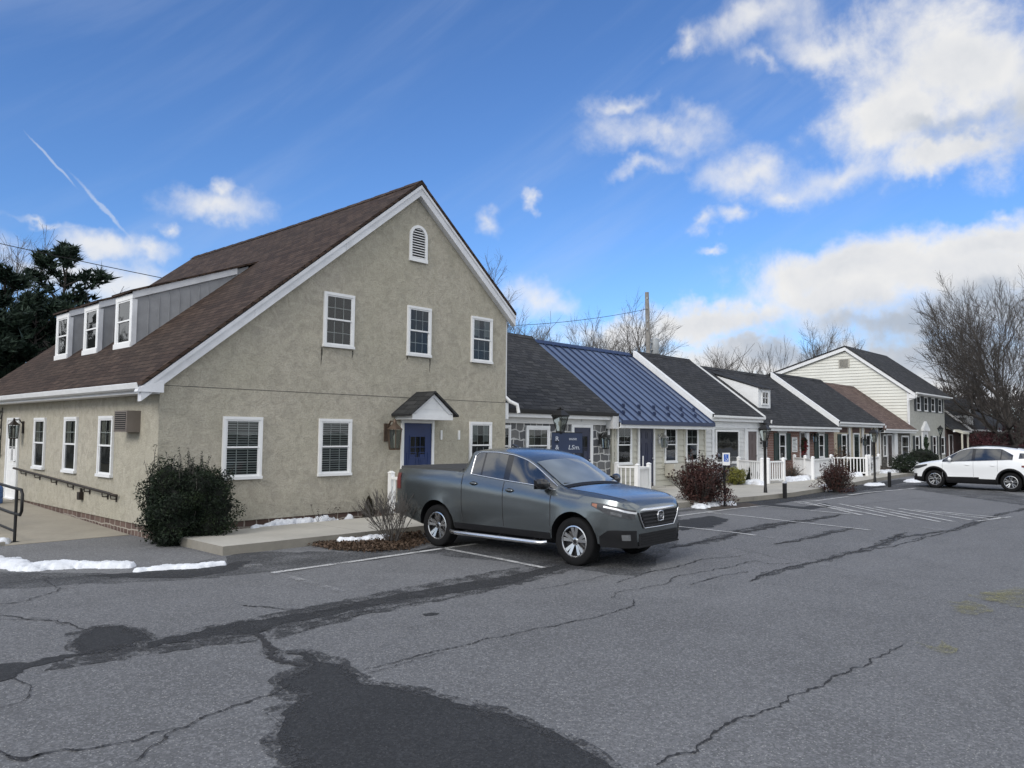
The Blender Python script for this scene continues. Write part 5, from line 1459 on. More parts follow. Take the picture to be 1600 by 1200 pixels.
# ------------------------------------------------------------------ white porch railings
def railing(label, pts, z=.15, h=.85, cat='railing', slope=0.0):
    t = thing('porch_railing', label, cat, (pts[0][0], pts[0][1], z), 'white porch railings along the shops')
    n = len(pts)
    for i, (x, y) in enumerate(pts):
        b = MB(); b.box(x - .055, y - .055, z - .004, x + .055, y + .055, z + h + .08); b.hexa([(x - .07, y - .07, z + h + .081), (x + .07, y - .07, z + h + .081), (x + .07, y + .07, z + h + .081), (x - .07, y + .07, z + h + .081)] + [(x - .02, y - .02, z + h + .13), (x + .02, y - .02, z + h + .13), (x + .02, y + .02, z + h + .13), (x - .02, y + .02, z + h + .13)])
        b.build('post', M['vinyl'], t)
    for (a, c) in zip(pts[:-1], pts[1:]):
        a = np.array(a); c = np.array(c); ln = np.linalg.norm(c - a); d = (c - a) / ln; nn = np.array((-d[1], d[0]))
        def bar(mb, s0, s1, w, z0, z1):
            P = [a + d * s0 - nn * w, a + d * s1 - nn * w, a + d * s1 + nn * w, a + d * s0 + nn * w]
            mb.hexa([(p[0], p[1], z0) for p in P] + [(p[0], p[1], z1) for p in P])
        b = MB(); bar(b, .056, ln - .056, .035, z + h - .06, z + h); b.build('top_rail', M['vinyl'], t); b = MB(); bar(b, .056, ln - .056, .028, z + .10, z + .16); b.build('bottom_rail', M['vinyl'], t)
        b = MB(); k = max(2, int(ln / .135))
        for i in range(1, k): bar(b, ln * i / k - .018, ln * i / k + .018, .018, z + .161, z + h - .061)
        b.build('baluster', M['vinyl'], t)
    return t


railing('white railing beside the blue front door, half hidden by the grey pickup', [(10.98, 13.92), (10.98, 12.7)], .147, .82)
railing('white railing right of the blue front door, behind the grey pickup', [(12.75, 13.92), (12.75, 12.7)], .147, .82)
railing('white railing behind the pickup bonnet at the left end of the cream shop', [(20.75, 14.6), (21.1, 13.6), (20.0, 13.3)], .147, .8)
railing('white railing left of the brown door steps on the white shop', [(28.9, 14.4), (27.9, 12.95)], .147, .85)
railing('white railing right of the brown door steps, ending near the short black post', [(29.5, 13.9), (28.2, 12.85), (29.25, 12.7)][1:], .147, .85)
railing('long white railing with a corner post before the door with the red wreath', [(34.6, 14.5), (33.6, 13.6), (32.15, 12.7), (35.6, 13.2)], .147, .85)
railing('white railing behind the rounded dark shrub', [(36.6, 13.6), (37.5, 12.3)], .147, .85)
railing('white railing at the right end of the tan shop behind the farther lamp post', [(37.85, 12.3), (40.1, 12.6)], .147, .85)
# ------------------------------------------------------------------ lamp posts, signs, short posts, wires
def lamp_post(label, x, y, h, sign=False, arm=True):
    t = thing('lamp_post', label, 'lamp post', (x, y, 0), 'black lantern lamp posts along the walk')
    b = MB(); hl = h - .62
    b.lathe([(.10, 0), (.10, .06), (.06, .10), (.052, .3), (.045, .32), (.045, hl - .05), (.06, hl - .03), (.06, hl)], (x, y, 0), 12, smooth=True)
    if arm: b.tube([(x - .2, y, hl - .22), (x + .2, y, hl - .22)], .012, 6)
    b.build('pole', M['black_iron'], t, sharp=40)
    b = MB(); c = (x, y, hl)
    n = 4
    for j in range(n):
        a = PI / 4 + 2 * PI * j / n
        b.tube([(x + .09 * math.cos(a), y + .09 * math.sin(a), hl + .02), (x + .19 * math.cos(a), y + .19 * math.sin(a), hl + .38)], .010, 4)
    def ring(r0, z0_, r1, z1_):
        P = []
        for r, z in ((r0, z0_), (r1, z1_)):
            for j in range(n):
                a = PI / 4 + 2 * PI * j / n; P.append((x + r * math.cos(a), y + r * math.sin(a), z))
        b.add(P, [(j, (j + 1) % n, n + (j + 1) % n, n + j) for j in range(n)] + [tuple(range(n))[::-1], tuple(range(n, 2 * n))])
    ring(.11, hl, .10, hl + .03); ring(.21, hl + .37, .22, hl + .40); ring(.22, hl + .401, .07, hl + .53); ring(.07, hl + .531, .08, hl + .55)
    b.ball((x, y, hl + .58), .03, 8)
    b.build('lantern_cage', M['black_iron'], t)
    b = MB(); P = []
    for r, z in ((.088, hl + .03), (.182, hl + .37)):
        for j in range(n):
            a = PI / 4 + 2 * PI * j / n; P.append((x + r * math.cos(a), y + r * math.sin(a), z))
    b.add(P, [(j, (j + 1) % n, n + (j + 1) % n, n + j) for j in range(n)]); b.build('glass', M['lamp_glass'], t, uv=False)
    b = MB(); b.lathe([(.025, hl + .03), (.025, hl + .12), (.05, hl + .18), (.05, hl + .24), (.0, hl + .29)], (x, y, 0), 10); b.build('bulb', M['bulb'], t, uv=False)
    return t


LX, LY = 14.06, 11.5
lamp_post('black lamp post carrying the dark blue shop sign behind the pickup', LX, LY, 2.62)
lamp_post('nearer free-standing black lamp post at the kerb before the white shop', 23.62, 10.86, 2.40)
lamp_post('farther black lamp post at the kerb with snow at its foot', 32.98, 10.52, 2.34)
c = atY(1470, 697, 13.6)
lamp_post('black lamp post in front of the two-storey house behind the white car', c[0], 13.6, 2.75)
# hanging sign with painted words (the middle of each word stands behind the post)
sg = thing('hanging_sign', 'dark blue shop sign with pale lettering on the lamp post behind the pickup', 'sign', (LX, LY, 1.6))
fs_ = Fr((LX + .05, LY - .075, 0), (.80, -.60, 0), (-.60, -.80, 0))
b = MB(); fs_.box(b, -.30, .44, 1.50, 2.00, -.02, .02); b.build('board', M['sign_blue'], sg)
b = MB()
for u0, u1, v0, v1 in ((-.30, .44, 1.985, 2.0), (-.30, .44, 1.5, 1.512)): fs_.box(b, u0, u1, v0, v1, .0201, .026)
b.build('edge', M['black_iron'], sg)


def words(parent, fr, txt, u, v, size, w, mat, name='lettering', align='LEFT', shear=0.0):
    cu = bpy.data.curves.new('text', 'FONT'); cu.body = txt; cu.size = size; cu.extrude = .002; cu.shear = shear; cu.align_x = align; cu.resolution_u = 3
    tmp = bpy.data.objects.new('text', cu); COL.objects.link(tmp)
    bpy.context.view_layer.update()
    me = bpy.data.meshes.new_from_object(tmp.evaluated_get(bpy.context.evaluated_depsgraph_get()))
    bpy.data.objects.remove(tmp)
    mb = MB()
    V = [fr.p(u + p.co.x, v + p.co.y, w + p.co.z) for p in me.vertices]
    F = [tuple(p.vertices)[::-1] if fr.flip else tuple(p.vertices) for p in me.polygons]
    mb.add(V, F); return mb.build(name, M[mat], parent, uv=False)


words(sg, fs_, 'R', -.22, 1.80, .15, .024, 'letter_pale'); words(sg, fs_, 'ouse', .11, 1.82, .10, .024, 'letter_pale')
words(sg, fs_, '&', -.22, 1.60, .15, .024, 'letter_pale'); words(sg, fs_, 'LSm.', .09, 1.60, .15, .024, 'letter_pale', shear=.2)


def short_post(label, x, y, h, lab2=None):
    t = thing('short_post', label, 'bollard', (x, y, 0), 'short black posts at the kerb')
    b = MB(); b.box(x - .05, y - .05, 0, x + .05, y + .05, h); b.build('post', M['black_trim'], t)
    b = MB(); b.hexa([(x - .06, y - .06, h + .001), (x + .06, y - .06, h + .001), (x + .06, y + .06, h + .001), (x - .06, y + .06, h + .001)] + [(x - .02, y - .02, h + .05), (x + .02, y - .02, h + .05), (x + .02, y + .02, h + .05), (x - .02, y + .02, h + .05)]); b.build('cap', M['steel'], t)


short_post('nearer short black post at the kerb right of the lamp post', 23.60, 10.22, .48)
short_post('farther short black post at the kerb left of the white car', 32.17, 9.72, .58)
hs = thing('parking_sign', 'blue and white disabled parking sign on a dark post behind the red bush', 'sign', (19.56, 10.17, 0))
b = MB(); b.box(19.53, 10.15, 0, 19.59, 10.19, 1.50); b.build('post', M['black_trim'], hs)
fh2 = Fr((19.56, 10.148, 0), (.80, -.6, 0), (-.6, -.8, 0))
b = MB(); fh2.box(b, -.09, .13, 1.14, 1.48, .03, .034); b.build('plate', M['sign_white'], hs)
b = MB(); fh2.box(b, -.05, .09, 1.24, 1.44, .0342, .036); b.build('symbol_field', M['sign_handicap'], hs)
b = MB()
cx, cz = .02, 1.33
for k in range(9):
    a0, a1 = math.radians(-200 + k * 27), math.radians(-200 + (k + 1) * 27); r = .035
    b.tube([fh2.p(cx + r * math.cos(a0), cz - .03 + r * math.sin(a0), .038), fh2.p(cx + r * math.cos(a1), cz - .03 + r * math.sin(a1), .038)], .006, 4)
b.tube([fh2.p(cx - .01, cz + .055, .038), fh2.p(cx - .005, cz - .005, .038), fh2.p(cx + .03, cz - .008, .038), fh2.p(cx + .045, cz - .055, .038)], .008, 4); b.ball(fh2.p(cx - .012, cz + .075, .038), .012, 6)
b.build('symbol', M['sign_white'], hs)
# utility pole, transformer and wires
UP = np.array((46.6, 30.0))
up = thing('utility_pole', 'wooden utility pole with a grey transformer behind the roofs', 'utility pole', (UP[0], UP[1], 0))
b = MB(); b.tube([(UP[0] + .30, UP[1], 0), (UP[0], UP[1], 6), (UP[0] - .22, UP[1], 12.15)], [.2, .18, .14], 10); b.build('pole', M['wood_pole'], up)
b = MB(); cx = UP[0] + .52; cy = UP[1] - .18
b.lathe([(.27, 7.75), (.30, 7.8), (.30, 8.75), (.31, 8.76), (.31, 8.82), (.1, 8.92)], (cx, cy, 0), 16); b.lathe([(.05, 8.85), (.06, 9.0), (.03, 9.15)], (cx - .1, cy, 0), 8)
for z in (8.0, 8.5): b.box(cx - .5, cy - .04, z, cx - .28, cy + .1, z + .08)
b.build('transformer', M['grey_can'], up, sharp=40)
b = MB()
for z in (11.6, 10.0, 9.4): b.lathe([(.03, 0), (.05, .05), (.03, .08), (.05, .12), (.02, .16)], (UP[0] - .35, UP[1] - .1, z), 8)
b.tube([(UP[0] - .22, UP[1] - .15, 11.6), (UP[0] - .1, UP[1] - .2, 10.2), (UP[0] + .4, UP[1] - .2, 9.15)], .012, 5); b.build('insulator', M['grey_can'], up)


def wire(label, a, c, sag, r=.016):
    a = np.array(a); c = np.array(c); b = MB()
    b.tube([a + (c - a) * t - np.array((0, 0, sag * 4 * t * (1 - t))) for t in np.linspace(0, 1, 25)], r, 5, cap=False)
    return tag(b.build('overhead_wire', M['black_iron'], uv=False), label, 'wire', 'overhead wires')


wire('overhead wire running from the pole down behind the tall gable', (46.4, 29.9, 10.95), (24.0, 31.5, 7.5), .55)
wire('overhead wire crossing the sky in front of the pine at the left', (-8, 33, 10.6), (14.5, 27.5, 7.25), .35, .014)
# ------------------------------------------------------------------ trees and shrubs
def rand_perp(d):
    v = rng.normal(0, 1, 3); v -= d * (v @ d); return v / (np.linalg.norm(v) + 1e-9)


class Tree:
    def __init__(s, trunk_r=.28, seed=0, twig=.008):
        s.T = MB(); s.B = MB(); s.r = np.random.default_rng(seed); s.twig = twig; s.n = 0; s.ends = []

    def seg(s, pts, rad, thick):
        n = 8 if rad[0] > .1 else 5 if rad[0] > .035 else 3
        (s.T if thick else s.B).tube(pts, rad, n, cap=False, smooth=True)

    def grow(s, p, d, ln, r, lvl, maxl, spread, up, kids, wig=.16, split=2):
        r_ = s.r; k = max(3, int(4 + (maxl - lvl) * .4)); pts = [p]; rad = [r]; d = d / np.linalg.norm(d)
        r1 = max(s.twig, r * (.62 if lvl else .72))
        for i in range(1, k + 1):
            v = r_.normal(0, 1, 3); d = d + v * wig * .45 + np.array((0, 0, up)); d /= np.linalg.norm(d)
            pts.append(pts[-1] + d * ln / k); rad.append(r + (r1 - r) * i / k)
        s.seg(pts, rad, lvl == 0); s.n += 1
        if lvl >= maxl - 2: s.ends.append((pts[0], pts[-1]))
        if lvl >= maxl: return
        # side shoots
        for i in range(kids):
            f = r_.uniform(.3, .95); j = min(k - 1, int(f * k)); q_ = pts[j] + (pts[j + 1] - pts[j]) * (f * k - j)
            v = r_.normal(0, 1, 3); v -= d * (v @ d); v /= np.linalg.norm(v)
            nd = d * math.cos(spread * 1.1) + v * math.sin(spread * 1.1)
            s.grow(q_, nd, ln * r_.uniform(.5, .75), max(s.twig, rad[j] * r_.uniform(.42, .6)), lvl + 1, maxl, spread, up, max(1, kids - (lvl > 1)), wig, split)
        a0 = r_.uniform(0, 6.28)
        for i in range(split):
            v = r_.normal(0, 1, 3); v -= d * (v @ d); v /= np.linalg.norm(v)
            sp = spread * r_.uniform(.4, .95)
            s.grow(pts[-1], d * math.cos(sp) + v * math.sin(sp), ln * r_.uniform(.66, .86), max(s.twig, r1 * r_.uniform(.72, .9)), lvl + 1, maxl, spread, up, kids, wig, split)

    def fuzz(s, n, ln, w):
        """the last fine twigs, many thin blades along the outer shoots"""
        r_ = s.r; E = np.array([np.r_[a, b_] for a, b_ in s.ends]); k = r_.integers(0, len(E), n); f = r_.uniform(.15, 1.0, (n, 1))
        A = E[k, :3]; B = E[k, 3:]; d = B - A; d /= np.linalg.norm(d, axis=1)[:, None] + 1e-9
        P = A + (B - A) * f; e = d * .8 + r_.normal(0, .55, (n, 3)) + np.array((0, 0, .12)); e /= np.linalg.norm(e, axis=1)[:, None]
        sd = np.cross(e, r_.normal(0, 1, (n, 3))); sd /= np.linalg.norm(sd, axis=1)[:, None] + 1e-9; L_ = ln * r_.uniform(.4, 1.3, (n, 1))
        V = np.empty((n * 4, 3)); V[0::4] = P - sd * w; V[1::4] = P + sd * w; V[2::4] = P + e * L_ + sd * w * .4; V[3::4] = P + e * L_ - sd * w * .4
        s.B.arr(V, np.arange(n * 4).reshape(n, 4))

    def build(s, name, label, cat, group, loc, trunk='bark', branch='twig'):
        t = thing(name, label, cat, loc, group)
        s.T.build('trunk', M[trunk], t, uv=False, local=True); s.B.build('branches', M[branch], t, uv=False, local=True); return t


def bare_tree(seed, h, r=.17, kids=2, maxl=5, spread=.62, up=.05, wig=.17, split=2, twig=.009, trunk_f=.26):
    t = Tree(r, seed, twig); t.grow(np.zeros(3), np.array((0, 0, 1.0)), h * trunk_f, r, 0, maxl, spread, up, kids, wig, split); t.fuzz(5200, .42, .0032)
    return t


VAR = []
BG = 'bare trees behind the row of shops'
specs = [  # px x, px top, depth Y, variant, label
    (762, 388, 33, 0, 'bare tree showing only its top twigs over the right slope of the tall gable'),
    (815, 470, 38, 1, 'bare tree right against the tall house, behind the stone shop roof'),
    (868, 488, 44, 2, 'bushy bare tree behind the ridge of the stone shop'),
    (925, 478, 36, 0, 'slim bare tree behind the blue metal roof'),
    (998, 448, 37, 1, 'tall bare tree just left of the utility pole'),
    (1062, 510, 38, 2, 'bare tree right of the grey transformer'),
    (1110, 532, 44, 1, 'low bare tree behind the ridge of the white shop'),
    (1160, 532, 40, 2, 'leaning bare tree behind the dormer roof'),
    (1211, 524, 60, 3, 'thin whip-like bare tree left of the pale clapboard gable'),
    (838, 498, 50, 1, 'bare twiggy tree between two others over the stone shop roof'),
    (897, 492, 52, 2, 'spreading bare tree behind the middle of the blue metal roof'),
    (958, 500, 47, 1, 'low bare tree left of the tall one by the utility pole'),
    (1034, 508, 52, 1, 'bare tree directly behind the grey transformer'),
    (1086, 530, 52, 2, 'bare tree behind the right end of the white shop ridge'),
    (1137, 545, 55, 1, 'low bare tree left of the dormer on the brick shop roof'),
    (1272, 494, 52, 0, 'bare tree rising over the left slope of the pale clapboard gable'),
]
made = {}
params = {0: dict(seed=11, h=10, r=.16, kids=2, maxl=5, spread=.46, up=.06, twig=.006), 1: dict(seed=23, h=10, r=.20, kids=2, maxl=5, spread=.60, up=.03, twig=.006), 2: dict(seed=37, h=10, r=.18, kids=3, maxl=4, spread=.78, up=.03, wig=.2, twig=.006), 3: dict(seed=5, h=10, r=.10, kids=2, maxl=4, spread=.30, up=.10, trunk_f=.4)}


def top_of(t):
    return max(v[2] for v in t.B.v)


def place_tree(vi, x, y, ztop, rot, label, group, name='bare_tree', sx=1.0):
    if vi not in made:
        T_ = bare_tree(**params[vi]); o = T_.build(name, label, 'tree', group, (0, 0, 0)); made[vi] = (o, top_of(T_)); o['_first'] = 1; root = o
    else:
        root = copy_tree(made[vi][0]); tag(root, label, 'tree', group)
    if '_first' in root.keys(): del root['_first']
    s = ztop / made[vi][1]
    root.location = (x, y, 0); root.rotation_euler = (0, 0, rot); root.scale = (s * sx, s * sx, s)
    return root


for i, (px, py, Y, vi, lab) in enumerate(specs):
    c = atY(px, py, Y); place_tree(vi, c[0], Y, c[2], i * 1.9 + .4, lab, BG)
# bare trees at the left edge
for i, (px, py, Y, vi, lab) in enumerate([(2, 318, 44, 1, 'tall bare tree at the left edge rising behind the evergreens'), (-110, 360, 47, 2, 'bare tree reaching in from beyond the left edge'), (128, 452, 37, 2, 'small bare tree between the pine and the dormers'), (165, 462, 45, 0, 'bare twigs rising just over the dormer roofs')]):
    c = atY(px, py, Y); place_tree(vi, c[0], Y, c[2], i * 2.3 + 1.2, lab, 'bare trees at the left of the large house')
# the great tree at the right
bt = Tree(.6, 77, .014)
bt.grow(np.zeros(3), np.array((0, 0, 1.0)), 1.7, .75, 0, 0, .6, 0, 0)
for i in range(12):
    a = i * 2.4 + .3; el = (.75, .35, 1.0, .5, .85, .3, 1.2, .6, .95, .4, .7, 1.35)[i]
    d = np.array((math.cos(a) * math.cos(el), math.sin(a) * math.cos(el), math.sin(el)))
    bt.grow(np.array((0, 0, 1.45)) + d * .2, d, 4.6 + .5 * (i % 3), .25 - .02 * (i % 4), 1, 6, .52, .03, 2, .17, 2)
bt.fuzz(34000, .8, .008)
BT = bt.build('bare_tree', 'great spreading bare tree at the right edge behind the white car', 'tree', None, (71, 12.2, 0), 'bark_dark', 'bark_dark')
s_ = 15.0 / top_of(bt); BT.scale = (s_ * .98, s_ * .98, s_ * 1.30)
for i, (px, py, Xv, vi, lab) in enumerate([(1560, 600, 120, 1, 'distant bare tree seen through the great tree'), (1495, 612, 130, 1, 'distant bare tree just right of the two-storey house')]):
    c = atX(px, py, Xv); place_tree(vi, Xv, c[1], c[2], i * 2.0, lab, 'distant bare trees at the right')


# evergreens: whorls of boughs clothed in needle tufts
def pine(label, x, y, h, rbase, seed, group, bare=.08, n_b=85, droop=.0, dens=1.0):
    r_ = np.random.default_rng(seed); t = thing('pine_tree', label, 'tree', (x, y, 0), group)
    b = MB(); lean = r_.normal(0, .02, 2)
    b.tube([(0, 0, 0), (lean[0] * h * .5, lean[1] * h * .5, h * .5), (lean[0] * h, lean[1] * h, h * .97)], [.03 * h * .8, .02 * h * .7, .02], 8)
    bl = MB(); Vs = []; Fs = []; nv = 0
    for i in range(n_b):
        f = bare + (1 - bare) * (i + r_.uniform(0, 1)) / n_b; z = h * f
        L_ = rbase * (1 - f) ** .42 * r_.uniform(.45, 1.25) + .3; a = i * 2.4 + r_.normal(0, .4)
        el = -.05 + .75 * f + r_.normal(0, .12) - droop
        p = np.array((lean[0] * z, lean[1] * z, z)); d = np.array((math.cos(a) * math.cos(el), math.sin(a) * math.cos(el), math.sin(el)))
        k = 6; pts = [p]
        for j in range(k):
            d = d + np.array((0, 0, .07)) + r_.normal(0, .07, 3); d /= np.linalg.norm(d); pts.append(pts[-1] + d * L_ / k)
        b.tube(pts, list(np.linspace(.012 * h * .45, .012, k + 1)), 4, cap=False)
        for j in range(int((7 + L_ * 13) * dens)):
            g = r_.uniform(.12, 1.03) ** .45; q_ = min(k - 1, int(g * k)); c = pts[q_] + (pts[q_ + 1] - pts[q_]) * (g * k - q_)
            c = c + r_.normal(0, 1, 3) * np.array((.26, .26, .10)) * (.30 + .20 * L_)
            m = 13; tip = c[None] + (d * .10)[None] + r_.normal(0, 1, (m, 3)) * np.array((.17, .17, .11)) + np.array((0, 0, .05))
            c2 = c + r_.normal(0, .03, (m, 3)); side = r_.normal(0, .035, (m, 3))
            V = np.empty((m * 3, 3)); V[0::3] = c2 - side; V[1::3] = c2 + side; V[2::3] = tip
            Vs.append(V); Fs.append(np.arange(m * 3).reshape(m, 3) + nv); nv += m * 3
    bl.arr(np.concatenate(Vs), np.concatenate(Fs))
    b.build('trunk', M['bark_dark'], t, uv=False, local=True); bl.build('boughs', M['pine'], t, uv=False, local=True)
    return t


PG = 'dark evergreens left of the large house'
c = atY(84, 402, 36); pine('dark pine with irregular open top behind the dormer roofs', c[0], 36, c[2], 2.5, 3, PG, n_b=40)
c = atY(14, 425, 34); pine('dense dark evergreen at the left edge beside the pine', c[0], 34, c[2] - .4, 2.9, 4, PG, n_b=44)
c = atY(-60, 440, 33); pine('evergreen mostly beyond the left edge', c[0], 33, c[2], 3.2, 8, PG, n_b=46)
c = atY(62, 480, 33); pine('shorter evergreen filling the gap below the pine', c[0], 33, c[2], 2.6, 9, PG, n_b=44)


# shrubs: leaves spread through a volume
def leaves(n, sampler, size, r_, aspect=.5, up=.2):
    C = sampler(n); k = len(C); ax = r_.normal(0, 1, (k, 3)); ax[:, 2] += up; ax /= np.linalg.norm(ax, axis=1)[:, None]
    sd = np.cross(ax, r_.normal(0, 1, (k, 3))); sd /= np.linalg.norm(sd, axis=1)[:, None] + 1e-9
    s = size * r_.uniform(.55, 1.35, k)[:, None]
    V = np.empty((k * 4, 3)); V[0::4] = C - ax * s * .5; V[1::4] = C + sd * s * aspect * .5; V[2::4] = C + ax * s * .5; V[3::4] = C - sd * s * aspect * .5
    return V, np.arange(k * 4).reshape(k, 4)


def lumpy(u, r_, lob, amp, seed):
    """radius multiplier for unit directions"""
    q_ = np.random.default_rng(seed); K = q_.normal(0, lob, (7, 3)); ph = q_.uniform(0, 6.28, 7)
    return 1 + amp * sum(np.sin(u @ K[i] + ph[i]) for i in range(7)) / 2.2


def shrub(name, label, x, y, z, rx, ry, h, mat, n, size, seed, core=None, group=None, shoots=0, lob=4.5, amp=.16, boxy=2.6, shell=.55, twigs=40, cat='shrub', trunk_h=.0, aspect=.5, taper=1.0):
    r_ = np.random.default_rng(seed); t = thing(name, label, cat, (x, y, z), group)

    def surf(u):
        q_ = (np.abs(u[:, 0]) ** boxy + np.abs(u[:, 1]) ** boxy + np.abs(u[:, 2]) ** boxy) ** (-1 / boxy)
        S = u * q_[:, None] * lumpy(u, r_, lob, amp, seed)[:, None]
        zf = (S[:, 2] + 1) / 2
        k = 1 - (1 - taper) * np.clip(zf, 0, 1)
        return np.c_[S[:, 0] * rx * k, S[:, 1] * ry * k, trunk_h + (S[:, 2] + 1) * (h - trunk_h) / 2]

    def sampler(n):
        u = r_.normal(0, 1, (n, 3)); u /= np.linalg.norm(u, axis=1)[:, None]
        P = surf(u); c = np.array((0, 0, (h + trunk_h) / 2)); f = 1 - (1 - shell) * r_.uniform(0, 1, n) ** 1.6
        P = c + (P - c) * (f * r_.normal(1, .03, n))[:, None]
        P[:, 2] = np.maximum(P[:, 2], .02); return P
    V, F = leaves(n, sampler, size, r_, aspect)
    b = MB(); b.arr(V, F)
    sh = MB()
    for i in range(shoots):
        u = r_.normal(0, 1, (1, 3)); u[0, 2] = abs(u[0, 2]) + .9; u /= np.linalg.norm(u); p = surf(u)[0]; L_ = r_.uniform(.12, .34) * h
        d = np.array((0, 0, 1.0)) + r_.normal(0, .16, 3) + u[0] * .25; d /= np.linalg.norm(d)
        sh.tube([p - d * .15, p + d * L_ * .5, p + d * L_ + r_.normal(0, .015, 3)], [.006, .005, .003], 3, cap=False)
        m = int(9 + L_ * 30); g = r_.uniform(0, 1.05, m)
        Vl, Fl = leaves(m, lambda n_: p + d * L_ * g[:, None] + r_.normal(0, .014, (m, 3)), size * .8, r_, aspect); b.arr(Vl, Fl)
    for i in range(twigs):
        u = r_.normal(0, 1, (1, 3)); u[0, 2] = abs(u[0, 2]) * .6; u /= np.linalg.norm(u); p = surf(u)[0] * r_.uniform(.8, 1.08)
        sh.tube([np.array((p[0] * .08, p[1] * .08, 0)), p * np.array((.5, .5, .45)) + r_.normal(0, .03, 3), p], [.014, .008, .003], 3, cap=False)
    sh.build('stems', M['twig'], t, uv=False, local=True)
    b.build('foliage', M[mat], t, uv=False, local=True)
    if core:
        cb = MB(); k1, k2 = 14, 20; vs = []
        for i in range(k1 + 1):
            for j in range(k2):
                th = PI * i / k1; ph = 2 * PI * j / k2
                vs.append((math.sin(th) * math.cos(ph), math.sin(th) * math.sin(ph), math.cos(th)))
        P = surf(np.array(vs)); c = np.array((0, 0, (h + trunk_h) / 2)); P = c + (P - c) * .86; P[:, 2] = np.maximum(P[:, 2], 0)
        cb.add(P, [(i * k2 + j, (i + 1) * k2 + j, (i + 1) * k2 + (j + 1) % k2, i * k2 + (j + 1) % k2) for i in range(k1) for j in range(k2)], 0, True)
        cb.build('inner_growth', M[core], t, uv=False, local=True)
    return t


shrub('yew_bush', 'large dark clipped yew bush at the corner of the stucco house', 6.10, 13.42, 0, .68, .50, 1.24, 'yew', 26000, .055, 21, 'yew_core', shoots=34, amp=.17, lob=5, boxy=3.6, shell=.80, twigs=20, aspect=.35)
c = atY(576, 801, 13.72)
shrub('cone_shrub', 'small brown-green cone shrub against the stucco wall', c[0], 13.72, .06, .17, .15, .52, 'cone_brown', 2600, .04, 31, 'yew_core', amp=.10, boxy=2.2, shell=.8, twigs=5, taper=.25, aspect=.35)
shrub('red_leaf_bush', 'nearer dark red-leaved bush at the kerb before the cream shop', 19.50, 10.86, 0, .70, .70, 1.16, 'maroon', 9000, .085, 41, None, 'dark red-leaved bushes at the kerb', shoots=34, amp=.3, shell=.22, twigs=260, boxy=2.3, aspect=.42)
shrub('red_leaf_bush', 'farther dark red-leaved bush at the kerb before the brick shop', 27.70, 10.15, 0, .54, .54, .98, 'maroon', 4800, .075, 43, None, 'dark red-leaved bushes at the kerb', shoots=22, amp=.32, shell=.22, twigs=190, boxy=2.3, aspect=.42)
c = atZ(1150, 757, .15); shrub('lime_shrub', 'low yellow-green shrub under the display window', c[0], c[1], .145, .42, .36, .62, 'lime', 3000, .06, 51, None, amp=.2, shell=.35, twigs=40)
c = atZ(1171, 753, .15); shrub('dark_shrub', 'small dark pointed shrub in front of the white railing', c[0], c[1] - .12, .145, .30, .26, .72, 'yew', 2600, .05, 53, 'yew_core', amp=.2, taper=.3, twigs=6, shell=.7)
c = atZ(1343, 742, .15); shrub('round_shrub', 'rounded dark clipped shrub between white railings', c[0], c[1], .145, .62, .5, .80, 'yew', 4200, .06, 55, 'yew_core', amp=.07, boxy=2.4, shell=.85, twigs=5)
c = atZ(1404, 738, .15); shrub('dark_shrub', 'dark loose shrub before the dark stone shop', c[0], c[1] - .3, .145, .9, .6, .95, 'yew', 4200, .08, 57, None, amp=.25, shell=.4, twigs=70)
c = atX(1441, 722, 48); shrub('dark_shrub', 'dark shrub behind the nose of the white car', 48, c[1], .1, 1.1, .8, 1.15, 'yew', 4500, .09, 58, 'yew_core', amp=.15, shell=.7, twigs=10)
c = atZ(1237, 747, .15); shrub('bed_plant', 'dry brown flowering stems in the bed before the brick shop', c[0], c[1], .145, .5, .35, .6, 'dead_leaf', 500, .06, 59, None, amp=.3, shell=.2, twigs=90, cat='plant')
c = atZ(1262, 745, .15); shrub('bed_plant', 'sparse dark stems beside the white railing of the brick shop', c[0], c[1], .145, .3, .3, .5, 'maroon', 200, .06, 60, None, amp=.3, shell=.2, twigs=60, cat='plant')
c = atZ(1312, 742, .15); shrub('bed_plant', 'pale green leafy plant above the farther red-leaved bush', c[0], c[1], .145, .6, .5, 1.3, 'dead_leaf', 1500, .07, 61, None, amp=.3, shell=.2, twigs=80, cat='plant')
for i, (x, y, rx, ry, h, lab) in enumerate([(66.5, 13.2, 2.2, 1.0, 2.0, 'burgundy hedge shrub against the far brick house'), (72.5, 12.4, 3.2, 1.6, 2.3, 'broad burgundy shrub behind the roof of the white car'), (80, 12.6, 3.5, 1.6, 2.0, 'burgundy shrub at the foot of the great bare tree')]):
    shrub('burgundy_shrub', lab, x, y, 0, rx, ry, h, 'burgundy', 6500, .16, 71 + i, None, 'burgundy shrubs by the far house', amp=.25, shell=.3, twigs=120, shoots=20)
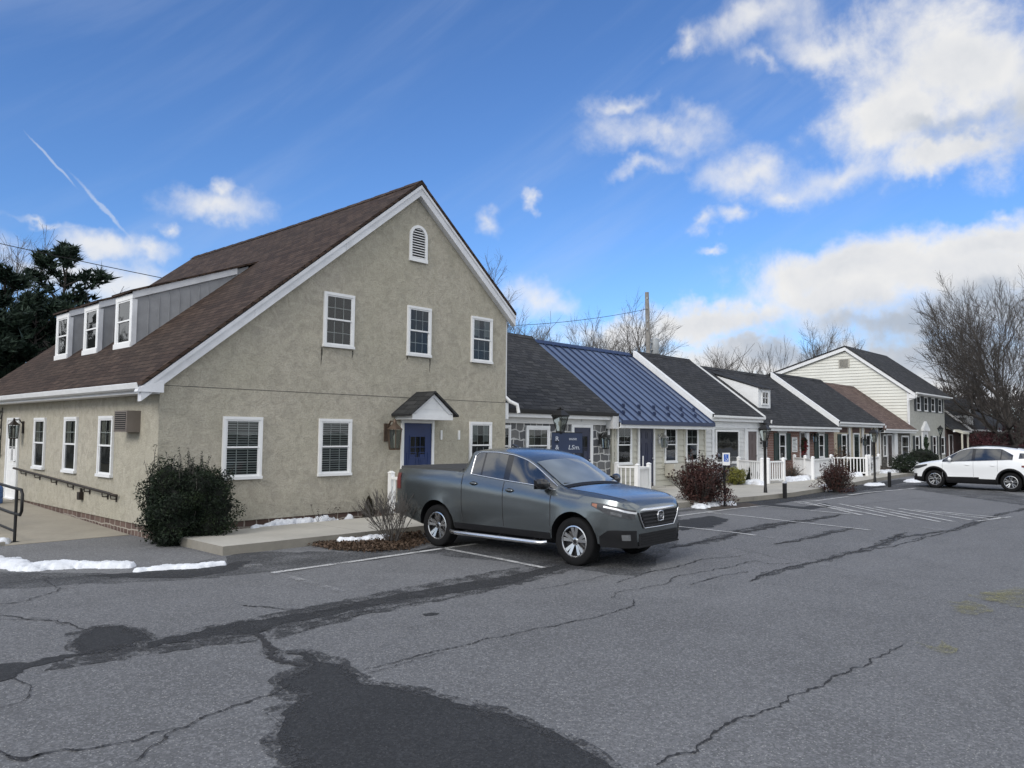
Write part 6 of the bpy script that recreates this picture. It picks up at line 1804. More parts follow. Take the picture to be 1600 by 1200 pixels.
# the bare multi-stemmed shrub in the mulch
bs = thing('bare_shrub', 'leafless many-stemmed shrub in the leaf mulch beside the pickup', 'shrub', (8.62, 10.85, 0))
T_ = Tree(.02, 91, .0032)
for i in range(22):
    a = T_.r.uniform(0, 6.28); tl = T_.r.uniform(.1, .75)
    d = np.array((math.cos(a) * math.sin(tl), math.sin(a) * math.sin(tl), math.cos(tl)))
    T_.grow(np.array((math.cos(a) * .06, math.sin(a) * .06, 0)), d, .34, .010, 1, 4, .38, .03, 1, .14, 2)
T_.B.build('branches', M['twig'], bs, uv=False, local=True)
r_ = np.random.default_rng(5)
Vl, Fl = leaves(60, lambda n: np.c_[r_.normal(0, .18, n), r_.normal(0, .18, n), r_.uniform(.25, .75, n)], .035, r_); lb = MB(); lb.arr(Vl, Fl); lb.build('dry_leaves', M['dead_leaf'], bs, uv=False, local=True)['kind'] = 'stuff'
# fallen leaves of the mulch
pl4 = [p[:2] for p in G([(478, 852), (520, 842), (600, 836), (655, 834), (664, 848), (640, 860), (580, 864), (520, 860)])]
def in_poly(P, poly):
    ins = np.zeros(len(P), bool); k = len(poly)
    for i in range(k):
        (x0, y0), (x1, y1) = poly[i], poly[(i + 1) % k]
        c_ = ((y0 > P[:, 1]) != (y1 > P[:, 1])) & (P[:, 0] < (x1 - x0) * (P[:, 1] - y0) / (y1 - y0 + 1e-12) + x0); ins ^= c_
    return ins
lo = np.min(pl4, 0); hi_ = np.max(pl4, 0); P = r_.uniform(lo - .1, hi_ + .1, (9000, 2)); P = P[in_poly(P + r_.normal(0, .07, P.shape), pl4)]
Vl, Fl = leaves(len(P), lambda n: np.c_[P, .02 + r_.uniform(0, .05, len(P))], .05, r_, .7, 0)
lb = MB(); lb.arr(Vl, Fl); o = lb.build('leaf_litter', M['dead_leaf'], uv=False); o['kind'] = 'stuff'; tag(o, 'brown fallen leaves and bark around the bare shrub', 'leaf litter')
# weeds sprouting at the wall
for i, (px, lab) in enumerate(((497, 'small dry weed against the stucco wall under the second window'), (518, 'taller dry weed against the stucco wall left of the cone shrub'))):
    c = atY(px, 806, 13.9); t = thing('dry_weed', lab, 'weed', (c[0], 13.9, .06)); b = MB()
    for k in range(6):
        d = r_.normal(0, .09, 2); hh = r_.uniform(.15, .42); b.tube([(0, 0, 0), (d[0] * .5, d[1] * .3, hh * .6), (d[0], -abs(d[1]), hh)], .003, 3); Vl, Fl = leaves(3, lambda n: np.array((d[0], -abs(d[1]), hh)) + r_.normal(0, .02, (n, 3)), .04, r_); b.arr(Vl, Fl)
    b.build('stem', M['bark_dark'], t, uv=False, local=True)
# far-off bare woods: one mass of trunks and twigs
def wood(label, pts, h0, h1, n, seed):
    r_ = np.random.default_rng(seed); Vs = []; Fs = []; nv = 0; P = np.array(pts, float)
    for i in range(n):
        k = r_.integers(0, len(P) - 1); f = r_.uniform(); c = P[k] + (P[k + 1] - P[k]) * f + r_.normal(0, 5, 2); h = r_.uniform(h0, h1); m = 260
        zz = h * r_.uniform(.08, 1, m) ** .7; rad = h * .24 * np.sqrt(np.clip(1.15 - np.abs(zz / h - .55) * 1.9, .05, 1)); a = r_.uniform(0, 6.28, m); q_ = r_.uniform(.1, 1, m) ** .6
        B = np.c_[c[0] + rad * q_ * np.cos(a), c[1] + rad * q_ * np.sin(a), zz]; dr = np.c_[np.cos(a) * .6, np.sin(a) * .6, r_.uniform(.4, 1.3, m)] * r_.uniform(.4, 1.6, (m, 1)); w = r_.normal(0, .075, (m, 3))
        B = np.r_[B, [[c[0], c[1], 0]]]; dr = np.r_[dr, [[0, 0, h * .8]]]; w = np.r_[w, [[.14, -.14, 0]]]; m += 1
        V = np.empty((m * 3, 3)); V[0::3] = B - w; V[1::3] = B + w; V[2::3] = B + dr; Vs.append(V); Fs.append(np.arange(m * 3).reshape(m, 3) + nv); nv += m * 3
    b = MB(); b.arr(np.concatenate(Vs), np.concatenate(Fs)); o = b.build('woodland', M['wood_far'], uv=False); o['kind'] = 'stuff'; tag(o, label, 'wood'); return o


wood('brown bare wood along the horizon at the right', [(125, 60), (135, 20), (140, -20), (130, -50)], 5, 9.5, 330, 1)
wood('dark bare wood behind the evergreens at the left', [(-30, 62), (0, 58), (20, 60)], 6, 9, 150, 2)
wood('low bare scrub far behind the row of shops', [(40, 75), (90, 80), (130, 75)], 6, 9.5, 170, 3)
# ------------------------------------------------------------------ vehicles
# s runs from the nose backwards, y to the left, z up; local x = -s
def lin(pts):
    X = [p[0] for p in pts]; Y = [p[1] for p in pts]
    X2 = np.linspace(X[0], X[-1], 600); Y2 = np.interp(X2, X, Y)
    k = 13; pad = np.r_[np.full(k, 0.0) + 2 * Y2[0] - Y2[k:0:-1], Y2, 2 * Y2[-1] - Y2[-2:-k - 2:-1]]; ker = np.hanning(k * 2 + 1); ker /= ker.sum()
    Y3 = np.convolve(pad, ker, 'same')[k:-k]
    return lambda s: float(np.interp(s, X2, Y3))


class Car:
    def __init__(c, **k):
        c.__dict__.update({a: v for a, v in k.items() if a != 'side'})
        for n in ('zbelt', 'ztop', 'wr', 'plan', 'zbot'): setattr(c, '_' + n, lin(k[n]))
        c._side = lambda z: float(np.interp(z, [p[0] for p in k['side']], [p[1] for p in k['side']]))

    def W(c, s, z):
        w = c.hw * c._plan(s) * c._side(z * c.norm / c._zbelt(s) if c.norm else z)
        for (s0, r_, am) in c.flare:
            d = math.hypot(s - s0, z - c.rw)
            w += am * max(0, 1 - max(0, d - c.ra) / r_) ** 2 if d > c.ra * .8 else am
        return w

    def edge(c, s):
        zb = c._zbelt(s); zt = c._ztop(s); cr = min(.05, max(.006, (zt - zb) * .35)); return zb, zt, cr, zt - cr

    def wroof(c, s): return min(c._wr(s), c.W(s, c._zbelt(s)) - .01)

    def side(c, s, z, off=0.0):
        """point on the left flank"""
        zb, zt, cr, ze = c.edge(s)
        if z <= zb: y = c.W(s, z)
        else:
            f = min(1, (z - zb) / max(1e-3, ze - zb)); wb = c.W(s, zb); y = wb + (c.wroof(s) - wb) * (f ** 1.15 * .6 + f * .4)
        return np.array((-s, y + off, z))

    def top(c, s, t, off=0.0):
        """t in -1..1 across the top"""
        zb, zt, cr, ze = c.edge(s); w = c.wroof(s); return np.array((-s, t * w, zt - cr * abs(t) ** 2.4 + off))

    def ring(c, s):
        zb, zt, cr, ze = c.edge(s); z0 = c._zbot(s)
        zs = [z0 + .05] + [z0 + .05 + (zb - z0 - .05) * f for f in (.12, .25, .4, .55, .68, .8, .9, 1.0)]
        L_ = [(-s, 0, z0), (-s, c.W(s, z0 + .05) - .10, z0)] + [tuple(c.side(s, z)) for z in zs]
        for f in (.25, .5, .75, 1.0): L_.append(tuple(c.side(s, zb + (ze - zb) * f)))
        for t in (.93, .8, .55, .28, 0): L_.append(tuple(c.top(s, t)))
        R_ = [(x, -y, z) for x, y, z in L_[1:-1]][::-1]
        return L_ + R_

    def body(c, parent, mats, black_z=None):
        S = c.stations; mb = MB(); rings = [c.ring(s) for s in S]; n = len(rings[0])
        V = [p for r in rings for p in r]
        # the left half runs up, the right half down
        mb.add(V, [(i * n + j, i * n + (j + 1) % n, (i + 1) * n + (j + 1) % n, (i + 1) * n + j) for i in range(len(S) - 1) for j in range(n)], 0, True)
        mb.add(rings[0], [tuple(range(n))[::-1]], 0); mb.add(rings[-1], [tuple(range(n))], 0)
        o = mb.build('body', mats, parent, uv=False, local=True)
        bm = bmesh.new(); bm.from_mesh(o.data); bmesh.ops.remove_doubles(bm, verts=bm.verts, dist=1e-5); bmesh.ops.recalc_face_normals(bm, faces=bm.faces); bm.to_mesh(o.data); bm.free()
        cu = []
        for s0 in c.axles:
            for sg in (-1, 1):
                m = MB(); m.lathe([(c.ra, min(sg * (c.hw - .36), sg * (c.hw + .3))), (c.ra, max(sg * (c.hw - .36), sg * (c.hw + .3)))], (-s0, 0, c.rw + .02), 40, 0, 'y')
                q_ = m.build('cutter', [mats[1]], uv=False)
                bm = bmesh.new(); bm.from_mesh(q_.data); bmesh.ops.remove_doubles(bm, verts=bm.verts, dist=1e-5); bmesh.ops.recalc_face_normals(bm, faces=bm.faces); bm.to_mesh(q_.data); bm.free(); cu.append(q_)
        for q_ in cu:
            q_.parent = parent
            md = o.modifiers.new('cut', 'BOOLEAN'); md.operation = 'DIFFERENCE'; md.object = q_; md.solver = 'EXACT'
        bpy.context.view_layer.update()
        me = bpy.data.meshes.new_from_object(o.evaluated_get(bpy.context.evaluated_depsgraph_get()))
        o.modifiers.clear(); old = o.data; o.data = me; bpy.data.meshes.remove(old)
        for q_ in cu: bpy.data.objects.remove(q_)
        while len(me.materials) < len(mats): me.materials.append(mats[len(me.materials)])
        for p in me.polygons:
            ce = p.center; mi = 0; p.use_smooth = True
            for s0 in c.axles:
                d = math.hypot(ce.x + s0, ce.z - c.rw - .02)
                if d < c.ra * 1.01 and all(math.hypot(me.vertices[v].co.x + s0, me.vertices[v].co.z - c.rw - .02) < c.ra * 1.015 for v in p.vertices): mi = 1
            zs = [me.vertices[v].co.z for v in p.vertices]
            if max(zs) <= c._zbot(-ce.x) + .055: mi = 1
            if black_z and sum(zs) / len(zs) < black_z and mi == 0: mi = 1
            p.material_index = mi
        me.set_sharp_from_angle(angle=math.radians(42)); o.data.name = 'body'
        return o

    def patch(c, fn, a0, a1, b0, b1, na, nb, mb, mi=0, mirror=False, smooth=True):
        """fn(a, b) -> point; b limits may depend on a"""
        V = []
        for i in range(na + 1):
            a = a0 + (a1 - a0) * i / na; lo = b0(a) if callable(b0) else b0; hi = b1(a) if callable(b1) else b1
            for j in range(nb + 1): V.append(fn(a, lo + (max(hi, lo + .001) - lo) * j / nb))
        F = [(i * (nb + 1) + j, (i + 1) * (nb + 1) + j, (i + 1) * (nb + 1) + j + 1, i * (nb + 1) + j + 1) for i in range(na) for j in range(nb)]
        mb.add(V, F, mi, smooth)
        if mirror: mb.add([(x, -y, z) for x, y, z in V], [f[::-1] for f in F], mi, smooth)

    def strip(c, mb, pts, r, n=6, mi=0, mirror=False):
        mb.tube(pts, r, n, mi)
        if mirror: mb.tube([(x, -y, z) for x, y, z in pts], r, n, mi)

    def arch_trim(c, parent, mat, w=.05, off=.006, name='arch_trim'):
        for s0 in c.axles:
            for sg in (1, -1):
                mb = MB(); V = []; k = 28
                for i in range(k + 1):
                    a = PI * 1.08 * i / k - .04 * PI
                    for r_, o_ in ((c.ra - .012, -.05), (c.ra - .012, off), (c.ra + w * .6, off + .006), (c.ra + w, -.002)):
                        s, z = s0 + r_ * math.cos(a), max(c._zbot(s0) + .03, c.rw + .02 + r_ * math.sin(a)); p = c.side(s, min(z, c._zbelt(s) - .01), o_); V.append((p[0], sg * p[1], p[2]))
                F = [(i * 4 + j, i * 4 + j + 1, (i + 1) * 4 + j + 1, (i + 1) * 4 + j) for i in range(k) for j in range(3)]
                mb.add(V, F if sg > 0 else [f[::-1] for f in F], 0, True); mb.build(name, mat, parent, uv=False, local=True)


def sides(mb, name, mat, parent):
    """build the left piece and its mirror image as two objects"""
    out = [mb.build(name, mat, parent, uv=False, local=True)]
    m2 = MB(); m2.v = [(x, -y, z) for x, y, z in mb.v]; m2.f = [f[::-1] for f in mb.f]; m2.m = list(mb.m); m2.s = list(mb.s)
    out.append(m2.build(name, mat, parent, uv=False, local=True)); return out


def wheel(parent, x, y, z, R, wd, rim_r, spokes, side, name='wheel'):
    """the outer face looks along +y for the left side"""
    sg = 1 if side > 0 else -1
    def pr(l): return [(r, sg * h) for r, h in (l if sg > 0 else l)][::1 if sg > 0 else -1]
    h = wd / 2
    b = MB()
    b.lathe(pr([(rim_r - .01, -h * .9), (rim_r + .02, -h * .98), (R * .93, -h), (R * .985, -h * .86), (R, -h * .6), (R, h * .6), (R * .985, h * .86), (R * .93, h), (rim_r + .03, h * .98), (rim_r, h * .86), (rim_r - .015, h * .7)]), (x, y, z), 44, 0, 'y', cap=False)
    for k in range(44):   # tread blocks
        a = 2 * PI * k / 44
    T = b.build('tyre', M['rubber'], None, uv=False, local=True); T.parent = parent
    b = MB(); b.lathe(pr([(rim_r - .016, -h * .8), (rim_r - .016, h * .8), (rim_r + .004, h * .9), (rim_r - .012, h * .93), (rim_r - .028, h * .8), (rim_r - .035, h * .35), (.09, h * .30), (.001, h * .3)]), (x, y, z), 40, 1, 'y', cap=False)
    b.lathe(pr([(rim_r - .026, h * .81), (rim_r - .012, h * .935), (rim_r + .005, h * .905)]), (x, y, z), 40, 0, 'y', cap=False)
    yf = lambda f: y + sg * h * f
    def pt(r, a, f): return (x + r * math.cos(a), yf(f), z + r * math.sin(a))
    for k in range(spokes[0]):
        for da, wi, wo in spokes[1]:
            a = 2 * PI * k / spokes[0] + PI / 2
            a0, a1 = a + da * .55, a + da; r0, r1 = .045, rim_r - .02
            P = [pt(r0, a0 - wi / r0 * .5, .62), pt(r0, a0 + wi / r0 * .5, .62), pt(r1, a1 + wo / r1 * .5, .84), pt(r1, a1 - wo / r1 * .5, .84)]
            Q = [pt(r0, a0 - wi / r0 * .5, .40), pt(r0, a0 + wi / r0 * .5, .40), pt(r1, a1 + wo / r1 * .5, .55), pt(r1, a1 - wo / r1 * .5, .55)]
            F = [(0, 3, 2, 1), (0, 1, 5, 4), (1, 2, 6, 5), (2, 3, 7, 6), (3, 0, 4, 7)]
            if sg < 0: F = [f[::-1] for f in F]
            b.add(P + Q, F, 0)
    b.lathe(pr([(.062, h * .5), (.060, h * .66), (.04, h * .70), (.001, h * .70)]), (x, y, z), 20, 0, 'y', cap=False)
    b.lathe(pr([(.036, h * .702), (.034, h * .72), (.001, h * .72)]), (x, y, z), 16, 1, 'y', cap=False)
    for k in range(5):
        a = 2 * PI * k / 5 + .3; b.ball(pt(.05, a, .70), .008, 6, 1)
    Rm = b.build('rim', [M['rim_silver'], M['rim_dark']], None, uv=False, local=True, sharp=30); Rm.parent = parent


def make_wheels(c, root, wd, rim_r, spokes):
    for s0 in c.axles:
        for sg in (1, -1):
            w_ = bpy.data.objects.new('wheel', None); COL.objects.link(w_); w_.parent = root; w_.empty_display_size = .2
            wheel(w_, -s0, sg * (c.hw - wd / 2 - .035), c.rw, c.rw, wd, rim_r, spokes, sg)


# ---------------- the grey pickup
PK = Car(hw=.985, norm=1.21, axles=(.99, 4.17), rw=.378, ra=.452, flare=[(.99, .22, .022), (4.17, .24, .026)],
         zbot=[(0, .40), (.05, .35), (.35, .33), (.6, .34), (4.7, .36), (5.0, .42), (5.33, .50)],
         zbelt=[(0, .90), (.06, .985), (.25, 1.05), (.7, 1.095), (1.2, 1.125), (1.5, 1.155), (1.9, 1.205), (2.5, 1.25), (3.2, 1.315), (3.5, 1.345), (4.2, 1.375), (5.2, 1.385), (5.33, 1.35)],
         ztop=[(0, .95), (.06, 1.03), (.25, 1.10), (.7, 1.165), (1.20, 1.215), (1.30, 1.245), (1.90, 1.60), (2.1, 1.70), (2.4, 1.775), (2.8, 1.815), (3.2, 1.81), (3.38, 1.79), (3.46, 1.72), (3.53, 1.40), (3.6, 1.39), (5.2, 1.405), (5.33, 1.37)],
         wr=[(0, .48), (.06, .64), (.3, .76), (1.2, .83), (1.3, .83), (1.9, .765), (2.4, .765), (3.3, .77), (3.46, .78), (3.54, .88), (3.7, .925), (5.2, .915), (5.33, .88)],
         plan=[(0, .64), (.05, .77), (.12, .85), (.25, .92), (.5, .97), (.9, .994), (1.5, 1.0), (4.6, 1.0), (5.1, .985), (5.33, .94)],
         side=[(.26, .90), (.40, .94), (.50, .955), (.57, .968), (.62, .986), (.80, .997), (.98, 1.0), (1.08, .998), (1.105, .986), (1.16, .965), (1.21, .946), (1.40, .92)],
         stations=sorted(set([0, .02, .05, .085, .12, .18, .25, .35, .45, .53] + list(np.arange(.6, 5.2, .1).round(3)) + [1.25, 1.35, 3.35, 3.43, 3.46, 3.49, 3.52, 3.55, 3.65, 5.25, 5.3, 5.33])))
TK = thing('pickup_truck', 'dark grey crew cab pickup truck with bright step bar parked before the big house', 'pickup truck', (0, 0, 0), rot=math.radians(-90))
a_, c_ = atZ(903, 887.5)[:2], atZ(684, 850.5)[:2]
hd = (np.array(a_) - np.array(c_)); ang = math.atan2(hd[1], hd[0])
TK.rotation_euler = (0, 0, ang)
fwd = np.array((math.cos(ang), math.sin(ang))); lft = np.array((-math.sin(ang), math.cos(ang)))
mid = (np.array(a_) + np.array(c_)) / 2
o_ = mid + fwd * ((.99 + 4.17) / 2) + lft * (.985 - .06)
TK.rotation_euler = (0, 0, math.radians(-87.3)); TK.location = (10.06, 6.32, 0); TK.scale = (.915, .968, .948)
B_ = PK.body(TK, [M['paint_grey'], M['black_trim']])
make_wheels(PK, TK, .245, .245, (5, ((-.20, .036, .060), (.20, .036, .060))))
# glass
gl = MB(); zlo = lambda s: PK._zbelt(s) + .030; zhi = lambda s: PK.edge(s)[3] - .035
def sg_(off): return lambda s, z: tuple(PK.side(s, z, off))
PK.patch(sg_(.004), 1.40, 2.40, zlo, zhi, 16, 6, gl); sides(gl, 'front_door_glass', M['car_glass'], TK)
gl = MB(); PK.patch(sg_(.004), 2.53, 3.04, zlo, zhi, 10, 6, gl); sides(gl, 'rear_door_glass', M['car_glass'], TK)
gl = MB(); PK.patch(sg_(.004), 3.08, 3.29, zlo, lambda s: zhi(s) - max(0, s - 3.2) ** 2 * 6, 6, 6, gl); sides(gl, 'quarter_glass', M['car_glass'], TK)
gl = MB()
PK.patch(lambda s, t: tuple(PK.top(s, t, .010) + np.array((.004, 0, 0))), 1.315, 1.95, -.94, .94, 12, 14, gl, mirror=False); gl.build('windscreen', M['windscreen'], TK, uv=False, local=True)
gl = MB(); PK.patch(lambda s, t: tuple(PK.top(s, t, .008) + np.array((-.006, 0, 0))), 3.475, 3.515, -.85, .85, 6, 8, gl, mirror=False); gl.build('rear_window', M['car_glass'], TK, uv=False, local=True)
mb = MB()
PK.patch(sg_(.003), 2.395, 2.535, zlo, zhi, 3, 6, mb); sides(mb, 'pillar_trim', M['dark_gloss'], TK)
mb = MB(); PK.patch(sg_(.0035), 3.035, 3.085, zlo, zhi, 2, 6, mb); sides(mb, 'pillar_trim', M['dark_gloss'], TK)
mb = MB()
PK.patch(lambda s, t: tuple(PK.top(s, t, .009)), 1.225, 1.312, -.93, .93, 3, 12, mb, mirror=False)
mb.build('cowl', M['black_trim'], TK, uv=False, local=True)
mb = MB()
Ss = np.linspace(1.38, 3.30, 44)
PK.strip(mb, [tuple(PK.side(s, zlo(s) - .008, .006)) for s in Ss], .010)
zq = lambda s: zhi(s) - max(0, s - 3.2) ** 2 * 6
PK.strip(mb, [tuple(PK.side(s, max(zlo(s), zq(s)) + .008, .006)) for s in Ss], .011)
PK.strip(mb, [tuple(PK.side(3.30, zlo(3.30) + (zq(3.30) - zlo(3.30)) * t, .006)) for t in np.linspace(-.03, 1.03, 5)], .016)
sides(mb, 'window_chrome', M['chrome'], TK)
# panel gaps
mb = MB()
def vgap(s, z0, z1, w=.006, lean=0.0):
    k = 12; V = []
    for i in range(k + 1):
        z = z0 + (z1 - z0) * i / k; ss = s + lean * (i / k - .5)
        V += [tuple(PK.side(ss - w, z, .0025)), tuple(PK.side(ss + w, z, .0025))]
    F = [(2 * i, 2 * i + 1, 2 * i + 3, 2 * i + 2) for i in range(k)]; mb = MB(); mb.add(V, [f[::-1] for f in F]); sides(mb, 'panel_gap', M['crack'], TK)
vgap(1.45, .50, PK._zbelt(1.45)); vgap(2.50, .50, PK._zbelt(2.50)); vgap(3.50, .50, PK._zbelt(3.5) - .0, .006)
PK.patch(lambda t, s: tuple(PK.top(s, t, .003)), -.985, -.955, .16, 1.22, 2, 20, mb)
sides(mb, 'bonnet_gap', M['crack'], TK)
mb = MB(); PK.patch(sg_(.005), 1.46, 3.70, .37, .475, 24, 2, mb); sides(mb, 'sill_trim', M['black_trim'], TK)
mb = MB()
pts = [(-1.50, 1.0, .33), (-1.57, 1.06, .32), (-1.70, 1.08, .32), (-3.52, 1.08, .32), (-3.65, 1.06, .32), (-3.72, 1.0, .33)]
PK.strip(mb, pts, .036, 10)
for s in (1.8, 2.6, 3.4): PK.strip(mb, [(-s, .75, .36), (-s, 1.06, .315)], .02, 6)
sides(mb, 'step_bar', M['chrome'], TK)
for s in (2.34, 3.20):
    for sg in (1, -1):
        b = MB(); z = PK._zbelt(s) - .125; V = PK.side(s, z)
        b.ball((-s, sg * (V[1] + .012), z), (.095, .022, .022), 12, 0); H_ = b.build('door_handle', M['paint_grey'], TK, uv=False, local=True)
        b = MB(); b.ball((-s, sg * (V[1] + .001), z - .004), (.085, .006, .038), 12); b.build('recess', M['black_trim'], H_, uv=False, local=True)
for sg in (1, -1):
    b = MB(); s = 1.56; y = PK.side(s, 1.2)[1]
    V = []
    for i in range(9):
        a = i / 8; rr = (.075, .115, .13, .135, .135, .13, .12, .10, .06)[i]
        for j in range(12):
            t = 2 * PI * j / 12; ct, st = math.cos(t), math.sin(t)
            V.append((-s + .04 - .05 * a + (.085 if ct > 0 else .055) * abs(ct) ** .7 * np.sign(ct) * rr / .135, sg * (y + .03 + .27 * a), 1.25 + .095 * abs(st) ** .8 * np.sign(st) * rr / .135 + .02 * a))
    F = [(i * 12 + j, i * 12 + (j + 1) % 12, (i + 1) * 12 + (j + 1) % 12, (i + 1) * 12 + j) for i in range(8) for j in range(12)]
    b.add(V, F if sg < 0 else [f[::-1] for f in F], 0, True); b.add(V[:12], [tuple(range(12))], 0); b.add(V[-12:], [tuple(range(12))[::-1]], 0)
    b.tube([(-s + .01, sg * (y - .02), 1.17), (-s + .01, sg * (y + .06), 1.20), (-s, sg * (y + .10), 1.22)], .03, 8)
    mr = b.build('wing_mirror', M['dark_gloss'], TK, uv=False, local=True)
    b = MB(); b.hexa([(-s - .068, sg * (y + .06), 1.165), (-s - .060, sg * (y + .06), 1.165), (-s - .060, sg * (y + .27), 1.175), (-s - .068, sg * (y + .27), 1.175), (-s - .068, sg * (y + .06), 1.305), (-s - .060, sg * (y + .06), 1.305), (-s - .060, sg * (y + .27), 1.32), (-s - .068, sg * (y + .27), 1.32)]); b.build('mirror_glass', M['car_glass'], mr, uv=False, local=True)
# nose
hlo = lambda s: np.interp(s, [.0, .12, .35, .64], [.775, .79, .845, .965]); hhi = lambda s: np.interp(s, [0, .2, .45, .64], [.90, .965, 1.005, 1.015])
for sg in (1, -1):
    b = MB(); V = []; na, nb = 14, 4
    def hp(s, z, off): p = PK.side(s, z, off); p = p + np.array((off * max(0, 1 - s / .3), 0, 0)); return (p[0], sg * p[1], p[2])
    def hpatch(mb, s0, s1, lo, hi, off, mi=0, na=14, nb=4):
        V = []
        for i in range(na + 1):
            s = s0 + (s1 - s0) * i / na; l, h = lo(s), hi(s)
            for j in range(nb + 1): V.append(hp(s, l + (h - l) * j / nb, off))
        F = [(i * (nb + 1) + j, (i + 1) * (nb + 1) + j, (i + 1) * (nb + 1) + j + 1, i * (nb + 1) + j + 1) for i in range(na) for j in range(nb)]
        mb.add(V, F if sg > 0 else [f[::-1] for f in F], mi, True)
    hpatch(b, .015, .64, hlo, hhi, .006); HL = b.build('headlight', M['lens_dark'], TK, uv=False, local=True)
    b = MB(); hpatch(b, .01, .42, lambda s: hhi(s) - .055, lambda s: hhi(s) - .026, .009); b.build('chrome_wing', M['chrome_satin'], HL, uv=False, local=True)
    b = MB(); hpatch(b, .14, .30, lambda s: hlo(s) + .018, lambda s: hlo(s) + .06, .009, 0, 8, 3); b.build('projector', M['lens'], HL, uv=False, local=True)
    b = MB(); hpatch(b, .53, .62, lambda s: hlo(s) + .012, lambda s: hhi(s) - .014, .009, 0, 6, 3); b.build('corner_lamp', M['amber'], HL, uv=False, local=True)
    # lower black bumper corner
    b = MB(); hpatch(b, .005, .50, lambda s: .34, lambda s: np.interp(s, [0, .2, .35, .5], [.60, .61, .60, .50]), .007); BC = b.build('bumper_corner', M['black_trim'], TK, uv=False, local=True)
    b = MB(); hpatch(b, .055, .15, lambda s: .455, lambda s: .545, .012, 0, 6, 3); b.build('fog_lamp', M['lens'], BC, uv=False, local=True)
# grille: surround, dark mesh, bars, bright brow, emblem
def fbox(mb, y0, y1, z0, z1, x0, x1, mi=0, yt0=None, yt1=None):
    yt0 = y0 if yt0 is None else yt0; yt1 = y1 if yt1 is None else yt1
    mb.hexa([(x0, y0, z0), (x1, y0, z0), (x1, y1, z0), (x0, y1, z0), (x0, yt0, z1), (x1, yt0, z1), (x1, yt1, z1), (x0, yt1, z1)], mi)
b = MB(); fbox(b, -.46, .46, .62, .87, -.02, .014, 0, -.60, .60); GR = b.build('grille', M['black_trim'], TK, uv=False, local=True)
b = MB()
for k in range(4):
    z = .648 + k * .052; w = .46 + .14 * (z - .62) / .25 - .03; fbox(b, -w, w, z, z + .026, .014, .032)
b.build('grille_bar', M['dark_gloss'], GR, uv=False, local=True)
b = MB()
V = []
for i in range(25):
    t = -1 + 2 * i / 24; y = .64 * t; x = .034 - .075 * abs(t) ** 3
    z1 = .925 + .0 * abs(t); z0 = .868 + .012 * abs(t)
    V += [(x, y, z0), (x + .012, y, (z0 + z1) / 2), (x - .01, y, z1)]
b.add(V, [(3 * i + j, 3 * i + 3 + j, 3 * i + 4 + j, 3 * i + 1 + j) for i in range(24) for j in range(2)], 0, True)
for sg in (1, -1): b.tube([(.02, sg * .60, .868), (.022, sg * .55, .76), (.02, sg * .455, .632)], .012, 6)
b.tube([(.022, -.45, .626), (.026, 0, .622), (.022, .45, .626)], .011, 6)
b.build('grille_chrome', M['chrome'], GR, uv=False, local=True)
b = MB(); ez = .785; ex = .044
ring = [(-.066, -.055), (-.072, .0), (-.062, .055), (0, .066), (.062, .055), (.072, 0), (.066, -.055), (0, -.062)]
ring = [(y * 1.2, z * 1.2) for y, z in ring]; rp = [(ex, y, ez + z) for y, z in ring]; b.tube(rp + [rp[0], rp[1]], .010, 6)
for sg in (1, -1): b.hexa([(ex - .004, sg * .026 - .010, ez - .042), (ex + .008, sg * .026 - .010, ez - .042), (ex + .008, sg * .026 + .010, ez - .042), (ex - .004, sg * .026 + .010, ez - .042), (ex - .004, sg * .040 - .010, ez + .042), (ex + .008, sg * .040 - .010, ez + .042), (ex + .008, sg * .040 + .010, ez + .042), (ex - .004, sg * .040 + .010, ez + .042)])
b.box(ex - .003, -.03, ez - .010, ex + .007, .03, ez + .010); b.build('emblem', M['chrome'], GR, uv=False, local=True)
b = MB(); fbox(b, -.58, .58, .36, .545, -.02, .010); fbox(b, -.62, .62, .335, .36, -.03, .02)
for k in range(4): fbox(b, -.52, .52, .385 + k * .04, .397 + k * .04, .010, .018)
b.build('lower_intake', M['black_trim'], TK, uv=False, local=True)
# bed cover, tail lamps, rear bumper
b = MB(); b.hexa([(-5.27, -.89, 1.385), (-3.57, -.89, 1.38), (-3.57, .89, 1.38), (-5.27, .89, 1.385), (-5.26, -.87, 1.435), (-3.58, -.87, 1.425), (-3.58, .87, 1.425), (-5.26, .87, 1.435)]); b.build('bed_cover', M['bed_cover'], TK, uv=False, local=True)
b = MB(); PK.patch(sg_(.006), 5.19, 5.328, lambda s: 1.0, lambda s: 1.30, 5, 5, b); sides(b, 'tail_light', M['tail_red'], TK)
b = MB(); b.box(-5.42, -.90, .52, -5.25, .90, .72); b.build('rear_bumper', M['chrome'], TK, uv=False, local=True)
b = MB()
for sg in (1, -1):
    b.tube([(-1.28, sg * .1, 1.235), (-1.33, sg * .4, 1.25), (-1.36, sg * .72, 1.262)], .010, 5)
b.build('wiper', M['black_trim'], TK, uv=False, local=True)
b = MB(); b.tube([(-3.0, .0, 1.81), (-3.14, .0, 1.86)], .02, 6); b.build('aerial', M['dark_gloss'], TK, uv=False, local=True)
b = MB(); b.box(-4.9, -.6, .26, -.8, .6, .40); b.build('underbody', M['black_trim'], TK, uv=False, local=True)

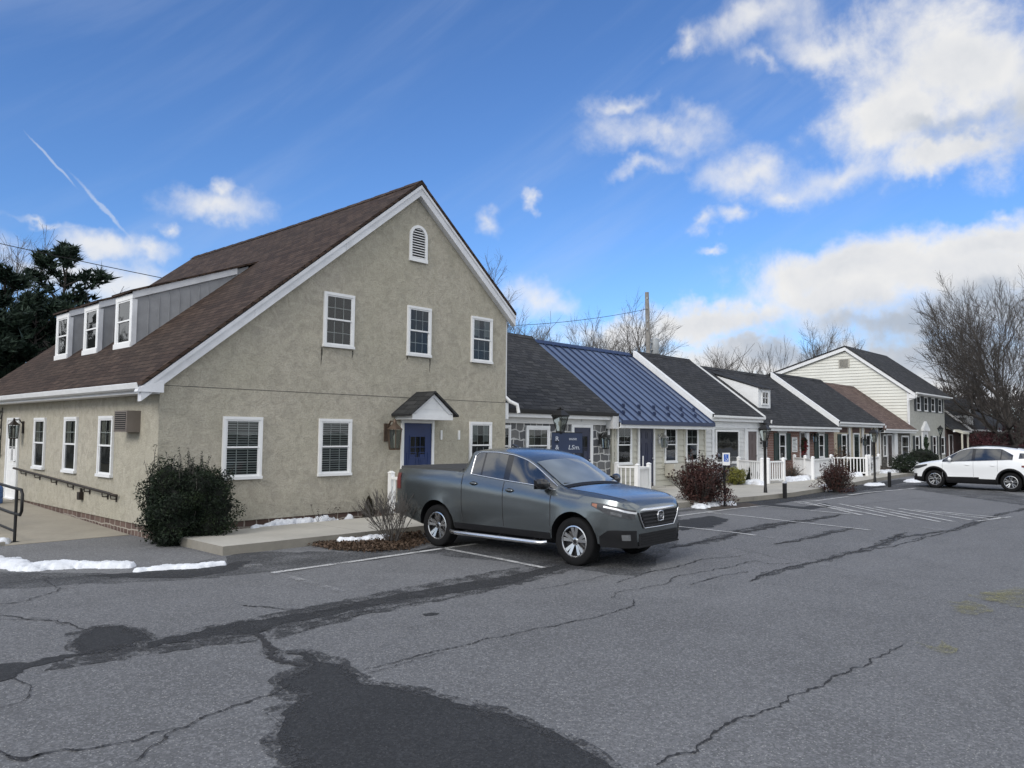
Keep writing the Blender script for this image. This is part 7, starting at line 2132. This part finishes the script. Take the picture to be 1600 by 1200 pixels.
# ---------------- the white crossover
SU = Car(hw=.885, norm=None, axles=(.87, 3.425), rw=.345, ra=.415, flare=[(.87, .2, .02), (3.425, .2, .025)],
         zbot=[(0, .34), (.06, .28), (.3, .22), (3.9, .24), (4.28, .40)],
         zbelt=[(0, .70), (.06, .80), (.25, .88), (.7, .96), (1.05, 1.0), (1.9, 1.055), (2.7, 1.10), (3.4, 1.15), (3.9, 1.13), (4.15, 1.03), (4.28, .88)],
         ztop=[(0, .75), (.06, .86), (.25, .95), (.6, 1.03), (.98, 1.09), (1.08, 1.125), (1.72, 1.52), (2.0, 1.60), (2.5, 1.645), (3.1, 1.625), (3.6, 1.56), (3.82, 1.51), (4.05, 1.24), (4.18, 1.10), (4.28, .95)],
         wr=[(0, .40), (.06, .55), (.3, .66), (1.0, .72), (1.1, .72), (1.75, .57), (2.4, .58), (3.3, .57), (3.8, .55), (4.05, .64), (4.2, .68), (4.28, .60)],
         plan=[(0, .60), (.05, .74), (.12, .83), (.25, .91), (.5, .97), (.85, .995), (1.4, .99), (2.4, .99), (3.3, 1.0), (3.8, .985), (4.1, .93), (4.28, .82)],
         side=[(.22, .92), (.30, .965), (.42, .985), (.52, .975), (.68, .985), (.85, 1.0), (.95, .995), (1.02, .975), (1.15, .955), (1.7, .9)],
         stations=sorted(set([0, .02, .05, .085, .12, .18, .25, .35, .45] + list(np.arange(.5, 4.2, .1).round(3)) + [1.04, 1.12, 3.85, 3.95, 4.05, 4.15, 4.22, 4.28])))


def crossover(label, a_, c_):
    t = thing('parked_car', label, 'car', (0, 0, 0), 'white cars at the right edge', rot=.001)
    hd = np.array(a_) - np.array(c_); ang = math.atan2(hd[1], hd[0]); fwd = np.array((math.cos(ang), math.sin(ang))); rgt = np.array((math.sin(ang), -math.cos(ang)))
    mid = (np.array(a_) + np.array(c_)) / 2; o_ = mid + fwd * ((.87 + 3.425) / 2) + rgt * (.885 - .06)
    t.rotation_euler = (0, 0, ang); t.location = (o_[0], o_[1], 0)
    SU.body(t, [M['paint_white'], M['black_trim']], .43)
    SU.arch_trim(t, M['black_trim'], .07, .010)
    make_wheels(SU, t, .215, .225, (5, ((-.22, .03, .042), (.22, .03, .042))))
    zlo = lambda s: SU._zbelt(s) + .03; zhi = lambda s: SU.edge(s)[3] - .03
    sd = lambda off: (lambda s, z: tuple(SU.side(s, z, off)))
    for nm, s0, s1 in (('front_door_glass', 1.22, 2.16), ('rear_door_glass', 2.27, 3.10), ('quarter_glass', 3.14, 3.46)):
        b = MB(); SU.patch(sd(.004), s0, s1, zlo, (lambda s: min(zhi(s), zhi(3.2) - max(0, s - 3.1) * .55)), 12, 5, b); sides(b, nm, M['car_glass'], t)
    b = MB(); SU.patch(sd(.003), 1.14, 3.50, lambda s: SU._zbelt(s) + .012, lambda s: min(zhi(s), zhi(3.2) - max(0, s - 3.1) * .55) + .015, 26, 5, b); sides(b, 'window_surround', M['dark_gloss'], t)
    b = MB(); SU.strip(b, [tuple(SU.side(s, SU._zbelt(s) + .006, .006)) for s in np.linspace(1.18, 3.5, 30)], .008); sides(b, 'window_chrome', M['chrome'], t)
    b = MB(); SU.patch(sd(.004), 3.68, 4.0, lambda s: SU._zbelt(s) + .06 + (s - 3.68) * .1, lambda s: min(zhi(s) - .02, 1.40), 8, 4, b); sides(b, 'rear_quarter_glass', M['car_glass'], t); b = MB(); SU.patch(lambda s, u: tuple(SU.top(s, u, .008)), 3.86, 4.06, -.9, .9, 5, 10, b); b.build('rear_window', M['car_glass'], t, uv=False, local=True)
    b = MB(); SU.patch(lambda s, u: tuple(SU.top(s, u, .010)), 1.10, 1.77, -.95, .95, 10, 12, b, mirror=False); b.build('windscreen', M['windscreen'], t, uv=False, local=True)
    b = MB()
    for s, z0, z1 in ((1.16, .45, None), (2.22, .45, None), (3.02, .72, None)):
        k = 12; V = []; z1 = SU._zbelt(s)
        for i in range(k + 1):
            z = z0 + (z1 - z0) * i / k; V += [tuple(SU.side(s - .005, z, .0025)), tuple(SU.side(s + .005, z, .0025))]
        F = [(2 * i, 2 * i + 1, 2 * i + 3, 2 * i + 2) for i in range(k)]; b = MB(); b.add(V, [f[::-1] for f in F]); sides(b, 'panel_gap', M['board_grey'], t)
    b = MB(); SU.patch(sd(.007), 1.30, 3.0, lambda s: .23, lambda s: .425, 16, 4, b); sides(b, 'sill_cladding', M['black_trim'], t)
    for sg in (1, -1):
        b = MB()
        V = []
        lo = lambda s: np.interp(s, [0, .3, .62], [.70, .74, .86]); hi = lambda s: np.interp(s, [0, .2, .62], [.77, .84, .915])
        for i in range(13):
            s = .04 + .58 * i / 12
            for j in range(4): p = SU.side(s, lo(s) + (hi(s) - lo(s)) * j / 3, .006); V.append((p[0] + .004, sg * p[1], p[2]))
        F = [(i * 4 + j, (i + 1) * 4 + j, (i + 1) * 4 + j + 1, i * 4 + j + 1) for i in range(12) for j in range(3)]
        b.add(V, F if sg > 0 else [f[::-1] for f in F], 0, True); b.build('headlight', M['lens_dark'], t, uv=False, local=True)
        b = MB(); V = []
        for i in range(9):
            s = 3.78 + .42 * i / 8; l_, h_ = .80 + .10 * (1 - i / 8), .985 - .02 * (1 - i / 8)
            for j in range(4): p = SU.side(s, l_ + (h_ - l_) * j / 3, .008); V.append((p[0], sg * p[1], p[2]))
        F = [(i * 4 + j, (i + 1) * 4 + j, (i + 1) * 4 + j + 1, i * 4 + j + 1) for i in range(8) for j in range(3)]
        b.add(V, F if sg > 0 else [f[::-1] for f in F], 0, True); b.build('tail_light', M['tail_red'], t, uv=False, local=True)
        b = MB(); p = SU.side(1.45, 1.10); b.ball((-1.44, sg * (p[1] + .13), 1.12), (.06, .11, .075), 12); b.tube([(-1.40, sg * (p[1] - .02), 1.07), (-1.43, sg * (p[1] + .1), 1.09)], .025, 6); b.build('wing_mirror', M['paint_white'], t, uv=False, local=True)
        for s in (2.02, 2.86):
            b = MB(); p = SU.side(s, .93); b.ball((-s, sg * (p[1] + .012), .93), (.085, .02, .02), 10); b.build('door_handle', M['paint_white'], t, uv=False, local=True)
        b = MB(); b.tube([(-s, sg * (SU.wroof(s) - .03), SU._ztop(s) + .015) for s in np.linspace(2.0, 3.6, 12)], .016, 6); b.build('roof_rail', M['black_trim'], t, uv=False, local=True)
        b = MB(); V = []
        for i in range(7):
            s = .02 + .2 * i / 6
            for j in range(3): p = SU.side(s, .44 + .05 * j, .007); V.append((p[0] + .005, sg * p[1], p[2]))
        F = [(i * 3 + j, (i + 1) * 3 + j, (i + 1) * 3 + j + 1, i * 3 + j + 1) for i in range(6) for j in range(2)]
        b.add(V, F if sg > 0 else [f[::-1] for f in F], 0, True); b.build('fog_lamp', M['dark_gloss'], t, uv=False, local=True)
    b = MB(); fbox(b, -.44, .44, .50, .72, -.02, .012); fbox(b, -.48, .48, .26, .44, -.03, .01); g_ = b.build('grille', M['dark_gloss'], t, uv=False, local=True)
    b = MB(); fbox(b, -.44, .44, .60, .62, .012, .022); b.build('grille_bar', M['chrome'], g_, uv=False, local=True)
    b = MB(); b.box(-3.9, -.55, .22, -.5, .55, .30); b.build('underbody', M['black_trim'], t, uv=False, local=True)
    return t


C1 = crossover('white crossover car with black cladding parked nose towards the shops', atZ(1464, 762.5)[:2], atZ(1577, 768.5)[:2])
C2 = copy_tree(C1); tag(C2, 'second white car behind the first, only its roof and rails showing at the right edge', 'car', 'white cars at the right edge')
C2.location = (C1.location[0] + 6.2, C1.location[1] - 1.0, 0)
